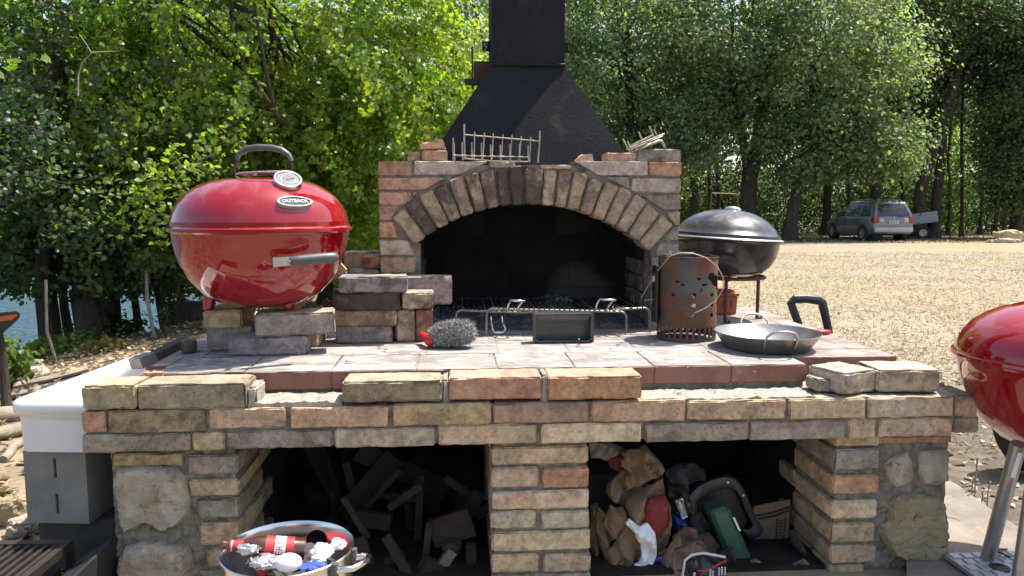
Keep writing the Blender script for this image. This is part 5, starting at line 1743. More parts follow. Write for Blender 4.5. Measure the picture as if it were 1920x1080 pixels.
def perforated_board():
    """thin board with round holes leaning behind the right side of the red kettle, and a plank"""
    v = VA - .08
    q = [onv(x, y, v) for x, y in ((553, 600), (700, 600), (700, 468), (640, 500))]
    o = single('perforated_plate', _perf(v), M['brown_rust'], 'dark brown plate with round holes leaning behind the red kettle', 'plate')
    P0, P1 = onv(546, 592, v - .02), onv(652, 505, v - .02)
    mb = MB()
    w_ = .016
    d = Vector((P1[0] - P0[0], P1[1] - P0[1])).normalized()
    n_ = Vector((-d.y, d.x)) * .055
    mb.prism([(P0[0], P0[1]), (P1[0], P1[1]), (P1[0] + n_.x, P1[1] + n_.y), (P0[0] + n_.x - .02, P0[1] + n_.y)], v - .05, v - .03)
    single('plank', mb, M['wood'], 'pale wooden plank slanting behind the right side of the red kettle', 'plank')
def _perf(v):
    mb = MB()
    def P(px, py): return onv(px, py, v)
    x0, z0 = P(566, 604); x1, z1 = P(655, 520)
    n = 44
    cx = [P(599, 577), P(620, 558), P(640, 540), P(580, 594)]
    rr = 7 * v / F
    du, dz = (x1 - x0) / n, (z1 - z0) / n
    keep = {}
    for i in range(n):
        for j in range(n):
            a, b = x0 + (i + .5) * du, z0 + (j + .5) * dz
            if (b - z0) > (a - x0) * (z1 - z0) / (x1 - x0) + .0: continue
            if any((a - c[0]) ** 2 + (b - c[1]) ** 2 < rr * rr for c in cx): continue
            mb.box(x0 + i * du, v, z0 + j * dz, x0 + (i + 1) * du, v + .004, z0 + (j + 1) * dz)
    return mb
perforated_board()

# small dry leaves and chips on the tiles
chips = MB()
for px, py in ((413, 673), (708, 652), (1088, 648), (1146, 655), (1163, 645), (1160, 650), (720, 659), (652, 681), (1248, 673), (606, 612), (612, 634), (920, 668), (1420, 700), (1290, 690)):
    u, v = onz(px, py, ZT)
    for i in range(2):
        a = rng.uniform(0, 6.28); L = rng.uniform(.006, .014)
        d = Vector((math.cos(a), math.sin(a), 0)); e = Vector((-d.y, d.x, 0)) * L * .35
        p = Vector((u + rng.uniform(-.01, .01), v + rng.uniform(-.01, .01), ZT + .0035))
        chips.add([p - d * L - e * .3, p - e + Vector((0, 0, .004)), p + d * L + Vector((0, 0, .003)), p + e + Vector((0, 0, .001))], [(0, 1, 2, 3)])
o = build('dry_leaf_chips', chips, M['card'], rot=(0, 0, YAW))
tag(o, 'dry leaf chips scattered over the tiled table', 'litter', kind='stuff')

# ---- wire rack in front of the hood
def rack():
    v0, v1 = VA + .055, VA + .10
    r_, off = sroot('wire_rack', onv(930, 300, v0)[0], v0, zTop, 'thin rusty wire rack standing on the arch in front of the hood', 'rack')
    def P(px, py, v):
        a, b = onv(px, py, v)
        return (a, v, max(b, zTop + .002))
    mm = M['wire']
    t = .0026
    def S(x, y, sx=830, sy=220, k=9.6):
        return sx + x / k, sy + y / k
    front = [(205, 450, 780), (350, 440, 770), (523, 450, 755), (697, 455, 770), (862, 490, 800), (1035, 490, 810), (1207, 480, 815), (1380, 470, 840), (1535, 500, 845)]
    for x, y0, y1 in front:
        build('tine', MB().tube([P(*S(x + 12, y1), v0), P(*S(x, (y0 + y1) / 2), v0), P(*S(x, y0), v0)], t, 6), mm, r_, off, 60)
    backs = [(575, 260, 560, 760), (750, 275, 715, 780), (908, 290, 880, 800), (1082, 310, 1045, 810), (1248, 320, 1205, 815), (1415, 340, 1365, 830), (1580, 350, 1560, 840)]
    for x, y0, xb, yb in backs:
        build('tine', MB().tube([P(*S(xb, yb), v1 - .02), P(*S((x + xb) / 2 + 5, (y0 + yb) / 2), v1 - .01), P(*S(x, y0), v1)], t, 6), mm, r_, off, 60)
    build('post', MB().tube([P(*S(395, 760), v1), P(*S(388, 440), v1), P(*S(386, 120), v1)], .0036, 6), mm, r_, off, 60)
    build('post', MB().tube([P(*S(1710, 835), v1), P(*S(1738, 500), v1), P(*S(1748, 240), v1)], .0034, 6), mm, r_, off, 60)
    build('post', MB().tube([P(*S(190, 780), v0), P(*S(188, 365), v0)], .0028, 6), mm, r_, off, 60)
    build('rail', MB().tube([P(*S(180, 680), v0 - .003), P(*S(800, 700), v0 - .003), P(*S(1540, 715), v0 - .003)], t, 6), mm, r_, off, 60)
    build('rail', MB().tube([P(*S(388, 312), v1 - .003), P(*S(1000, 365), v1 - .003), P(*S(1755, 430), v1 - .003)], t, 6), mm, r_, off, 60)
    build('rail', MB().tube([P(*S(395, 740), v1 - .002), P(*S(900, 790), v1 - .002), P(*S(1540, 800), v1 - .002)], t, 6), mm, r_, off, 60)
rack()

def wire_bundle():
    v0 = VA + .06
    u, z = onv(1210, 280, v0)
    r_, off = sroot('wire_bundle', u, v0, zTop + .03, 'bundle of old grill wires and a coiled spring on the right top of the arch', 'wires')
    def P(x, y, dv=0.0):
        a, b = onv(1120 + x / 10.67, 220 + y / 10.67, v0 + dv)
        return (a, v0 + dv, b)
    rods = [((580, 640), (1340, 330), 0), ((640, 660), (1300, 380), .02), ((700, 640), (1100, 430), .04), ((800, 620), (1330, 350), .03), ((850, 640), (1250, 450), -.01), ((900, 620), (1290, 460), .01), ((720, 650), (1220, 480), .05)]
    for a, b, dv in rods:
        build('rod', MB().tube([P(*a, dv), P((a[0] + b[0]) / 2, (a[1] + b[1]) / 2 + rng.uniform(-15, 10), dv), P(*b, dv + .03)], .0032, 6), M['wire'], r_, off, 60)
    for a, b in (((510, 430), (680, 740)), ((600, 475), (700, 690)), ((825, 290), (890, 440)), ((1035, 175), (1140, 400)), ((1130, 240), (1200, 380)), ((1265, 460), (1350, 610)), ((1290, 450), (1360, 610))):
        build('rod', MB().tube([P(*a), P(*b)], .003, 6), M['wire'], r_, off, 60)
    pts = []
    a, b = Vector(P(660, 600, .03)), Vector(P(1120, 375, .03))
    for i in range(180):
        t = i / 179
        th = t * 16 * 2 * math.pi
        d = (b - a).normalized()
        n1 = Vector((0, 1, 0)); n2 = d.cross(n1)
        pts.append(a + (b - a) * t + n1 * .008 * math.cos(th) + n2 * .008 * math.sin(th))
    build('spring', MB().tube(pts, .0014, 5), M['wire'], r_, off, 60)
wire_bundle()

# ================================================================== SINK, BLOCKS, LOW GRILL
def sink():
    zt = wy(80, 750, 2.12).z
    near, far = wy(14, 752, 2.10), wy(285, 662, 2.82)
    w_, L = .34, .78
    rz = R(-2.0)
    cx, cy = near.x + w_ / 2, near.y + L / 2
    H = .155
    z0 = zt - H
    o = root('ceramic_sink', (cx, cy, z0), rz, 'old white ceramic sink set beside the left end of the barbecue', 'sink')
    def loop(dx, z, rad):
        a, b = w_ / 2 + dx, L / 2 + dx
        rad = max(rad, .004)
        pts = []
        for sx, sy, t0 in ((1, 1, 0), (-1, 1, 90), (-1, -1, 180), (1, -1, 270)):
            for i in range(7):
                t = R(t0 + i * 15)
                pts.append((sx * (a - rad) + math.cos(t) * rad, sy * (b - rad) + math.sin(t) * rad, z))
        return pts
    spec = [(-.03, 0, .03), (-.018, .004, .035), (-.014, .095, .04), (-.012, .108, .042), (-.002, .116, .045), (.0, .135, .045), (-.002, .147, .045), (-.008, .153, .042), (-.016, .155, .04), (-.028, .154, .035), (-.036, .149, .03), (-.044, .14, .03), (-.05, .055, .03), (-.07, .035, .03), (-.12, .032, .03)]
    vs_, n = [], 28
    for dx, z, rad in spec:
        vs_ += loop(dx, z, rad)
    fs = [(k * n + i, k * n + (i + 1) % n, (k + 1) * n + (i + 1) % n, (k + 1) * n + i) for k in range(len(spec) - 1) for i in range(n)]
    fs.append(tuple(reversed(range(n))))
    fs.append(tuple((len(spec) - 1) * n + i for i in range(n)))
    build('basin', MB().add(vs_, fs), M['ceramic'], o, smooth=50)
    lab = MB().box(-.045, -L / 2 + .0115, .042, -.018, -L / 2 + .0125, .052)
    s_ = build('sticker', MB().box(-.012, -.0006, -.005, .012, .0004, .005, M=Matrix.Translation((.058, -L / 2 + .0128, .03))), M['alu'], o)
    return cx, cy, z0, w_, L
sx_, sy_, sz0, sw, sL = sink()

# dark flat bar with a bright plate lying along the table's left edge
def flat_bar():
    zl = ZT + .002
    a, b = onz(258, 692, zl), onz(352, 643, zl)
    r_, off = sroot('flat_iron', (a[0] + b[0]) / 2, (a[1] + b[1]) / 2, zl, 'dark flat iron bar with a bright aluminium end along the left edge of the table', 'iron bar')
    pa, pb = Vector((a[0], a[1], zl)), Vector((b[0], b[1], zl))
    d = (pb - pa).normalized(); n_ = Vector((d.y, -d.x, 0)) * .016
    def seg(t0, t1, h, m, name, tl=0.0):
        p, q = pa.lerp(pb, t0), pa.lerp(pb, t1)
        vs_ = [p - n_, p + n_, q + n_, q - n_]
        vs_ += [x + Vector((-.010, 0, h)) for x in vs_]
        build(name, MB().add(vs_, [(0, 3, 2, 1), (4, 5, 6, 7), (0, 1, 5, 4), (1, 2, 6, 5), (2, 3, 7, 6), (3, 0, 4, 7)]), M[m], r_, off)
    seg(.30, 1.0, .020, 'iron', 'bar')
    seg(.0, .14, .030, 'alu', 'plate'); seg(.142, .26, .028, 'alu', 'plate'); seg(.262, .298, .026, 'brown_rust', 'plate')
    for t in (.36, .5, .62, .75):
        p = pa.lerp(pb, t) + Vector((.004, -.016, .012))
        build('rivet', MB().lathe([(.004, 0), (.003, .003), (0, .004)], 10, M=Matrix.Translation(p) @ rot_to((1, -.6, .3))), M['alu'], r_, off)
flat_bar()
loose((335, 640, 362, 664), onz(350, 664, ZT)[1], .06, 'dark', .6, 'dark broken brick end at the far left corner of the table beyond the iron bar', G1, R(20), z0=ZT + .002)

def hollow_block(px0, px1, z0, z1, y, depth, label, rot=0.0):
    a, b = wy(px0, 940, y), wy(px1, 940, y)
    wv = b.x - a.x
    o = root('concrete_block', ((a.x + b.x) / 2, y, z0), rot, label, 'concrete block', 'concrete blocks under the sink')
    mb = MB()
    H = z1 - z0
    hw = wv / 2
    cx, sw_ = 0.0, .0045
    # front panel in pieces round two vertical slots
    slots = [(.13 * H, .41 * H), (.63 * H, .90 * H)]
    q = lambda x0, zz0, x1, zz1: [(x0, zz0), (x1, zz0), (x1, zz1), (x0, zz1)]
    mb.box(-hw, 0, 0, cx - sw_, depth, H); mb.box(cx + sw_, 0, 0, hw, depth, H)
    zs = [0] + [x for s_ in slots for x in s_] + [H]
    for i in range(0, len(zs), 2):
        mb.box(cx - sw_, 0.0, zs[i], cx + sw_, depth, zs[i + 1])
    for s0, s1 in slots:
        mb.box(cx - sw_, .03, s0, cx + sw_, depth, s1)
    return build('block', mb, M['concrete'], o)
hollow_block(47, 167, .165, sz0 - .003, 2.15, .30, 'upright grey hollow concrete block with two slots under the front of the sink', R(-3))
mb = MB().hexa([(-.26, 0), (.0, 0), (.0, .162), (-.26, .162)], 0, .5, .004, .002, (3, 3, 3))
o = build('concrete_block', mb, M['shadeconcrete'], loc=(sx_ + .10, 2.18, 0.0))
tag(o, 'low concrete base block, coloured dark for shade, under the upright hollow block', 'concrete block', 'concrete blocks under the sink')
mb = MB().hexa([(-.1, 0), (.1, 0), (.1, sz0 - .003), (-.1, sz0 - .003)], 0, .2, .004, .002, (3, 3, 3))
o = build('concrete_block', mb, M['concrete'], loc=(sx_ + .03, 2.60, 0.0))
tag(o, 'plain concrete block carrying the far end of the sink, in shadow', 'concrete block', 'concrete blocks under the sink')
mb = MB().hexa([(0, 0), (.055, 0), (.055, sz0 + .01), (0, sz0 + .01)], 0, .4, .004, .002, (2, 3, 3))
p = wy(206, 950, 2.12)
o = build('concrete_slab', mb, M['concrete'], loc=(p.x - .006, 2.16, 0.0), rot=(0, 0, YAW))
tag(o, 'thin upright concrete slab between the sink and the left brick pier', 'slab')

def low_grill():
    z = .185
    a, b = wy(0, 1032, 2.0), wy(150, 1032, 2.0)
    o = root('low_grill', (b.x - .22, 1.72, 0.0), R(2), 'low black slatted iron grill top at the bottom left, in front of the concrete block', 'grill grate')
    w_, d = .44, .52
    build('frame', MB().box(-w_ / 2, d / 2 - .025, z - .02, w_ / 2, d / 2, z + .004).box(-w_ / 2, -d / 2, z - .02, w_ / 2, -d / 2 + .025, z + .004)
          .box(-w_ / 2, -d / 2 + .026, z - .02, -w_ / 2 + .02, d / 2 - .026, z + .003).box(w_ / 2 - .02, -d / 2 + .026, z - .02, w_ / 2, d / 2 - .026, z + .003), M['iron'], o)
    n = 17
    for i in range(n):
        x = -w_ / 2 + .032 + (w_ - .064) * i / (n - 1)
        build('slat', MB().box(x - .0055, -d / 2 + .026, z - .012, x + .0055, d / 2 - .026, z + .002, b=.002), M['iron'], o)
    build('body', MB().box(-w_ / 2 + .02, -d / 2 + .02, 0.005, w_ / 2 - .02, d / 2 - .03, z - .06), M['iron'], o)
    for sx in (-1, 1):
        for sy in (-1, 1):
            build('leg', MB().box(sx * w_ / 2 - .015 * (sx > 0) - .005 * (sx < 0) , sy * d / 2 - .015, 0.0, sx * w_ / 2 + .015 * (sx < 0), sy * d / 2 + .005 * (sy > 0), z - .0205), M['iron'], o)
    return o
low_grill()
p = wy(185, 1060, 1.9)
mb = MB().hexa([(-.05, 0), (.05, 0), (.05, .17), (-.05, .11)], -.2, .22, .004, .002, (2, 3, 3))
o = build('shade_slab', mb, M['black'], loc=(p.x - .07, 1.85, 0), rot=(0, 0, R(3)))  # black colour stands in for the shade beside the left pier
tag(o, 'box coloured black for shade between the low grill and the left pier', 'plate')

# ================================================================== STOCKPOT AND RUBBISH
def stockpot():
    D = 1.76
    c = wy(540, 1027, D)
    r = 125 * D / F
    zr = c.z
    o = root('stockpot', (c.x, c.y, 0.0), 0, 'shiny steel stockpot used as a rubbish bin in front of the left opening', 'pot')
    tilt = Matrix.Translation((0, 0, 0)) @ Matrix.Rotation(0, 4, 'Y')
    prof = [(0.001, 0.003), (r * .96, .003), (r * .985, .012), (r * .985, zr - .012), (r * 1.015, zr - .002), (r * 1.02, zr + .001), (r * 1.005, zr + .003), (r * .965, zr - .010), (r * .965, .012), (0.001, .01)]
    build('pot', MB().lathe(prof, 72, M=tilt), M['pot'], o, smooth=40)
    def L(px, py, y=D):
        p = wy(px, py, y)
        return Vector((p.x - c.x, p.y - c.y, p.z))
    y0, y1 = D - .085, D + .01
    pts = [L(627, 1072, y0), L(640, 1068, y0), L(662, 1066, y0), L(688, 1050, (y0 + y1) / 2), L(690, 1044, y1), L(680, 1042, y1), L(666, 1046, y1), L(655, 1050, y1)]
    build('handle', MB().tube(pts, .0075, 10), M['pot'], o, smooth=60)
    for px, py, y in ((627, 1070, y0), (663, 1042, y1)):
        build('handle_mount', MB().lathe([(.009, -.018), (.0105, 0), (.009, .018), (0, .02)], 14, M=Matrix.Translation(L(px, py, y))), M['grey_grip'], o, smooth=60)
    return c, r, zr
pc_, pr, pz_ = stockpot()

def bottle(base, direc, scale, label, full=True):
    """brown beer bottle: base point, direction base -> neck"""
    d = Vector(direc).normalized()
    o = root('beer_bottle', base, 0, label, 'bottle', 'beer bottles in the pot')
    m = d.to_track_quat('Z', 'Y').to_matrix().to_4x4()
    s = scale
    prof = [(.0, 0), (.029, 0), (.031, .004), (.031, .115), (.030, .128), (.024, .145), (.0165, .162), (.0145, .180), (.0135, .205), (.0135, .208), (.0155, .210), (.0155, .220), (.0135, .222), (.010, .222), (.0095, .21), (.0095, .17)]
    build('glass', MB().lathe([(a * s, b * s) for a, b in prof], 32, M=m), M['brownglass'], o, smooth=45)
    build('neck_label', MB().lathe([(.01655 * s, .163 * s), (.0149 * s, .180 * s), (.0142 * s, .198 * s)], 32, M=m), M['redprint'], o, smooth=50)
    build('neck_print', MB().lathe([(.0146 * s, .1905 * s), (.01445 * s, .1935 * s)], 32, M=m), M['whiteink'], o, smooth=50)
    if full:
        build('label', MB().lathe([(.0313 * s, .030 * s), (.0313 * s, .105 * s)], 32, M=m), M['redprint'], o, smooth=50)
        build('label_band', MB().lathe([(.0316 * s, .052 * s), (.0316 * s, .080 * s)], 32, M=m), M['whiteink'], o, smooth=50)
        vs_, fs = TXT['beer']
        pts = []
        # lettering wrapped round the bottle, facing the viewer
        inv = m.to_3x3().inverted()
        toview = inv @ (CAM - Vector(base)).normalized()
        th0 = math.atan2(toview.y, toview.x)
        for p in vs_:
            th = th0 + .35 + p.x / (.0319)
            rr = (.0319 + p.z) * s
            pts.append((rr * math.cos(th), rr * math.sin(th), (.0665 + p.y) * s))
        build('label_lettering', MB().add(pts, fs, M=m), M['redprint'], o)
    return o
neck = wy(413, 1022, 1.70)
foot = wy(572, 1030, 1.74)
d = neck - foot
bl = d.length / .222
bottle(foot, d, bl, 'brown beer bottle with red label lying across the top of the steel pot')
n2 = wy(478, 1046, 1.655)
d2 = Vector((-.12, -.62, .78)).normalized()
bottle(n2 - d2 * .222 * .95, d2, .95, 'second brown bottle in the pot, its open mouth pointing at the viewer', True)

def lump(name, px, py, y, size, m, label, cat, seed, sq=(1, 1, 1), amp=.35, group='rubbish in the steel pot', sub=3):
    bm = bmesh.new()
    bmesh.ops.create_icosphere(bm, subdivisions=sub, radius=1.0)
    for v in bm.verts:
        p = v.co.copy()
        f = 1 + amp * (noise.noise(p * 1.6 + Vector((seed, 0, 0))) + .8 * abs(noise.noise(p * 3.3 + Vector((0, seed, 0)))) - .3)
        v.co = Vector((p.x * sq[0], p.y * sq[1], p.z * sq[2])) * size * f
    me = bpy.data.meshes.new(name)
    bm.to_mesh(me); bm.free()
    me.materials.append(m)
    o = bpy.data.objects.new(name, me)
    COL.objects.link(o)
    o.location = wy(px, py, y)
    return tag(o, label, cat, group)
e = lump('egg_box', 541, 1055, 1.645, .024, M['whitepaper'], 'smooth white plastic cup bottom shining in the middle of the pot', 'cup', 1, (1.25, 1, .85), .02)
e.data.polygons.foreach_set('use_smooth', [True] * len(e.data.polygons))
lump('crumpled_paper', 604, 1034, 1.72, .022, M['whitepaper'], 'larger crumpled white paper napkin beside the can in the pot', 'paper', 5, (1.1, 1, .85), .38, sub=4)
lump('crumpled_paper', 634, 1020, 1.75, .017, M['whitepaper'], 'crumpled pale napkin at the right rim inside the pot', 'paper', 9, (1.1, 1, .8), .38, sub=4)
lump('crumpled_paper', 598, 1050, 1.69, .014, M['whitepaper'], 'small crumpled napkin ball in front of the larger one in the pot', 'paper', 14, (1.3, 1, .8), .38, sub=4)
lump('foil_wrapper', 500, 1052, 1.66, .028, M['silverfilm'], 'crumpled silver foil between the two bottles in the pot', 'foil', 21, (1.5, 1, .45), .38, sub=4)
lump('foil_wrapper', 466, 1030, 1.675, .016, M['silverfilm'], 'torn silver foil on the neck of the lying bottle', 'foil', 27, (1.6, .7, .8), .42, sub=4)
lump('blue_wrapper', 590, 1062, 1.67, .018, M['bluefilm'], 'blue plastic wrapper at the front inside the pot', 'wrapper', 31, (1.9, 1, .4), .5, sub=4)
lump('pot_rubbish', 545, 1050, 1.76, .085, M['darkcloth'], 'dark mixed rubbish filling the pot below the bottles', 'rubbish', 37, (1.1, 1.1, .35), .3, sub=4)
def can():
    p = wy(593, 1014, 1.80)
    d = (CAM - p).normalized() + Vector((.05, 0, .25))
    m = Matrix.Translation(p) @ d.to_track_quat('Z', 'Y').to_matrix().to_4x4()
    r = .0275
    o = root('drink_can', p, 0, 'opened red can lying in the pot with its dark open end towards the viewer', 'can', 'rubbish in the steel pot')
    m = d.to_track_quat('Z', 'Y').to_matrix().to_4x4()
    build('can', MB().lathe([(r, -.09), (r, -.002), (r * .97, 0), (r * .95, -.002), (r * .95, -.088), (0, -.088)], 32, M=m), M['redprint'], o, smooth=40)
    build('can_lining', MB().lathe([(r * .945, -.001), (r * .94, -.087), (0, -.086)], 32, M=m), M['blackfilm'], o, smooth=40)
can()

# ================================================================== CONTENTS OF THE RIGHT OPENING
def dmap(v):
    return 2.125 + (v - 2.13) * .42

def S3(x, y):
    return 1090 + x / 4.0, 810 + y / 4.0

def crumple(name, pts, v, th, m, label, cat, seed, amp=.012, conv=S3, step=.0055, group='rubbish in the right opening', freq=16, back=.03, parent=None):
    v = dmap(v)
    out = []
    poly = [Vector(onv(*conv(x, y), v)) for x, y in pts]
    for a, b in zip(poly, poly[1:] + poly[:1]):
        k = max(1, int((b - a).length / .012))
        for i in range(k):
            p = a.lerp(b, i / k)
            out.append(p + Vector((noise.noise(Vector((p.x * 50 + seed, p.y * 50, 0))), noise.noise(Vector((p.x * 50, p.y * 50 + seed, 5))))) * .004)
    def fn(u, z, d):
        a = 1 - abs(noise.noise(Vector((u * freq + seed, z * freq * .8 + u * 9, 0)))) * 2.6
        b = 1 - abs(noise.noise(Vector((u * freq * 2.3 - z * 12, z * freq * 1.9 + seed, 4)))) * 2.6
        c = 1 - abs(noise.noise(Vector((u * freq * 4.6, z * freq * 4 + seed, 8)))) * 2.6
        f = 0.0
        for (dx, dz, fr, ph) in folds:
            w = (u * dx + z * dz) * fr + ph + .5 * noise.noise(Vector((u * 9 + seed, z * 9, 2)))
            f += (abs((w % 1.0) - .5) * 4 - 1) * 7.0 / fr
        return amp * (.25 * a + .2 * b + .1 * c + 1.9 * f)
    r0_ = random.Random(seed)
    folds = []
    for i in range(5):
        t_ = r0_.gauss(0.15, .5)
        folds.append((math.cos(t_), math.sin(t_), r0_.choice([8, 11, 16, 24]), r0_.random()))
    mb = sheet(MB(), out, v, th * .3, step, fn, .018, min(back, .012))
    if parent is None:
        return single(name, mb, m, label, cat, group, smooth=26)
    return build(name, mb, m, parent, smooth=None)

GB = 'rubbish in the right opening'
crumple('paper_bag', [(310, 150), (390, 130), (440, 130), (480, 100), (550, 170), (600, 230), (630, 290), (540, 350), (440, 400), (350, 440), (320, 390), (350, 300), (300, 260)], 2.42, .03, M['paper'], 'brown paper charcoal bag folded over at the top of the pile', 'paper bag', 3, group=GB)
crumple('rag', [(200, 210), (330, 130), (320, 240), (300, 300), (220, 270)], 2.47, .03, M['redcloth'], 'dark red rag behind the topmost paper bag', 'rag', 7)
crumple('rag', [(60, 90), (210, 80), (330, 130), (200, 215), (70, 190)], 2.52, .03, M['concrete'], 'greyish crumpled cloth in the top left corner of the right opening', 'rag', 9)
crumple('paper_bag', [(200, 400), (310, 290), (345, 300), (325, 380), (345, 440), (440, 400), (500, 400), (420, 470), (330, 560), (230, 520), (190, 470)], 2.47, .03, M['paper'], 'dark brown paper bag squeezed under the folded bag', 'paper bag', 12)
b2 = crumple('paper_bag', [(330, 560), (370, 490), (420, 460), (540, 400), (610, 350), (630, 470), (670, 560), (680, 660), (670, 760), (640, 860), (590, 950), (540, 940), (480, 740), (400, 700), (345, 640)], 2.38, .05, M['paper'], 'tall brown paper charcoal bag with a large red printed patch', 'paper bag', 16)
red = sheet(MB(), [Vector(onv(*S3(x, y), dmap(2.38) - .052)) for x, y in ((490, 560), (520, 500), (590, 480), (630, 475), (660, 560), (670, 660), (640, 720), (580, 780), (530, 740), (480, 680))], dmap(2.38) - .052, .016, .016, lambda u, z, d: .004 * noise.noise(Vector((u * 20, z * 20, 2))), .03, .01)
ob = build('red_print', red, M['redbag'], b2, (0, 0, 0))
ob.matrix_parent_inverse = Matrix.Identity(4)
# re-express in the bag's own space
inv = (Matrix.Translation(b2.location) @ Matrix.Rotation(YAW, 4, 'Z')).inverted() @ Matrix.Rotation(YAW, 4, 'Z')
ob.data.transform(inv)
crumple('paper_bag', [(110, 700), (125, 560), (200, 640), (235, 800), (200, 940), (170, 960), (130, 860)], 2.40, .02, M['paper'], 'narrow brown paper strip of bag at the left wall of the right opening', 'paper bag', 22)
crumple('paper_bag', [(165, 690), (220, 550), (270, 580), (320, 570), (350, 650), (350, 720), (290, 780), (230, 815)], 2.36, .025, M['paper'], 'tan paper bag corner standing left of the white paper', 'paper bag', 26)
b3 = crumple('paper_bag', [(195, 900), (240, 860), (340, 700), (400, 740), (450, 850), (455, 960), (400, 1000), (370, 1040), (240, 1060), (205, 1000)], 2.30, .03, M['paper'], 'brown paper bag with black capital letters low in the right opening', 'paper bag', 31, amp=.008)
for key, (x, y), rz in (('per', (335, 978), -27), ('egi', (312, 1010), -27)):
    vs_, fs = TXT[key]
    u, z = onv(*S3(x, y), dmap(2.30) - .041)
    m = Matrix.Translation((u, dmap(2.30) - .041, z)) @ Matrix.Rotation(R(90), 4, 'X') @ Matrix.Rotation(R(rz), 4, 'Z')
    mb = MB().add(vs_, fs, M=m)
    t_ = build('bag_lettering', mb, M['ink'], b3)
    t_.data.transform((Matrix.Translation(b3.location) @ Matrix.Rotation(YAW, 4, 'Z')).inverted() @ Matrix.Rotation(YAW, 4, 'Z'))
crumple('paper_sheet', [(338, 690), (365, 660), (440, 715), (500, 685), (555, 760), (565, 850), (560, 950), (500, 1040), (500, 1100), (400, 1100), (368, 1020), (430, 990), (455, 950), (448, 850), (400, 770)], 2.235, .015, M['whitepaper'], 'torn strip of white paper hanging over the brown bags', 'paper', 36, amp=.008)
crumple('cloth', [(510, 1060), (560, 960), (600, 930), (620, 1000), (570, 1100), (500, 1100)], 2.27, .02, M['bluefilm'], 'pale blue plastic corner beside the white paper', 'plastic', 40)
crumple('paper_bag', [(570, 1100), (590, 980), (650, 880), (735, 775), (755, 850), (720, 930), (680, 1000), (660, 1100)], 2.27, .03, M['paper'], 'brown paper bag standing up right of the white paper', 'paper bag', 44)
crumple('paper_bag', [(680, 800), (780, 720), (870, 730), (870, 830), (800, 840), (740, 880)], 2.36, .02, M['card'], 'small open cardboard piece behind the sunlit bag', 'cardboard', 47, amp=.005)
crumple('paper_bag', [(655, 1110), (670, 980), (710, 910), (770, 875), (860, 830), (910, 820), (950, 890), (975, 935), (860, 950), (800, 980), (770, 1110)], 2.19, .03, M['paper'], 'brown paper bag catching the sun at the bottom of the right opening', 'paper bag', 50)
b4 = crumple('printed_bag', [(765, 1120), (785, 980), (840, 938), (930, 925), (1010, 940), (1098, 958), (1090, 1040), (1085, 1120)], 2.13, .03, M['blackfilm'], 'black printed plastic charcoal bag with white edge at the bottom of the right opening', 'plastic bag', 55, amp=.008)
def onbag(mb, name, m, par):
    ob = build(name, mb, m, par)
    ob.data.transform((Matrix.Translation(par.location) @ Matrix.Rotation(YAW, 4, 'Z')).inverted() @ Matrix.Rotation(YAW, 4, 'Z'))
vv = dmap(2.13) - .040
pts = [(*onv(*S3(x, y), vv + .012), ) for x, y in ((772, 1110), (790, 985), (842, 942), (930, 929), (1010, 943), (1095, 960))]
onbag(MB().tube([(a, vv + .03, b) for a, b in pts], .004, 6), 'white_edge', M['whiteink'], b4)
pts = [onv(*S3(x, y), vv) for x, y in ((870, 1040), (940, 1045), (990, 1015), (1040, 985), (1090, 962))]
onbag(MB().tube([(a, vv, b) for a, b in pts], .0024, 6), 'red_stripe', M['redplastic'], b4)
for x, y, w_, h in ((965, 1050, 14, 60), (985, 1055, 10, 50), (1030, 1040, 12, 70), (1052, 1035, 12, 75), (1075, 1035, 10, 70), (845, 1065, 20, 40)):
    a, z = onv(*S3(x, y), vv)
    k = vv / F / 4
    mb = MB()
    for j in range(4):
        mb.box(a - w_ * k / 2, vv - .004, z - h * k / 2 + j * h * k / 4, a + w_ * k / 2, vv - .003, z - h * k / 2 + (j + .7) * h * k / 4)
    onbag(mb, 'bag_print', M['whiteink'], b4)

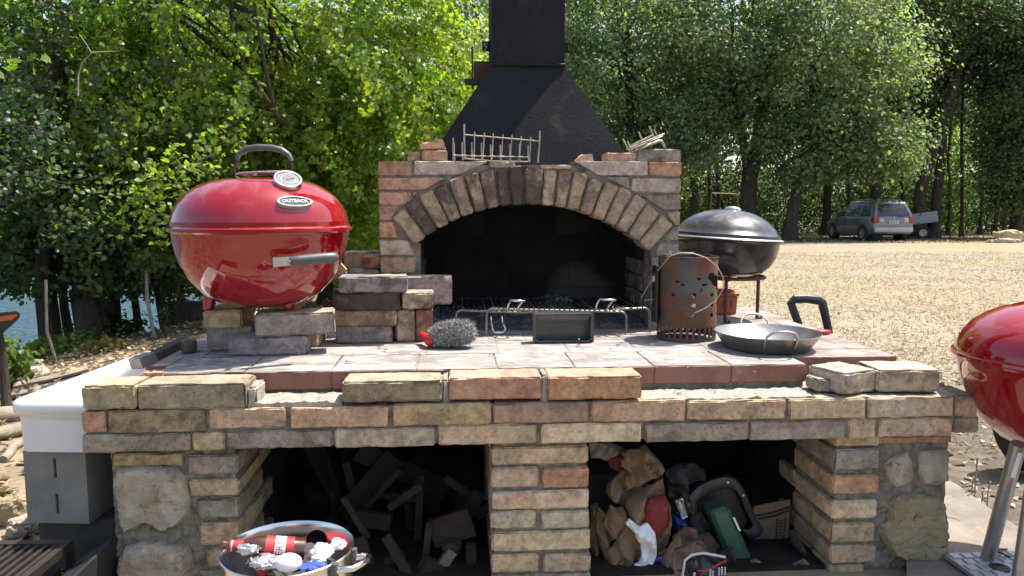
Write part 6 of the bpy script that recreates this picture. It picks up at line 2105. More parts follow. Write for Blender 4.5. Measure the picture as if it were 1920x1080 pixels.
def toolbox():
    v = dmap(2.52)
    u, z = onv(*S3(1080, 600), v)
    r_, off = sroot('tool_case', u, v, onv(*S3(1080, 1000), v)[1], 'dark grey plastic tool case with a thick rounded frame leaning in the right opening', 'case')
    def P(x, y, dv=0.0):
        a, b = onv(*S3(x, y), v + dv); return (a, v + dv, b)
    outer = [(835, 700), (800, 560), (800, 470), (870, 395), (960, 350), (1070, 318), (1150, 335), (1200, 395), (1240, 470), (1275, 560), (1310, 640), (1365, 735), (1345, 785), (1265, 808), (1225, 760)]
    inner = [(900, 700), (880, 590), (868, 530), (900, 495), (980, 452), (1080, 425), (1135, 430), (1165, 455), (1195, 510), (1228, 590), (1252, 650), (1272, 690), (1262, 712), (1235, 722), (1205, 720)]
    n = len(outer)
    vs_ = []
    for k, (dv, sh) in enumerate(((.02, 0.0), (.0, .18), (-.004, .5), (.0, .82), (.025, 1.0))):
        for (ox, oy), (ix, iy) in zip(outer, inner):
            vs_.append(P(ox + (ix - ox) * sh, oy + (iy - oy) * sh, dv))
    m = 5
    fs = [(k * n + i, k * n + i + 1, (k + 1) * n + i + 1, (k + 1) * n + i) for k in range(m - 1) for i in range(n - 1)]
    base = len(vs_)
    vs_ += [P(x, y, .07) for x, y in outer]
    fs += [(i, base + i, base + i + 1, i + 1) for i in range(n - 1)]
    build('frame', MB().add(vs_, fs), M['greycase'], r_, off, 45)
    build('panel', MB().prism([P(x, y)[::2] for x, y in ((890, 700), (866, 530), (980, 450), (1080, 423), (1140, 430), (1200, 510), (1275, 700), (1200, 860), (960, 860))], v + .035, v + .07), M['black'], r_, off)
    for x, y in ((1100, 377), (1215, 475), (800, 565)):
        q = P(x, y, -.006)
        build('catch', MB().lathe([(.004, 0), (.003, .003), (0, .004)], 10, M=Matrix.Translation(q) @ rot_to((0, -1, .2))), M['whiteink'], r_, off)
toolbox()
def crate():
    v = dmap(2.34) - .02
    q = [onv(*S3(x, y), v) for x, y in ((1145, 1060), (1300, 985), (1110, 562), (965, 600))]
    r_, off = sroot('green_can', (q[0][0] + q[1][0]) / 2, v, q[0][1], 'faded green plastic canister tilted in the right opening', 'canister')
    build('body', MB().hexa(q, v, v + .09, .012, .003, (3, 2, 5), chip=.05), M['green'], r_, off)
    s = [onv(*S3(x, y), v - .004) for x, y in ((1135, 640), (1150, 640), (1195, 740), (1180, 740))]
    build('torn_label', MB().prism(s, v - .006, v - .003), M['whitepaper'], r_, off)
crate()
def carton():
    v = dmap(2.60)
    q = [onv(*S3(x, y), v) for x, y in ((1300, 1120), (1540, 1120), (1572, 505), (1290, 560))]
    r_, off = sroot('cardboard_carton', (q[0][0] + q[1][0]) / 2, v, 0.02, 'brown cardboard carton with printed lines leaning by the right wall of the opening', 'cardboard')
    build('panel', MB().hexa(q, v, v + .006, .002, .002, (4, 1, 4)), M['card'], r_, off)
    mb = MB()
    def st(x0, y0, x1, y1, w_=.0014):
        a, b = onv(*S3(x0, y0), v - .003), onv(*S3(x1, y1), v - .003)
        mb.tube([(a[0], v - .003, a[1]), (b[0], v - .003, b[1])], w_, 4)
    st(1310, 625, 1440, 605, .003); st(1440, 605, 1565, 560, .003); st(1330, 650, 1450, 630, .003); st(1450, 630, 1562, 585, .003)
    st(1470, 650, 1440, 1110); st(1530, 640, 1490, 1110)
    for i in range(20):
        st(1485 - i * 1.2, 668 + i * 22, 1513 - i * 1.6, 664 + i * 22, .0017)
    for i in range(14):
        st(1350 - i, 800 + i * 22, 1400 - i, 796 + i * 22, .0009)
    build('print', mb, M['ink'], r_, off)
carton()
crumple('cardboard_flap', [(1420, 1120), (1480, 1040), (1690, 960), (1770, 1090), (1780, 1120)], 2.16, .004, M['card'], 'pale cardboard flap sticking out at the bottom right of the right opening', 'cardboard', 61, amp=.003)
crumple('cloth', [(630, 300), (700, 250), (850, 240), (930, 290), (900, 360), (780, 400), (650, 380)], 2.60, .03, M['darkcloth'], 'dark patterned cloth bundle behind the paper bags', 'cloth', 66)
crumple('cloth', [(640, 400), (800, 390), (830, 560), (800, 640), (680, 640)], 2.56, .02, M['blackfilm'], 'black net bag between the red printed bag and the tool case', 'bag', 70)
crumple('cloth', [(680, 620), (770, 640), (800, 700), (690, 720)], 2.52, .02, M['bluefilm'], 'deep blue plastic strip behind the red printed bag', 'plastic', 73)
crumple('cloth', [(1040, 920), (1140, 870), (1155, 940), (1130, 1110), (1090, 1110), (1060, 980)], 2.2, .02, M['darkcloth'], 'dark grey netting next to the green canister', 'netting', 77)
# rubbish pile below what shows, so that the bags rest on something
mb = MB()
sheet(mb, [Vector(p) for p in ((rx0 - .01, .013), (rx0 - .01, .06), ((rx0 + cx1) / 2 + .1, .05), ((rx0 + cx1) / 2 - .1, .18), (cx1 + .02, .20), (cx1 + .01, .013))], 2.45, .03, .02, lambda u, z, d: .03 * noise.noise(Vector((u * 14, z * 14, 9))), .08, .3)
single('rubbish_heap', mb, M['darkcloth'], 'flattened boxes under the bags in the right opening', 'rubbish')

# ================================================================== FIREWOOD IN THE LEFT OPENING
def S2(x, y):
    return 480 + x / 4.0, 820 + y / 4.0
def stick(a, b, va_, vb2, w_, t, label, name='firewood_board', m='firewood'):
    va_, vb2 = 2.17 + (va_ - 2.22) * .5, 2.17 + (vb2 - 2.22) * .5
    pa = onv(*S2(*a), va_); pb = onv(*S2(*b), vb2)
    A, B_ = Vector((pa[0], va_, pa[1])), Vector((pb[0], vb2, pb[1]))
    d = (B_ - A).normalized()
    n_ = d.cross(Vector((0, 1, 0))).normalized() * w_ / 2
    e = d.cross(n_).normalized() * t / 2
    vs_ = [A - n_ - e, A + n_ - e, A + n_ + e, A - n_ + e, B_ - n_ - e, B_ + n_ - e, B_ + n_ + e, B_ - n_ + e]
    mb = MB().add(vs_, [(0, 3, 2, 1), (4, 5, 6, 7), (0, 1, 5, 4), (1, 2, 6, 5), (2, 3, 7, 6), (3, 0, 4, 7)])
    return single(name, mb, M[m], label, 'firewood', 'firewood in the left opening')
stick((1240, 355), (1000, 525), 2.55, 2.60, .022, .02, 'thin brown batten slanting up to the right in the middle of the left opening')
stick((655, 450), (840, 750), 2.5, 2.45, .018, .018, 'thin stick leaning steeply beside the rim of the pot')
stick((975, 740), (1160, 1060), 2.35, 2.22, .028, .015, 'split lath slanting down to the right in the left opening')
stick((1315, 725), (1620, 630), 2.42, 2.40, .088, .018, 'broad board set crosswise near the centre pier')
stick((1300, 640), (1265, 950), 2.40, 2.36, .02, .02, 'upright batten under the broad board')
stick((1612, 800), (1615, 950), 2.33, 2.33, .03, .02, 'short piece of board standing beside the centre pier')
stick((1240, 960), (1430, 1040), 2.25, 2.3, .05, .045, 'round ended billet lying low in the left opening')
stick((760, 600), (1010, 640), 2.6, 2.58, .05, .02, 'dark board lying behind the sticks in the left opening')
stick((900, 420), (1250, 470), 2.8, 2.7, .02, .02, 'faint dark batten far back in the left opening')
stick((1650, 590), (1750, 500), 2.6, 2.65, .03, .02, 'dark lath leaning on the back of the centre pier')
stick((700, 780), (800, 1060), 2.4, 2.35, .10, .02, 'wide dark board standing behind the pot rim')
stick((1030, 880), (1090, 1060), 2.36, 2.36, .06, .02, 'dark board end next to the split lath')
stick((1370, 1000), (1470, 850), 2.3, 2.34, .03, .03, 'forked branch end under the broad board', 'branch', 'greywood')
lump('wood_knot', 480 + 1470 / 4, 820 + 820 / 4, 2.235, .026, M['firewood'], 'knotty wood stump end in the left opening', 'firewood', 91, (1.2, 1, .9), .4, 'firewood in the left opening')
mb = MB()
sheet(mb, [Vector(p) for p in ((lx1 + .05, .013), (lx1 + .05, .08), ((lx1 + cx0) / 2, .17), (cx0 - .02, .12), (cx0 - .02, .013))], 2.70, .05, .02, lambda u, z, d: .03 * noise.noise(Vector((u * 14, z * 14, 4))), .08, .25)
single('firewood_heap', mb, M['shadewood'], 'dark heap of wood scraps on the floor of the left opening', 'firewood')

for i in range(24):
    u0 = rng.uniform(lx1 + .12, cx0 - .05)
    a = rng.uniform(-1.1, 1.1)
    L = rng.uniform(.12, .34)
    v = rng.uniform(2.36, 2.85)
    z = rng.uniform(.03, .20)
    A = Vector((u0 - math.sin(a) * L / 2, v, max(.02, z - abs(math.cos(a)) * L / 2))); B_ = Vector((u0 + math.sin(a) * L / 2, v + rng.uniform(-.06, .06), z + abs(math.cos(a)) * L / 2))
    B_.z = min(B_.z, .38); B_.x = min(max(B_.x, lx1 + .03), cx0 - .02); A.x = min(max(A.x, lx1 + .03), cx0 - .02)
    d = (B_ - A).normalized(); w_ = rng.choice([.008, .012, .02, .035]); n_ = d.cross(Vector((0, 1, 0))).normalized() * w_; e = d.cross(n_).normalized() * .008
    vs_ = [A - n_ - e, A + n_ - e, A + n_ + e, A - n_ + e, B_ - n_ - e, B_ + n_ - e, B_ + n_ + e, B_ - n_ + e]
    o = single('firewood_board', MB().add(vs_, [(0, 3, 2, 1), (4, 5, 6, 7), (0, 1, 5, 4), (1, 2, 6, 5), (2, 3, 7, 6), (3, 0, 4, 7)]), M['shadewood'], 'dim wood scrap in the dark back of the left opening', 'firewood', 'wood scraps in the back of the left opening')

# more crumpled odds and ends packed between the bags
for nm, pts, v, m, lab, cat, sd in (
    ('paper_bag', [(70, 560), (120, 540), (130, 700), (140, 900), (190, 1000), (120, 1100), (70, 1100)], 2.46, 'card', 'dark cardboard pressed against the left wall of the right opening', 'cardboard', 101),
    ('plastic_bag', [(560, 930), (640, 880), (660, 960), (600, 1080), (560, 1110)], 2.33, 'paper', 'crumpled brown paper between the white strip and the standing bag', 'paper', 103),
    ('plastic_bag', [(860, 790), (960, 760), (1040, 850), (1080, 930), (980, 960), (900, 860)], 2.40, 'card', 'flat brown box corner left of the green canister', 'cardboard', 107),
    ('plastic_bag', [(1230, 1010), (1310, 960), (1420, 1000), (1440, 1110), (1200, 1110)], 2.22, 'paper', 'brown paper scrap lying right of the green canister', 'paper', 109),
    ('plastic_bag', [(1545, 960), (1620, 900), (1660, 980), (1640, 1050), (1560, 1060)], 2.42, 'concrete', 'grey paper roll end at the foot of the right wall', 'paper', 113),
    ('plastic_bag', [(1560, 760), (1600, 740), (1700, 900), (1745, 1010), (1700, 1000), (1600, 860)], 2.34, 'darkcloth', 'dark torn strips along the foot of the right inner wall', 'rags', 127),
    ('plastic_bag', [(820, 640), (900, 600), (960, 700), (990, 800), (880, 800), (800, 740)], 2.50, 'darkcloth', 'black crumpled sack inside the bend of the tool case', 'sack', 131),
    ('plastic_bag', [(700, 520), (760, 500), (800, 640), (760, 660)], 2.48, 'silverfilm', 'thin grey plastic strips behind the red printed bag', 'plastic', 137),
):
    crumple('scrap', pts, v, .02, M[m], lab, cat, sd, amp=.008)
vs_, fs = TXT['mm']
u, z = onv(*S3(545, 290), dmap(2.42) - .034)
mm = Matrix.Translation((u, dmap(2.42) - .034, z)) @ Matrix.Rotation(R(90), 4, 'X') @ Matrix.Rotation(R(-62), 4, 'Z')
bt = [o for o in bpy.data.objects if o.get('label', '').startswith('brown paper charcoal bag folded')][0]
onbag(MB().add(vs_, fs, M=mm), 'bag_lettering', M['ink'], bt)

# ================================================================== CAR AND TRAILER
def minivan():
    Y = 33.0
    p = wy(1640, 450, Y)
    # centre of the car on the terrain
    cx, cy = p.x + .50, Y + 1.9
    z = gh(cx, cy)
    o = root('parked_car', (cx, cy, z), R(92), 'grey minivan with roof rails parked at the edge of the trees, seen from behind', 'car')
    def loft(secs, mat, name, par, cap=True, smooth=35):
        mb = MB()
        n = len(secs[0])
        vs_ = [q for s_ in secs for q in s_]
        fs = [(k * n + i, k * n + (i + 1) % n, (k + 1) * n + (i + 1) % n, (k + 1) * n + i) for k in range(len(secs) - 1) for i in range(n)]
        if cap:
            fs.append(tuple(range(n))); fs.append(tuple(reversed(range((len(secs) - 1) * n, len(secs) * n))))
        return build(name, mb.add(vs_, fs), M[mat], par, smooth=smooth)
    secs = []
    for x, zb, zt, hw in ((-2.31, .42, .98, .78), (-2.27, .34, 1.02, .85), (-2.0, .28, 1.03, .89), (-1.3, .24, 1.03, .905), (0, .22, 1.02, .905), (1.0, .22, 1.0, .90), (1.55, .24, .96, .89), (1.95, .26, .88, .86), (2.2, .30, .77, .78), (2.32, .38, .64, .62)):
        m_ = zb + (zt - zb) * .55
        secs.append([(x, -hw * .93, zb), (x, -hw * .985, zb + .12), (x, -hw, m_), (x, -hw * .985, zt - .08), (x, -hw * .95, zt), (x, hw * .95, zt), (x, hw * .985, zt - .08), (x, hw, m_), (x, hw * .985, zb + .12), (x, hw * .93, zb)])
    body = loft(secs, 'carpaint', 'body', o)
    B0 = [(-2.29, .86), (1.45, .84)]      # belt: x, half width
    zb, zt = 1.0, 1.67
    g = []
    def gring(t):
        xr = -2.29 + (.36) * t ** 1.4
        xf = 1.50 - 1.18 * t
        hw = .862 - .175 * t
        zz = zb + (zt - zb) * t
        return [(xr, -hw * .96, zz), (xr + .12, -hw, zz), (xf - .2, -hw, zz), (xf, -hw * .86, zz), (xf + .05 * (1 - t), 0, zz), (xf, hw * .86, zz), (xf - .2, hw, zz), (xr + .12, hw, zz), (xr, hw * .96, zz), (xr - .03, 0, zz)]
    rings = [gring(t) for t in (0, .25, .5, .75, .92, 1.0)]
    top = [(a * .93 + -.08 * .07, b * .86, zt + .055) for a, b, c in rings[-1]]
    loft(rings + [top], 'carpaint', 'cabin', o)
    # glazing panels lying on the cabin
    def side(x0a, x1a, x0b, x1b, t0, t1, s):
        def pt(x, t):
            hw = .862 - .175 * t
            return (x, s * (hw + .006), zb + (zt - zb) * t)
        mb = MB().add([pt(x0a, t0), pt(x1a, t0), pt(x1b, t1), pt(x0b, t1)], [(0, 1, 2, 3)] if s < 0 else [(3, 2, 1, 0)])
        q = [Vector(v) for v in mb.v]
        mb.add([v + Vector((0, -s * .012, 0)) for v in q], [(3, 2, 1, 0)])
        return build('window', mb, M['carglass'], o)
    for s in (1, -1):
        side(-1.95, -1.05, -1.70, -1.05, .08, .84, s)
        side(-.98, .18, -.98, .05, .06, .86, s)
        side(.25, 1.18, .14, .28, .05, .84, s)
    def rear(pts, off, mat, name):
        def pt(y, t):
            hw = (.862 - .175 * t) * .96
            xr = -2.29 + .36 * t ** 1.4 - .03 * (1 - abs(y)) - off
            return (xr, y * hw, zb + (zt - zb) * t)
        k = 8
        mb = MB()
        vs_ = []
        for (t, w_) in pts:
            for i in range(k + 1):
                vs_.append(pt(-w_ + 2 * w_ * i / k, t))
        fs = [(j * (k + 1) + i, j * (k + 1) + i + 1, (j + 1) * (k + 1) + i + 1, (j + 1) * (k + 1) + i) for j in range(len(pts) - 1) for i in range(k)]
        return build(name, mb.add(vs_, fs), M[mat], o, smooth=40)
    rear([(.10, .86), (.3, .88), (.6, .86), (.88, .80)], .008, 'carglass', 'rear_window')
    build('wiper', MB().box(-.012, -.42, -.012, 0, .02, .012, M=Matrix.Translation((-2.315, 0, 1.07))), M['black'], o)
    # front screen
    w0 = [(1.50, -.70, zb + .03), (1.50, .70, zb + .03), (.44, .58, zt - .07), (.44, -.58, zt - .07)]
    build('windscreen', MB().add([(x + .05, y, z_ + .02) for x, y, z_ in w0] + [(x + .03, y, z_ + .01) for x, y, z_ in w0], [(0, 1, 2, 3), (7, 6, 5, 4)]), M['carglass'], o)
    # bumpers, lights, plate
    build('bumper', MB().box(-2.37, -.83, .40, -2.20, .83, .60, b=.03), M['bumper'], o, smooth=40)
    build('bumper', MB().box(2.15, -.74, .34, 2.36, .74, .56, b=.04), M['carpaint'], o, smooth=40)
    for s in (1, -1):
        build('tail_light', MB().box(-2.335, min(s * .64, s * .845), .78, -2.08, max(s * .64, s * .875), 1.06, b=.03), M['taillight'], o, smooth=40)
        build('tail_light', MB().box(-2.34, min(s * .44, s * .632), .83, -2.28, max(s * .44, s * .632), .98, b=.015), M['clearlens'], o, smooth=40)
        build('headlight', MB().box(2.02, min(s * .5, s * .80), .62, 2.24, max(s * .5, s * .80), .76, b=.03), M['clearlens'], o, smooth=40)
        build('roof_rail', MB().tube([(-1.75, s * .60, zt + .055), (-1.65, s * .6, zt + .10), (-.2, s * .59, zt + .115), (.15, s * .57, zt + .10), (.22, s * .56, zt + .04)], .018, 8), M['bumper'], o, smooth=60)
        build('mirror', MB().box(1.0, min(s * .88, s * 1.05), 1.0, 1.12, max(s * .88, s * 1.05), 1.16, b=.03), M['carpaint'], o, smooth=40)
        build('door_strip', MB().box(-.95, min(s * .905, s * .92), .56, 1.0, max(s * .905, s * .92), .60, b=.004), M['bumper'], o)
        for x in (-.98, .20):
            build('pillar_trim', MB().box(x - .0 , min(s * .8, s * .80) , zb, x + .05, max(s * .8, s * .8) + .0, zb + .01), M['black'], o)
        for x in (-.98, .22, 1.12):
            build('door_gap', MB().box(x - .006, min(s * .88, s * .9085), .32, x + .006, max(s * .88, s * .9085), 1.0), M['black'], o)
        build('door_handle', MB().box(-.80, min(s * .90, s * .93), .84, -.62, max(s * .90, s * .93), .87, b=.006), M['black'], o)
        for x in (-1.42, 1.48):
            Mx = Matrix.Translation((x, s * .80, .325)) @ Matrix.Rotation(R(-90 * s), 4, 'X')
            build('wheel_arch', MB().lathe([(.40, -.1), (.40, .108), (.0, .106)], 28, M=Mx), M['black'], o, smooth=40)
            w_ = build('wheel', MB().lathe([(.22, .115), (.30, .118), (.325, .09), (.325, -.09), (.30, -.1), (0, -.1)], 32, M=Mx), M['rubber'], o, smooth=40)
            rb = MB().lathe([(.225, .105), (.22, .120), (.20, .112), (.07, .128), (0, .13)], 28, M=Mx)
            build('rim', rb, M['alu'], w_, smooth=30)
            hb = MB()
            for i in range(9):
                hb.box(.10, -.012, .119, .185, .012, .1225, M=Mx @ Matrix.Rotation(i * 2 * math.pi / 9, 4, 'Z'))
            tag(build('rim_slot', hb, M['black'], w_), kind='stuff')
    pl = build('number_plate', MB().box(-2.345, -.27, .76, -2.325, .27, .875, b=.003), M['numberplate'], o)
    build('plate_band', MB().box(-2.348, .225, .762, -2.3455, .268, .873).box(-2.348, -.268, .762, -2.3455, -.225, .873), M['blueplate'], pl)
    vs_, fs = TXT['plate']
    mt = Matrix.Translation((-2.3475, 0, .8175)) @ Matrix.Rotation(R(-90), 4, 'Z') @ Matrix.Rotation(R(90), 4, 'X')
    build('plate_lettering', MB().add(vs_, fs, M=mt), M['ink'], pl)
    build('plate_recess', MB().box(-2.322, -.36, .74, -2.312, .36, .92, b=.003), M['carpaint'], o)
    build('badge', MB().lathe([(.05, 0), (.05, .012), (.042, .014), (.036, .008), (0, .008)], 20, M=Matrix.Translation((-2.318, 0, 1.02)) @ Matrix.Rotation(R(-90), 4, 'Y')), M['bumper'], o)
    build('tailgate_line', MB().box(-2.325, -.70, .645, -2.28, .70, .655), M['black'], o)
minivan()

def trailer():
    Y = 37.0
    p = wy(1705, 440, Y)
    o = root('cargo_trailer', (p.x, Y, gh(p.x, Y)), R(-26), 'low grey sheet metal cargo trailer tipped up beside the minivan', 'trailer')
    T_ = Matrix.Translation((0, 0, .66)) @ Matrix.Rotation(R(-8), 4, 'Y')
    build('bed', MB().box(-1.15, -.72, 0, 1.15, .72, .04, M=T_), M['trailer'], o)
    for s in (1, -1):
        build('side_panel', MB().box(-1.15, s * .72 - .02, .041, 1.15, s * .72 + .02, .50, M=T_, b=.008).box(-1.1, s * .72 - .03, .22, 1.1, s * .72 + .03, .27, M=T_), M['trailer'], o)
        Mx = Matrix.Translation((.55, s * .86, .30)) @ Matrix.Rotation(R(-90 * s), 4, 'X')
        w_ = build('wheel', MB().lathe([(.17, .07), (.28, .075), (.30, .05), (.30, -.05), (.28, -.07), (0, -.07)], 28, M=Mx), M['rubber'], o, smooth=40)
        build('rim', MB().lathe([(.175, .066), (.16, .08), (.05, .06), (0, .07)], 24, M=Mx), M['bumper'], w_, smooth=40)
    build('tail_panel', MB().box(-1.17, -.72, .041, -1.13, .72, .50, M=T_, b=.008), M['trailer'], o)
    build('front_panel', MB().box(1.13, -.72, .041, 1.17, .72, .50, M=T_, b=.008), M['trailer'], o)
    build('drawbar', MB().tube([(-1.1, .4, .44), (-2.1, 0, .12)], .03, 8).tube([(-1.1, -.4, .44), (-2.1, 0, .12)], .03, 8), M['iron'], o)
    build('axle', MB().tube([(.55, -.86, .3), (.55, .86, .3)], .03, 8).box(.45, -.4, .3, .65, -.3, .66).box(.45, .3, .3, .65, .4, .66), M['iron'], o)
trailer()

def rock(name, px, py, y, sx, sy, sz, m, label, cat, seed, amp=.25, group=None, sub=4, sink_=.1, rz=0):
    p = wy(px, py, y)
    z = gh(p.x, y)
    bm = bmesh.new()
    bmesh.ops.create_icosphere(bm, subdivisions=sub, radius=1.0)
    for v in bm.verts:
        q = v.co.copy()
        b = Vector([math.copysign(abs(c) ** .55, c) for c in q])
        f = 1 + amp * (noise.noise(q * 1.5 + Vector((seed, 0, 0))) + .5 * noise.noise(q * 4 + Vector((0, seed, 0))) + .25 * noise.noise(q * 9 + Vector((0, seed, 0))))
        v.co = Vector((b.x * sx, b.y * sy, (b.z + 1 - sink_) * sz)) * f
    me = bpy.data.meshes.new(name)
    bm.to_mesh(me); bm.free()
    me.materials.append(m)
    o = bpy.data.objects.new(name, me)
    COL.objects.link(o)
    o.location = (p.x, y, z)
    o.rotation_euler = (0, 0, rz)
    return tag(o, label, cat, group)
GR = 'limestone blocks at the right edge of the field'
rock('stone_block', 1892, 440, 31.0, .50, .4, .24, M['tufa'], 'large pitted limestone block lying in the field at the right edge of the photo', 'stone', 3, .18, GR)
rock('stone_block', 1884, 452, 30.2, .32, .22, .09, M['stone'], 'flat pale stone slab lying in front of the large limestone block', 'stone', 8, .18, GR)
rock('stone_block', 1858, 455, 30.4, .15, .12, .06, M['stone'], 'small stone just left of the flat pale slab', 'stone', 12, .2, GR)
rock('stone_block', 1906, 455, 30.3, .16, .12, .07, M['stone'], 'small stone just right of the flat pale slab', 'stone', 15, .2, GR)

def goal():
    y = 38
    a, b = wy(1333, 392, y), wy(1383, 392, y)
    c = (a + b) / 2
    z = gh(c.x, y)
    o = root('pipe_stand', (c.x, y, z), 0, 'thin pale metal frame standing under the trees above the black kettle grill', 'stand')
    h = wy(1340, 362, y).z - z
    w_ = (b.x - a.x) / 2
    build('frame', MB().tube([(-w_ - .05, 0, 0), (-w_, 0, h - .05), (-w_ + .05, 0, h), (w_ - .05, 0, h - .05), (w_, 0, h - .12), (w_ + .02, 0, 0)], .024, 8), M['wire'], o)
goal()

# ================================================================== LEFT FOREGROUND
def log(pxs, y0, y1, r, label, m='greywood', group='branches and boards lying left of the sink', name='log', flat=None, lift=0.0, n=9):
    pts = []
    k = len(pxs)
    for i, (px, py) in enumerate(pxs):
        y = y0 + (y1 - y0) * i / (k - 1)
        d = ray(px, py)
        x = d.x / d.y * y
        pts.append(Vector((x, y, gh(x, y) + r * .8 + lift)))
    b = pts[0]
    mb = MB()
    fine = []
    for a, c in zip(pts[:-1], pts[1:]):
        for i in range(4):
            q = a.lerp(c, i / 4)
            fine.append(q + Vector((noise.noise(q * 5), noise.noise(q * 5 + Vector((9, 0, 0))), .5 * noise.noise(q * 6))) * r * .5)
    fine.append(pts[-1])
    rs = [r * (1 + .18 * noise.noise(q * 9)) for q in fine]
    mb.tube([q - b for q in fine], rs, n, flat=flat)
    o = build(name, mb, M[m], loc=b, smooth=60)
    return tag(o, label, 'wood', group)
log([(-40, 722), (60, 712), (140, 700), (205, 690)], 3.9, 4.5, .045, 'thick grey log lying on the leaf litter behind the sink')
log([(-30, 742), (40, 752), (100, 735), (140, 722)], 3.5, 4.0, .035, 'crooked grey log nearest the sink')
log([(-60, 712), (40, 702), (110, 690), (170, 672), (215, 666)], 5.2, 5.9, .05, 'long weathered beam lying along the slope at the left', flat=.6)
log([(-60, 700), (60, 684), (160, 664)], 5.6, 6.2, .045, 'second long beam behind the weathered one, towards the lake', flat=.6)
log([(88, 716), (100, 690), (128, 664)], 4.8, 4.95, .012, 'thin bare twig leaning up over the logs', lift=.10)
log([(60, 742), (90, 700), (112, 672)], 4.6, 4.8, .010, 'thin dry twig crossing the logs at the left', lift=.08)
log([(90, 700), (130, 694), (160, 678)], 4.7, 5.0, .012, 'forked dry twig lying on top of the beams', lift=.08)
log([(0, 790), (20, 775), (60, 752)], 3.2, 3.6, .02, 'short branch in the leaves at the far left', lift=0)
rock('stone_block', 30, 985, 2.55, .05, .045, .05, M['tufa'], 'small yellowish stone on the ground left of the concrete block', 'stone', 31, .2, 'stones beside the concrete block')
rock('stone_block', 48, 1010, 2.45, .05, .035, .03, M['stone'], 'flat pale stone at the foot of the concrete block', 'stone', 37, .2, 'stones beside the concrete block', rz=.6)
rock('stone_block', 352, 600, 10.2, .28, .25, .16, M['bark'], 'dark boulder on the bank left of the red kettle', 'stone', 45, .25, 'boulders on the lake bank')
rock('stone_block', 30, 682, 6.4, .20, .2, .09, M['stone'], 'pale grey boulder below the leftmost trunk', 'stone', 49, .25, 'boulders on the lake bank')

def shell():
    y = 4.6
    o0 = wy(0, 640, y)
    o = root('orange_shell', (o0.x, y, gh(o0.x, y)), 0, 'black and orange pointed plastic shell sticking into the photo at the left edge', 'plastic shell')
    off = Vector((o0.x, y, gh(o0.x, y)))
    def L(px, py, yy=y):
        return wy(px, py, yy) - off
    top = [(-60, 596), (-20, 590), (10, 585), (30, 583), (38, 588), (36, 597), (20, 612), (5, 625), (-20, 640), (-60, 648)]
    def poly(pts, y0, y1):
        mb = MB()
        n = len(pts)
        vs_ = [L(a, b, y0) for a, b in pts] + [L(a, b, y1) for a, b in pts]
        fs = [tuple(range(n)), tuple(reversed(range(n, 2 * n)))] + [(i, (i + 1) % n, (i + 1) % n + n, i + n) for i in range(n)]
        return mb.add(vs_, fs)
    build('shell', poly(top, y, y + .12), M['black'], o)
    build('stripe', poly([(-60, 606), (-20, 600), (5, 593), (30, 589), (33, 592), (22, 600), (0, 603), (-20, 612), (-60, 618)], y - .008, y - .001), M['orange'], o)
    a, b = L(0, 640), L(4, 690)
    build('post', MB().tube([L(-2, 622), L(2, 650), Vector((L(8, 690).x, 0, 0))], [.02, .025, .03], 10), M['bark'], o)
shell()

# ================================================================== TREES
KITE_V = np.array([(0, 0, 0), (-.36, .5, .10), (0, 1, -.03), (.36, .5, .10)], np.float32)
KITE_F = np.array([(0, 2, 1), (0, 3, 2)], np.int32)
LOB_V = np.array([(0, 0, 0), (.13, .22, .03), (.34, .34, .10), (.22, .50, .05), (.40, .66, .09), (.20, .80, .03), (0, 1, -.06),
                  (-.20, .80, .03), (-.40, .66, .09), (-.22, .50, .05), (-.34, .34, .10), (-.13, .22, .03)], np.float32)
LOB_F = np.array([(0, 1, 11), (1, 2, 3), (11, 9, 10), (1, 3, 9), (1, 9, 11), (3, 4, 5), (9, 7, 8), (3, 5, 7), (3, 7, 9), (5, 6, 7)], np.int32)
OVAL_V = np.array([(0, 0, 0), (.26, .25, .07), (.34, .55, .08), (.16, .85, .0), (0, 1.05, -.08), (-.16, .85, .0), (-.34, .55, .08), (-.26, .25, .07)], np.float32)
OVAL_F = np.array([(0, 1, 7), (1, 2, 6), (1, 6, 7), (2, 3, 5), (2, 5, 6), (3, 4, 5)], np.int32)
BLADE_V = np.array([(-.06, 0, 0), (.06, 0, 0), (0, 1, .25)], np.float32)
BLADE_F = np.array([(0, 1, 2)], np.int32)
SHAPES = {'kite': (KITE_V, KITE_F), 'lobed': (LOB_V, LOB_F), 'oval': (OVAL_V, OVAL_F), 'blade': (BLADE_V, BLADE_F)}

def unit(a):
    return a / np.maximum(np.linalg.norm(a, axis=1, keepdims=True), 1e-6)

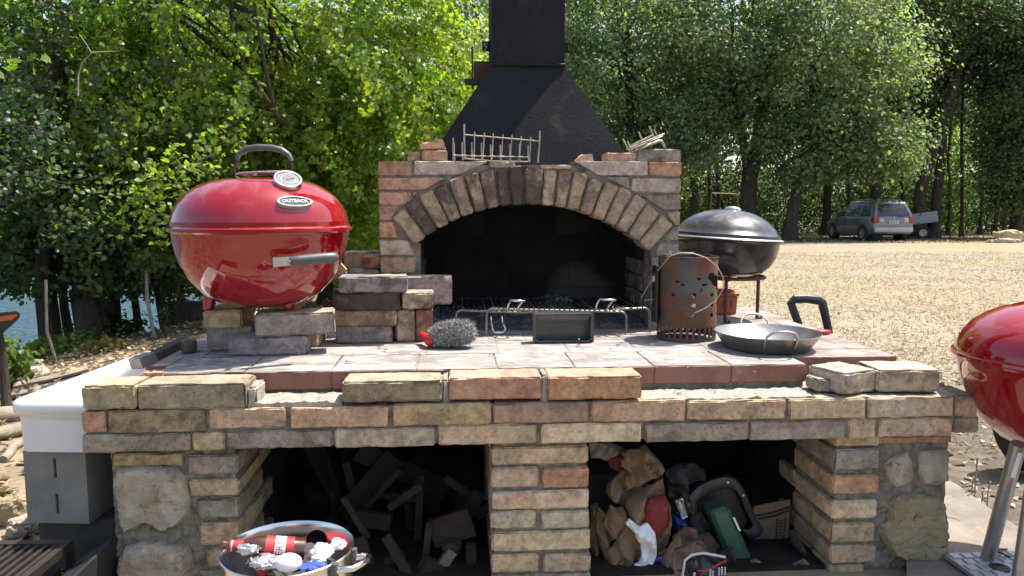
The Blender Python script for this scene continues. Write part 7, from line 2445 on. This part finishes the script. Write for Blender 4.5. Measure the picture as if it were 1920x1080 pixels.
def leaf_mesh(name, P, N, S, C, shape, mat, tang=None):
    V, Fc = SHAPES[shape]
    n, k, nf = len(P), len(V), len(Fc)
    N = unit(N)
    T_ = tang if tang is not None else nrg.normal(size=(n, 3))
    T_ = unit(T_ - N * (T_ * N).sum(1, keepdims=True))
    B_ = np.cross(N, T_)
    co = P[:, None, :] + S[:, None, None] * (V[None, :, 0:1] * B_[:, None, :] + V[None, :, 1:2] * T_[:, None, :] + V[None, :, 2:3] * N[:, None, :])
    co = co.reshape(-1, 3).astype(np.float32)
    f = (Fc[None] + (np.arange(n) * k)[:, None, None]).reshape(-1, 3).astype(np.int32)
    me = bpy.data.meshes.new(name)
    me.vertices.add(len(co)); me.vertices.foreach_set('co', co.ravel())
    me.loops.add(f.size); me.loops.foreach_set('vertex_index', f.ravel())
    me.polygons.add(len(f)); me.polygons.foreach_set('loop_start', np.arange(len(f), dtype=np.int32) * 3)
    at = me.attributes.new('leafcolour', 'FLOAT_COLOR', 'POINT')
    cc = np.concatenate([C, np.ones((n, 1))], 1).astype(np.float32)
    at.data.foreach_set('color', np.repeat(cc, k, axis=0).ravel())
    me.materials.append(mat)
    me.update(calc_edges=True)
    o = bpy.data.objects.new(name, me)
    COL.objects.link(o)
    return o

def crown_points(C, Rr, ncl, nleaf, rc, shell=.35, sd=0, flat=.65, spray=False):
    d = unit(nrg.normal(size=(ncl, 3)))
    lump_ = np.array([noise.noise(Vector((a * 1.7 + sd, b * 1.7, c * 1.7))) + .6 * noise.noise(Vector((a * 4 + sd, b * 4, c * 4))) for a, b, c in d])
    f = (shell + (1 - shell) * nrg.random(ncl) ** .6) * (1 + .38 * lump_)
    cl = np.array(C) + d * np.array(Rr) * f[:, None]
    m = ncl * nleaf
    idx = np.repeat(np.arange(ncl), nleaf)
    if spray:
        # leafy twigs: leaves strung along short drooping shoots
        tw = unit(d * .9 + nrg.normal(size=(ncl, 3)) * .55 + np.array((0, 0, -.25)))
        t = nrg.random(m) ** .8
        L = rc * (1.2 + 1.6 * nrg.random(ncl))
        g = tw[idx] * (t * L[idx])[:, None] + np.array((0, 0, -1.0)) * ((t ** 2) * L[idx] * .35)[:, None] + nrg.normal(size=(m, 3)) * rc * .26 * (1 - .4 * t)[:, None]
    else:
        g = nrg.normal(size=(m, 3)) * np.array((1, 1, flat)) * (rc * (.5 + .8 * nrg.random(ncl)))[idx][:, None]
    P = cl[idx] + g
    out = unit(g + d[idx] * rc * .6)
    N = out * .8 + nrg.normal(size=(m, 3)) * .38 + np.array((0, -.1, .55))
    return P, N, idx, cl

def colours(idx, ncl, base, jc=.16, jl=.22, yellow=.0):
    base = np.array(base)
    cv = 1 + nrg.normal(size=(ncl, 1)) * jc
    hue = nrg.normal(size=(ncl, 1)) * .10
    c = base[None] * cv
    c = c * np.concatenate([1 + hue, np.ones_like(hue), 1 - hue], 1)
    cl = c[idx] * (1 + nrg.normal(size=(len(idx), 1)) * jl)
    if yellow > 0:
        k = nrg.random(len(idx)) < yellow
        cl[k] = np.array((.30, .24, .04)) * (.7 + .6 * nrg.random((k.sum(), 1)))
    return np.clip(cl, .006, .55)

def trunk_geo(mb, pts, r0, r1, n=10):
    k = len(pts)
    fine, rs = [], []
    for i in range(k - 1):
        for j in range(4):
            t = (i + j / 4) / (k - 1)
            q = Vector(pts[i]).lerp(Vector(pts[i + 1]), j / 4)
            r = r0 + (r1 - r0) * t
            if t < .12: r *= 1 + .55 * (1 - t / .12) ** 2
            fine.append(q + Vector((noise.noise(q * 1.3), noise.noise(q * 1.3 + Vector((5, 0, 0))), 0)) * r * .8)
            rs.append(r * (1 + .12 * noise.noise(q * 4)))
    fine.append(Vector(pts[-1])); rs.append(r1)
    mb.tube(fine, rs, n)

def tree(name, label, group, base, trunks, crowns, leaf, shape, col, mat='leaf_far', bark='bark', limbs=9, jc=.16, yellow=0.0, lr=.05, cat='tree'):
    """base world (x, y); trunks: list of (list of px points, y list, r0, r1); crowns: (px, py, y, rx, ry, rz, clusters, leaves, cluster radius)"""
    bx, by = base
    bz = gh(bx, by)
    B_ = Vector((bx, by, bz))
    o = root(name, B_, 0, label, cat, group)
    tb = MB()
    tops = []
    for pts, r0, r1 in trunks:
        trunk_geo(tb, [Vector(p) - B_ for p in pts], r0, r1)
        tops.append((Vector(pts[-1]), Vector(pts[-2])))
    allP, allN, allS, allC = [], [], [], []
    for i, (px, py, y, rx, ry, rz, ncl, nlf, rc) in enumerate(crowns):
        c = wy(px, py, y)
        P, N, idx, cl = crown_points(c, (rx, ry, rz), ncl, nlf, rc, sd=i * 7 + bx, spray=(shape != 'kite'))
        if y < 30:      # the canopy over the bank ends above the water
            keep = P[:, 2] > 1.08 - .113 * P[:, 1] + .05 * P[:, 1] * (nrg.random(len(P)) - .5) * .6
        else:
            keep = P[:, 2] > -.2
            car = (P[:, 1] > 31.5) & (P[:, 1] < 39) & (P[:, 0] > 13.2) & (P[:, 0] < 18.6) & (P[:, 2] < 2.1)
            keep &= ~car
        allP.append(P[keep]); allN.append(N[keep]); allC.append(colours(idx, ncl, col, jc, .2, yellow)[keep])
        allS.append((leaf * (.6 + .7 * nrg.random(len(P))))[keep])
        for k in range(limbs):
            t = cl[rng.randrange(len(cl))]
            s = tops[k % len(tops)]
            a = s[0].lerp(s[1], rng.random() * .9)
            e = a.lerp(Vector(t), .92)
            m1 = a.lerp(e, .35) + Vector((rng.uniform(-.1, .1), rng.uniform(-.1, .1), .10)) * (e - a).length
            m2 = a.lerp(e, .7) + Vector((rng.uniform(-.08, .08), rng.uniform(-.08, .08), .06)) * (e - a).length
            r = lr * rng.uniform(.5, 1.0)
            tb.tube([a - B_, m1 - B_, m2 - B_, e - B_], [r, r * .75, r * .5, r * .15], 6)
    build('trunk', tb, M[bark], o, smooth=60)
    P = np.concatenate(allP) - np.array(B_)
    cr = leaf_mesh('crown', P, np.concatenate(allN), np.concatenate(allS), np.concatenate(allC), shape, M[mat])
    cr.parent = o
    return o

def up(px, y, z0=None, *more):
    """trunk path: first point on the ground, further points given as (px, py, y)"""
    d = ray(px, 400)
    x = d.x / d.y * y
    pts = [Vector((x, y, gh(x, y) - .05))]
    for (a, b, c) in more:
        pts.append(wy(a, b, c))
    return pts

GO = (.082, .12, .032)     # oak green
GD = (.068, .10, .038)     # dark shade green
GY = (.185, .245, .034)     # bright yellow green
GG = (.15, .19, .105)     # dusty grey green
GL = 'trees beside the lake'
# the overhanging oak whose limbs sweep over the red kettle
pts0 = up(612, 10.6, None, (606, 480, 10.5), (596, 330, 10.4), (560, 230, 10.2))
t = tree('oak_tree', 'oak whose dark limbs sweep up to the left above the red kettle grill', GL, (pts0[0].x, pts0[0].y),
     [(pts0, .13, .07), ([wy(596, 330, 10.4), wy(540, 210, 10.0), wy(470, 80, 9.5), wy(420, -40, 9.0)], .065, .03), ([wy(596, 330, 10.4), wy(560, 240, 9.8), wy(520, 120, 9.2), wy(495, -30, 8.6)], .06, .03), ([wy(560, 250, 10.2), wy(460, 130, 9.7), wy(340, 40, 9.2), wy(250, -40, 8.8)], .05, .02), ([wy(585, 300, 9.6), wy(525, 225, 8.6), wy(455, 120, 8.3), wy(425, -30, 8.2)], .032, .015), ([wy(560, 290, 9.6), wy(512, 200, 8.5), wy(490, 90, 8.3), wy(470, -30, 8.2)], .028, .012)],
     [(470, 40, 9.4, 2.7, 1.5, 1.7, 430, 60, .30), (560, 230, 9.8, 1.5, 1.0, 1.2, 150, 60, .28), (330, 190, 9.8, 1.9, 1.1, 1.2, 170, 58, .30)], .072, 'lobed', (.145, .20, .034), 'leaf', limbs=10, yellow=.006, lr=.035)
pts0 = up(800, 11.5, None, (795, 400, 11.4), (780, 250, 11.3), (770, 100, 11.2))
tree('oak_tree', 'bright yellow green oak between the red kettle and the chimney', GL, (pts0[0].x, pts0[0].y), [(pts0, .11, .05)],
     [(750, 225, 10.2, 1.15, 1.0, 2.1, 300, 64, .28), (660, 390, 10.4, 1.1, .8, .9, 120, 58, .27), (800, 120, 10.8, .8, .8, 1.3, 90, 58, .28)], .072, 'lobed', GY, 'leaf', limbs=8, yellow=.01, lr=.03)
pts0 = up(860, 17, None, (855, 300, 17), (850, 100, 17), (845, -100, 17))
tree('willow_tree', 'pale grey green tree showing just left of the chimney flue', GL, (pts0[0].x, pts0[0].y), [(pts0, .14, .06)],
     [(835, 60, 17, 1.6, 1.5, 4.4, 240, 55, .38), (790, 330, 17, 1.6, 1.4, 1.6, 90, 50, .36)], .10, 'kite', (.15, .19, .095), 'leaf', limbs=9, lr=.04)
pts0 = up(74, 9.0, None, (78, 540, 9.0), (86, 420, 9.0), (95, 250, 9.0), (110, 60, 9.0))
tree('lake_tree', 'slender straight dark trunk tree, leftmost by the lake', GL, (pts0[0].x, pts0[0].y), [(pts0, .085, .05)],
     [(90, 150, 9.2, 2.1, 1.4, 1.9, 300, 60, .32), (60, 430, 9.0, 1.2, .8, .75, 110, 52, .26)], .066, 'oval', (.075, .11, .042), 'leaf', limbs=8, lr=.03)
pts0 = up(98, 10.0, None, (97, 560, 10), (90, 430, 10.0), (100, 280, 10.2))
tree('lake_tree', 'second dark trunk just right of the leftmost lake tree', GL, (pts0[0].x, pts0[0].y), [(pts0, .075, .05)],
     [(190, 330, 10.4, 1.9, 1.2, 1.2, 210, 58, .30)], .064, 'oval', (.066, .10, .038), 'leaf', limbs=8, lr=.03)
pts0 = up(128, 10.2, None, (120, 580, 10.2), (113, 490, 10.2), (106, 380, 10.3))
tree('lake_tree', 'thin trunk leaning left beside the ivy clad trunk', GL, (pts0[0].x, pts0[0].y), [(pts0, .065, .04)],
     [(30, 300, 10.6, 1.5, 1.2, 1.6, 150, 58, .30)], .064, 'oval', GD, 'leaf', limbs=6, lr=.03)
pts0 = up(158, 9.2, None, (157, 560, 9.2), (160, 450, 9.3), (165, 300, 9.4), (190, 100, 9.6))
tr = tree('lake_tree', 'thick double trunk wrapped in dark ivy by the lake', GL, (pts0[0].x, pts0[0].y), [(pts0, .15, .10), (up(182, 9.4, None, (178, 560, 9.4), (172, 450, 9.5), (185, 250, 9.6)), .09, .06)],
     [(170, 540, 9.2, .24, .20, .75, 60, 40, .09), (230, 440, 10.0, 1.3, .9, .6, 130, 52, .26)], .058, 'oval', (.034, .052, .022), 'leaf', limbs=5, lr=.03)
for px, y, lab, r0 in ((255, 11.5, 'slim dark trunk behind the pale stemmed sapling', .06), (303, 11.0, 'dark trunk right of the pale stemmed sapling, leaning slightly left', .075), (341, 12.0, 'dark trunk closest to the red kettle, at the water', .07)):
    pts0 = up(px, y, None, (px - 6, 540, y), (px - 12, 430, y), (px - 10, 300, y))
    tree('lake_tree', lab, GL, (pts0[0].x, pts0[0].y), [(pts0, r0, r0 * .6)],
         [(px + 10, 440 + (px % 3) * 14, y + .3, 1.0, .8, .95, 110, 54, .25), (px - 20, 200, y + 1.2, 1.7, 1.2, 1.5, 150, 54, .34)], .066, 'oval', (.07, .105, .04), 'leaf', limbs=6, lr=.03)
# sapling with pale stem and stake, and a thin stake
pts0 = up(279, 8.6, None, (276, 560, 8.6), (274, 500, 8.6), (274, 470, 8.6))
tree('sapling', 'young sapling with a pale straight stem on the bank', GL, (pts0[0].x, pts0[0].y), [(pts0, .022, .012)], [(277, 482, 8.6, .20, .2, .10, 16, 16, .06)], .075, 'oval', (.085, .12, .02), 'leaf', 'palebark', limbs=3, lr=.006)
pts0 = up(90, 7.4, None, (88, 620, 7.4), (86, 525, 7.4))
o = build('stake', MB().tube([p - pts0[0] for p in pts0], .014, 8), M['palebark'], loc=pts0[0], smooth=60)
tag(o, 'thin wooden stake standing between the first two lake trunks', 'stake')
# big backdrop trees over the lake
for i, (px, y, crowns, c) in enumerate((
        (-120, 10.4, [(-60, 180, 10.6, 2.3, 1.4, 2.4, 240, 46, .36), (0, 450, 10.4, 1.4, 1.0, .5, 70, 40, .28)], GD),
        (200, 11.2, [(180, 130, 11.6, 2.5, 1.4, 2.3, 260, 46, .36)], (.085, .125, .043)),
        (430, 12.6, [(420, 180, 13, 2.6, 1.5, 2.6, 260, 46, .38), (330, 450, 12.6, 1.5, 1.0, .6, 70, 40, .3)], (.075, .11, .04)),
        (620, 14.4, [(600, 250, 14.6, 2.6, 1.6, 3.2, 270, 46, .42), (560, 470, 14.2, 1.8, 1.2, .9, 90, 44, .34)], (.11, .155, .042)),
        (740, 17, [(720, 200, 17.4, 2.7, 1.6, 3.8, 260, 46, .46)], (.14, .19, .05)))):
    pts0 = up(px, y, None, (px, 450, y), (px + 10, 250, y), (px + 5, 60, y))
    labs = ['big dark tree filling the far left behind the lake trunks', 'dark green tree behind the ivy clad trunk', 'dark tree behind the oak above the red kettle', 'mid green tree showing behind the right half of the red kettle', 'light green tree far behind, left of the chimney hood']
    tree('lake_tree', labs[i], GL, (pts0[0].x, pts0[0].y), [(pts0, .14, .08)], crowns, .10, 'kite', c, 'leaf', limbs=8, lr=.045)

# climbing plant with large leaves left of the kettle, and bright shrubs on the bank
def shrub(label, px, py, y, r_, ncl, nlf, rc, leaf, col, shape='oval', group='shrubs on the lake bank', stems=7):
    d = ray(px, py)
    x = d.x / d.y * y
    z = gh(x, y)
    o = root('shrub', (x, y, z), 0, label, 'shrub', group)
    c = wy(px, py, y)
    P, N, idx, cl = crown_points(c, r_, ncl, nlf, rc)
    P[:, 2] = np.maximum(P[:, 2], z + .03)
    cr = leaf_mesh('foliage', P - np.array((x, y, z)), N, leaf * (.6 + .7 * nrg.random(len(P))), colours(idx, ncl, col, .15, .2), shape, M['leaf'])
    cr.parent = o
    mb = MB()
    for i in range(stems):
        t = Vector(cl[rng.randrange(len(cl))]) - Vector((x, y, z))
        mb.tube([(rng.uniform(-.05, .05), rng.uniform(-.05, .05), 0), t * .5 + Vector((rng.uniform(-.05, .05), 0, .04)), t], [.01, .007, .003], 5)
    build('stem', mb, M['bark'], o)
    return o
shrub('bright green low shrub at the foot of the leftmost trunks', 60, 678, 7.8, (.34, .3, .10), 40, 26, .09, .06, (.085, .13, .022))
shrub('bright green shrub between the stake and the ivy clad trunk', 118, 655, 8.2, (.32, .3, .22), 46, 24, .09, .06, (.085, .13, .022))
shrub('leafy weed patch at the left border below the boulder', 8, 672, 5.4, (.14, .2, .12), 20, 20, .07, .06, (.09, .13, .022))
shrub('pale dry weed on the bank right of the ivy clad trunk', 195, 655, 7.6, (.25, .2, .10), 24, 16, .07, .045, (.14, .135, .045))
shrub('dark undergrowth at the foot of the ivy clad trunk', 205, 618, 9.8, (.40, .3, .16), 30, 26, .14, .07, (.035, .055, .02))
shrub('small weed standing on the sunny bank', 305, 598, 8.4, (.05, .05, .12), 8, 12, .03, .03, (.05, .07, .025), stems=3)

# ---- oaks and other trees beyond the field
GT = 'trees along the far edge of the field'
def far_tree(label, tp, crowns, c, r0=.26, leaf=.185, extra=(), yellow=0.0, limbs=10, lr=.09):
    tree('oak_tree', label, GT, (tp[0].x, tp[0].y), [(tp, r0, r0 * .5)] + list(extra), crowns, leaf, 'kite', c, 'leaf_far', limbs=limbs, lr=lr, yellow=yellow, jc=.13)
tp = up(1402, 34.5, None, (1405, 330, 34.5), (1428, 230, 34.5), (1440, 100, 34.5))
far_tree('large oak with the thickest dark trunk, right of the arch', tp, [(1360, 40, 34.5, 3.6, 3.0, 4.4, 330, 60, .50), (1300, 250, 34.5, 1.9, 2.0, 1.9, 110, 56, .48)], GG, .42, extra=[([wy(1404, 330, 34.5), wy(1392, 260, 34.5), wy(1370, 150, 34.5)], .22, .12)])
tp = up(1482, 33.5, None, (1497, 330, 33.5), (1512, 260, 33.5), (1530, 120, 33.5))
far_tree('oak with a slanting trunk and hanging crown left of the minivan', tp, [(1560, 90, 33.2, 3.9, 3.0, 4.6, 380, 60, .50), (1620, 290, 33.0, 2.3, 2.0, 1.9, 150, 56, .46), (1500, 260, 33.4, 1.9, 1.8, 2.0, 110, 56, .46)], (.145, .185, .095), .28)
tp = up(1180, 36, None, (1185, 330, 36), (1180, 200, 36), (1175, 60, 36))
far_tree('sunlit oak immediately right of the chimney', tp, [(1170, 90, 36, 3.8, 3.0, 5.4, 380, 60, .52), (1200, 300, 36, 2.6, 2.2, 2.0, 120, 56, .48)], (.165, .205, .105), .3)
tp = up(1640, 37.5, None, (1642, 360, 37.5), (1650, 250, 37.5), (1660, 90, 37.5))
far_tree('oak standing behind the minivan roof', tp, [(1690, 60, 38, 3.4, 3.0, 4.4, 280, 58, .52)], (.13, .165, .08), .3)
tp = up(1722, 36.5, None, (1726, 350, 36.5), (1760, 230, 36.5), (1800, 120, 36.5), (1850, 40, 36.5))
far_tree('oak with a dark limb slanting up to the right behind the trailer', tp, [(1790, 20, 37, 3.0, 2.6, 2.6, 190, 58, .5), (1720, 200, 37.5, 1.3, 1.4, 1.6, 70, 56, .45)], (.09, .125, .052), .3)
tp = up(1752, 37.0, None, (1758, 350, 37), (1770, 240, 37), (1785, 120, 37))
far_tree('dark double trunk right of the trailer', tp, [(1800, 110, 38.5, 2.2, 1.8, 2.0, 100, 54, .48)], (.085, .115, .05), .26)
tp = up(1806, 39, None, (1804, 340, 39), (1803, 220, 39), (1806, 90, 39))
far_tree('very slim straight trunk in the bright gap at the right', tp, [(1830, 30, 40, 2.6, 2, 2.2, 120, 56, .5)], (.06, .088, .04), .10, limbs=6, lr=.05)
tp = up(1908, 36.5, None, (1905, 330, 36.5), (1896, 200, 36.5), (1890, 60, 36.5))
far_tree('dark tree at the right border of the photo', tp, [(1915, 190, 36.5, 2.2, 2.0, 3.9, 240, 58, .46), (1900, 345, 36, 1.6, 1.5, 1.2, 90, 50, .42), (1960, 60, 36, 2.6, 2, 4.2, 150, 56, .5)], (.085, .12, .06), .26)
tp = up(1300, 41, None, (1302, 350, 41), (1300, 200, 41), (1300, 60, 41))
far_tree('tree in the second row between the arch and the thick trunk', tp, [(1290, 120, 43, 3.6, 2.6, 5.6, 260, 54, .6)], (.085, .12, .06), .26)
tp = up(1550, 43, None, (1552, 350, 43), (1555, 200, 43), (1560, 60, 43))
far_tree('tree in the second row behind the slanting oak', tp, [(1540, 110, 44, 4.2, 2.6, 5.8, 280, 54, .6)], (.075, .105, .05), .26)
tp = up(1090, 44, None, (1092, 350, 44), (1095, 200, 44), (1095, 60, 44))
far_tree('tree in the second row behind the chimney hood', tp, [(1080, 100, 45, 3.6, 2.6, 6.0, 240, 54, .6)], (.12, .155, .075), .26)
for px in (1330, 1345, 1590, 1690, 1780, 1840, 1868, 1885):
    y = 41 + (px % 7) * .5
    tp = up(px, y, None, (px + 2, 370, y), (px - 2, 300, y), (px + 4, 220, y))
    labs = {1330: 'thin dark trunk left of the thickest trunk', 1345: 'thin trunk seen through the pale metal frame', 1590: 'thin dark trunk rising behind the front of the minivan', 1690: 'thin trunk directly behind the rear window of the minivan', 1780: 'thin trunk at the left edge of the bright gap', 1840: 'thin dark trunk right of the very slim straight one', 1868: 'dark trunk above the limestone block', 1885: 'dark trunk between the limestone block and the right border'}
    far_tree(labs[px], tp, [(px, 190, y + 1, 1.6, 1.2, 1.5, 46, 44, .45)], (.045, .066, .032), .11, limbs=5, lr=.04)

# understory and the wood behind: masses nobody could count
def mass(name, spec, leaf, mat, seed=0):
    Ps, Ns, Cs, Ss = [], [], [], []
    for (x0, x1, y0, y1, z0, z1, n, col) in spec:
        ncl = max(4, n // 40)
        c = np.stack([nrg.uniform(x0, x1, ncl), nrg.uniform(y0, y1, ncl), nrg.uniform(z0, z1, ncl)], 1)
        idx = nrg.integers(0, ncl, n)
        P = c[idx] + nrg.normal(size=(n, 3)) * (.5, .5, .35)
        P[:, 2] = np.maximum(P[:, 2], -1.0)
        Ps.append(P); Ns.append(nrg.normal(size=(n, 3)) + np.array((0, -.3, .5)))
        Cs.append(colours(idx, ncl, col, .2, .2)); Ss.append(leaf * (.6 + .7 * nrg.random(n)))
    return leaf_mesh(name, np.concatenate(Ps), np.concatenate(Ns), np.concatenate(Ss), np.concatenate(Cs), 'kite', mat)
o = mass('undergrowth', [(6, 20.5, 43, 50, -.7, 3.2, 30000, (.055, .08, .03)), (24, 29, 47, 51, -.5, 7.5, 14000, (.16, .22, .035)), (28.0, 37, 43, 49, -.6, 6.5, 24000, (.04, .058, .028)), (19.5, 24.5, 42, 48, -.6, 2.4, 8000, (.07, .10, .03))], .19, M['leaf_far'])
tag(o, 'bushy undergrowth below the trees at the far side of the field', 'undergrowth', kind='stuff')
o = mass('far_wood', [(-3, 19, 52, 62, -.5, 13, 21000, (.05, .075, .032)), (19, 25, 56, 66, 6, 14, 4000, (.05, .075, .032)), (25, 44, 50, 60, -.5, 14, 15000, (.035, .052, .026)), (-4, 6, 34, 44, -1, 13, 7000, (.07, .1, .036))], .30, M['leaf_far'])
tag(o, 'wood behind the first rows of trees', 'wood', kind='stuff')

# twigs hanging into the picture, top left
def bough(label, path, y, ncl, leaf, col, shape='lobed', dead=False, rc=.07):
    pts = [wy(px, py, y + dy) for px, py, dy in path]
    o = root('tree_branch', pts[0], 0, label, 'branch', 'branches hanging into view at the upper left')
    mb = MB()
    mb.tube([p - pts[0] for p in pts], [.008 * (1 - .7 * i / (len(pts) - 1)) for i in range(len(pts))], 6)
    build('wood', mb, M['palebark' if dead else 'bark'], o, smooth=60)
    if not dead:
        k = ncl * 9
        t = nrg.random(k) * (len(pts) - 1)
        i = np.minimum(t.astype(int), len(pts) - 2)
        A = np.array([tuple(p) for p in pts])
        P = A[i] + (A[i + 1] - A[i]) * (t - i)[:, None] + nrg.normal(size=(k, 3)) * rc
        cr = leaf_mesh('foliage', P - A[0], nrg.normal(size=(k, 3)) * .6 + np.array((.2, -.3, .8)), leaf * (.6 + .6 * nrg.random(k)), colours(np.zeros(k, int), 1, col, 0, .2), shape, M['leaf'])
        cr.parent = o
    return o
bough('sunlit oak sprig entering at the left edge near the top', [(-60, 96, 0), (-20, 100, 0), (20, 95, 0), (50, 98, 0)], 4.4, 5, .075, (.10, .15, .026), rc=.05)
bough('big leaved bright green climber hanging left of the red kettle lid', [(400, 290, .3), (340, 315, 0), (280, 340, -.1), (235, 385, 0), (300, 400, 0), (340, 420, .1)], 6.0, 60, .06, (.12, .17, .03), 'oval', rc=.13)
bough('bare dead twig with a fork at the upper left', [(146, 180, 0), (147, 140, 0), (155, 116, 0), (172, 100, 0), (160, 80, 0), (148, 64, 0)], 6.0, 0, 0, GO, dead=True)
bough('bare dead twig pointing right at the upper left', [(172, 99, 0), (200, 97, 0), (222, 96, 0)], 6.0, 0, 0, GO, dead=True)
bough('dark leafy spray at the left edge above the lake', [(-40, 240, 0), (20, 235, 0), (70, 240, 0), (110, 260, 0)], 5.2, 22, .05, (.045, .068, .03), 'oval', rc=.10)
bough('leafy spray with pale leaf backs at the left, below the dark one', [(-30, 330, 0), (60, 330, 0), (130, 345, 0), (190, 330, 0)], 6.2, 22, .052, (.055, .08, .04), 'oval', rc=.12)
bough('small leafy spray left of the climber', [(90, 425, 0), (140, 405, 0), (180, 405, 0)], 7.0, 8, .065, (.06, .09, .03), 'oval', rc=.08)

# ================================================================== DRY GRASS AND LITTER
def grass():
    n = 52000
    y = 3.3 + (nrg.random(n) ** 1.7) * 19
    t = nrg.uniform(.16, .72, n)
    x = t * y
    k = (x > 1.25) | (y > 4.3)
    # open field only; thins out on the trodden soil near the path
    k &= ~((x > 1.2) & (y < 4.6) & (nrg.random(n) < .85))
    x, y = x[k], y[k]
    z = np.array([gh(float(a), float(b)) for a, b in zip(x, y)])
    m = len(x)
    S = (.022 + .035 * nrg.random(m)) * (1 + y * .03)
    lie = nrg.random(m) < .8
    tang = nrg.normal(size=(m, 3)) * np.where(lie[:, None], (1, 1, .12), (.5, .5, .2)) + np.where(lie[:, None], (0, 0, .15), (0, 0, .9))
    N = np.cross(tang, nrg.normal(size=(m, 3)))
    c = np.array((.32, .272, .19))[None] * (.55 + .65 * nrg.random((m, 1))) * (1 + nrg.normal(size=(m, 3)) * .05)
    g = nrg.random(m) < .05
    c[g] = np.array((.14, .15, .05))
    o = leaf_mesh('dry_grass', np.stack([x, y, z], 1), N, S, np.clip(c, .02, .7), 'blade', M['straw'], tang)
    tag(o, 'short dry yellow grass of the open field', 'grass', kind='stuff')
grass()

def litter():
    P, S, C, N = [], [], [], []
    def patch(n, fx, size, base, dark):
        for _ in range(n):
            x, y = fx()
            z = gh(x, y) + .004 + rng.random() * .01
            P.append((x, y, z)); S.append(size * rng.uniform(.6, 1.4))
            b = base if rng.random() > dark else (.10, .07, .045)
            k = rng.uniform(.6, 1.3)
            C.append([c * k for c in b])
            N.append((rng.gauss(0, .4), rng.gauss(0, .4), 1))
    patch(9000, lambda: (rng.uniform(-6.5, -1.3), 2.2 + 8.5 * rng.random() ** 1.2), .055, (.40, .31, .19), .3)
    patch(1500, lambda: (rng.uniform(1.25, 4.2), rng.uniform(2.2, 5.2)), .035, (.42, .36, .27), .35)
    patch(5000, lambda: (rng.uniform(2.0, 26), rng.uniform(30, 39)), .11, (.30, .23, .15), .4)
    patch(2200, lambda: ((lambda y: (rng.uniform(.2, .72) * y, y))(4 + 22 * rng.random() ** 1.3)), .032, (.42, .36, .26), .18)
    o = leaf_mesh('fallen_leaves', np.array(P), np.array(N), np.array(S), np.clip(np.array(C), .02, .7), 'kite', M['straw'])
    tag(o, 'dry fallen leaves strewn over the ground', 'leaves', kind='stuff')
litter()

def stalks():
    for px, py, h_, lab in ((1820, 952, .13, 'tallest dry grass stalk beside the concrete path'), (1826, 944, .16, 'dry grass stalk leaning by the concrete path, behind the tallest'), (1850, 962, .10, 'short dry stalk with a pale tip near the leg of the right kettle'), (1838, 958, .06, 'shortest dry stalk at the rim of the concrete path')):
        y = 1.08 * F / (py - 388) * .985
        p = wy(px, py, y)
        z = gh(p.x, y)
        mb = MB().tube([(0, 0, 0), (rng.uniform(-.01, .01), 0, h_ * .6), (rng.uniform(-.02, .02), 0, h_)], [.003, .0025, .004], 5)
        o = build('grass_stalk', mb, M['wire'], loc=(p.x, y, z))
        tag(o, lab, 'grass stalk', 'dry grass stalks beside the concrete path')
stalks()
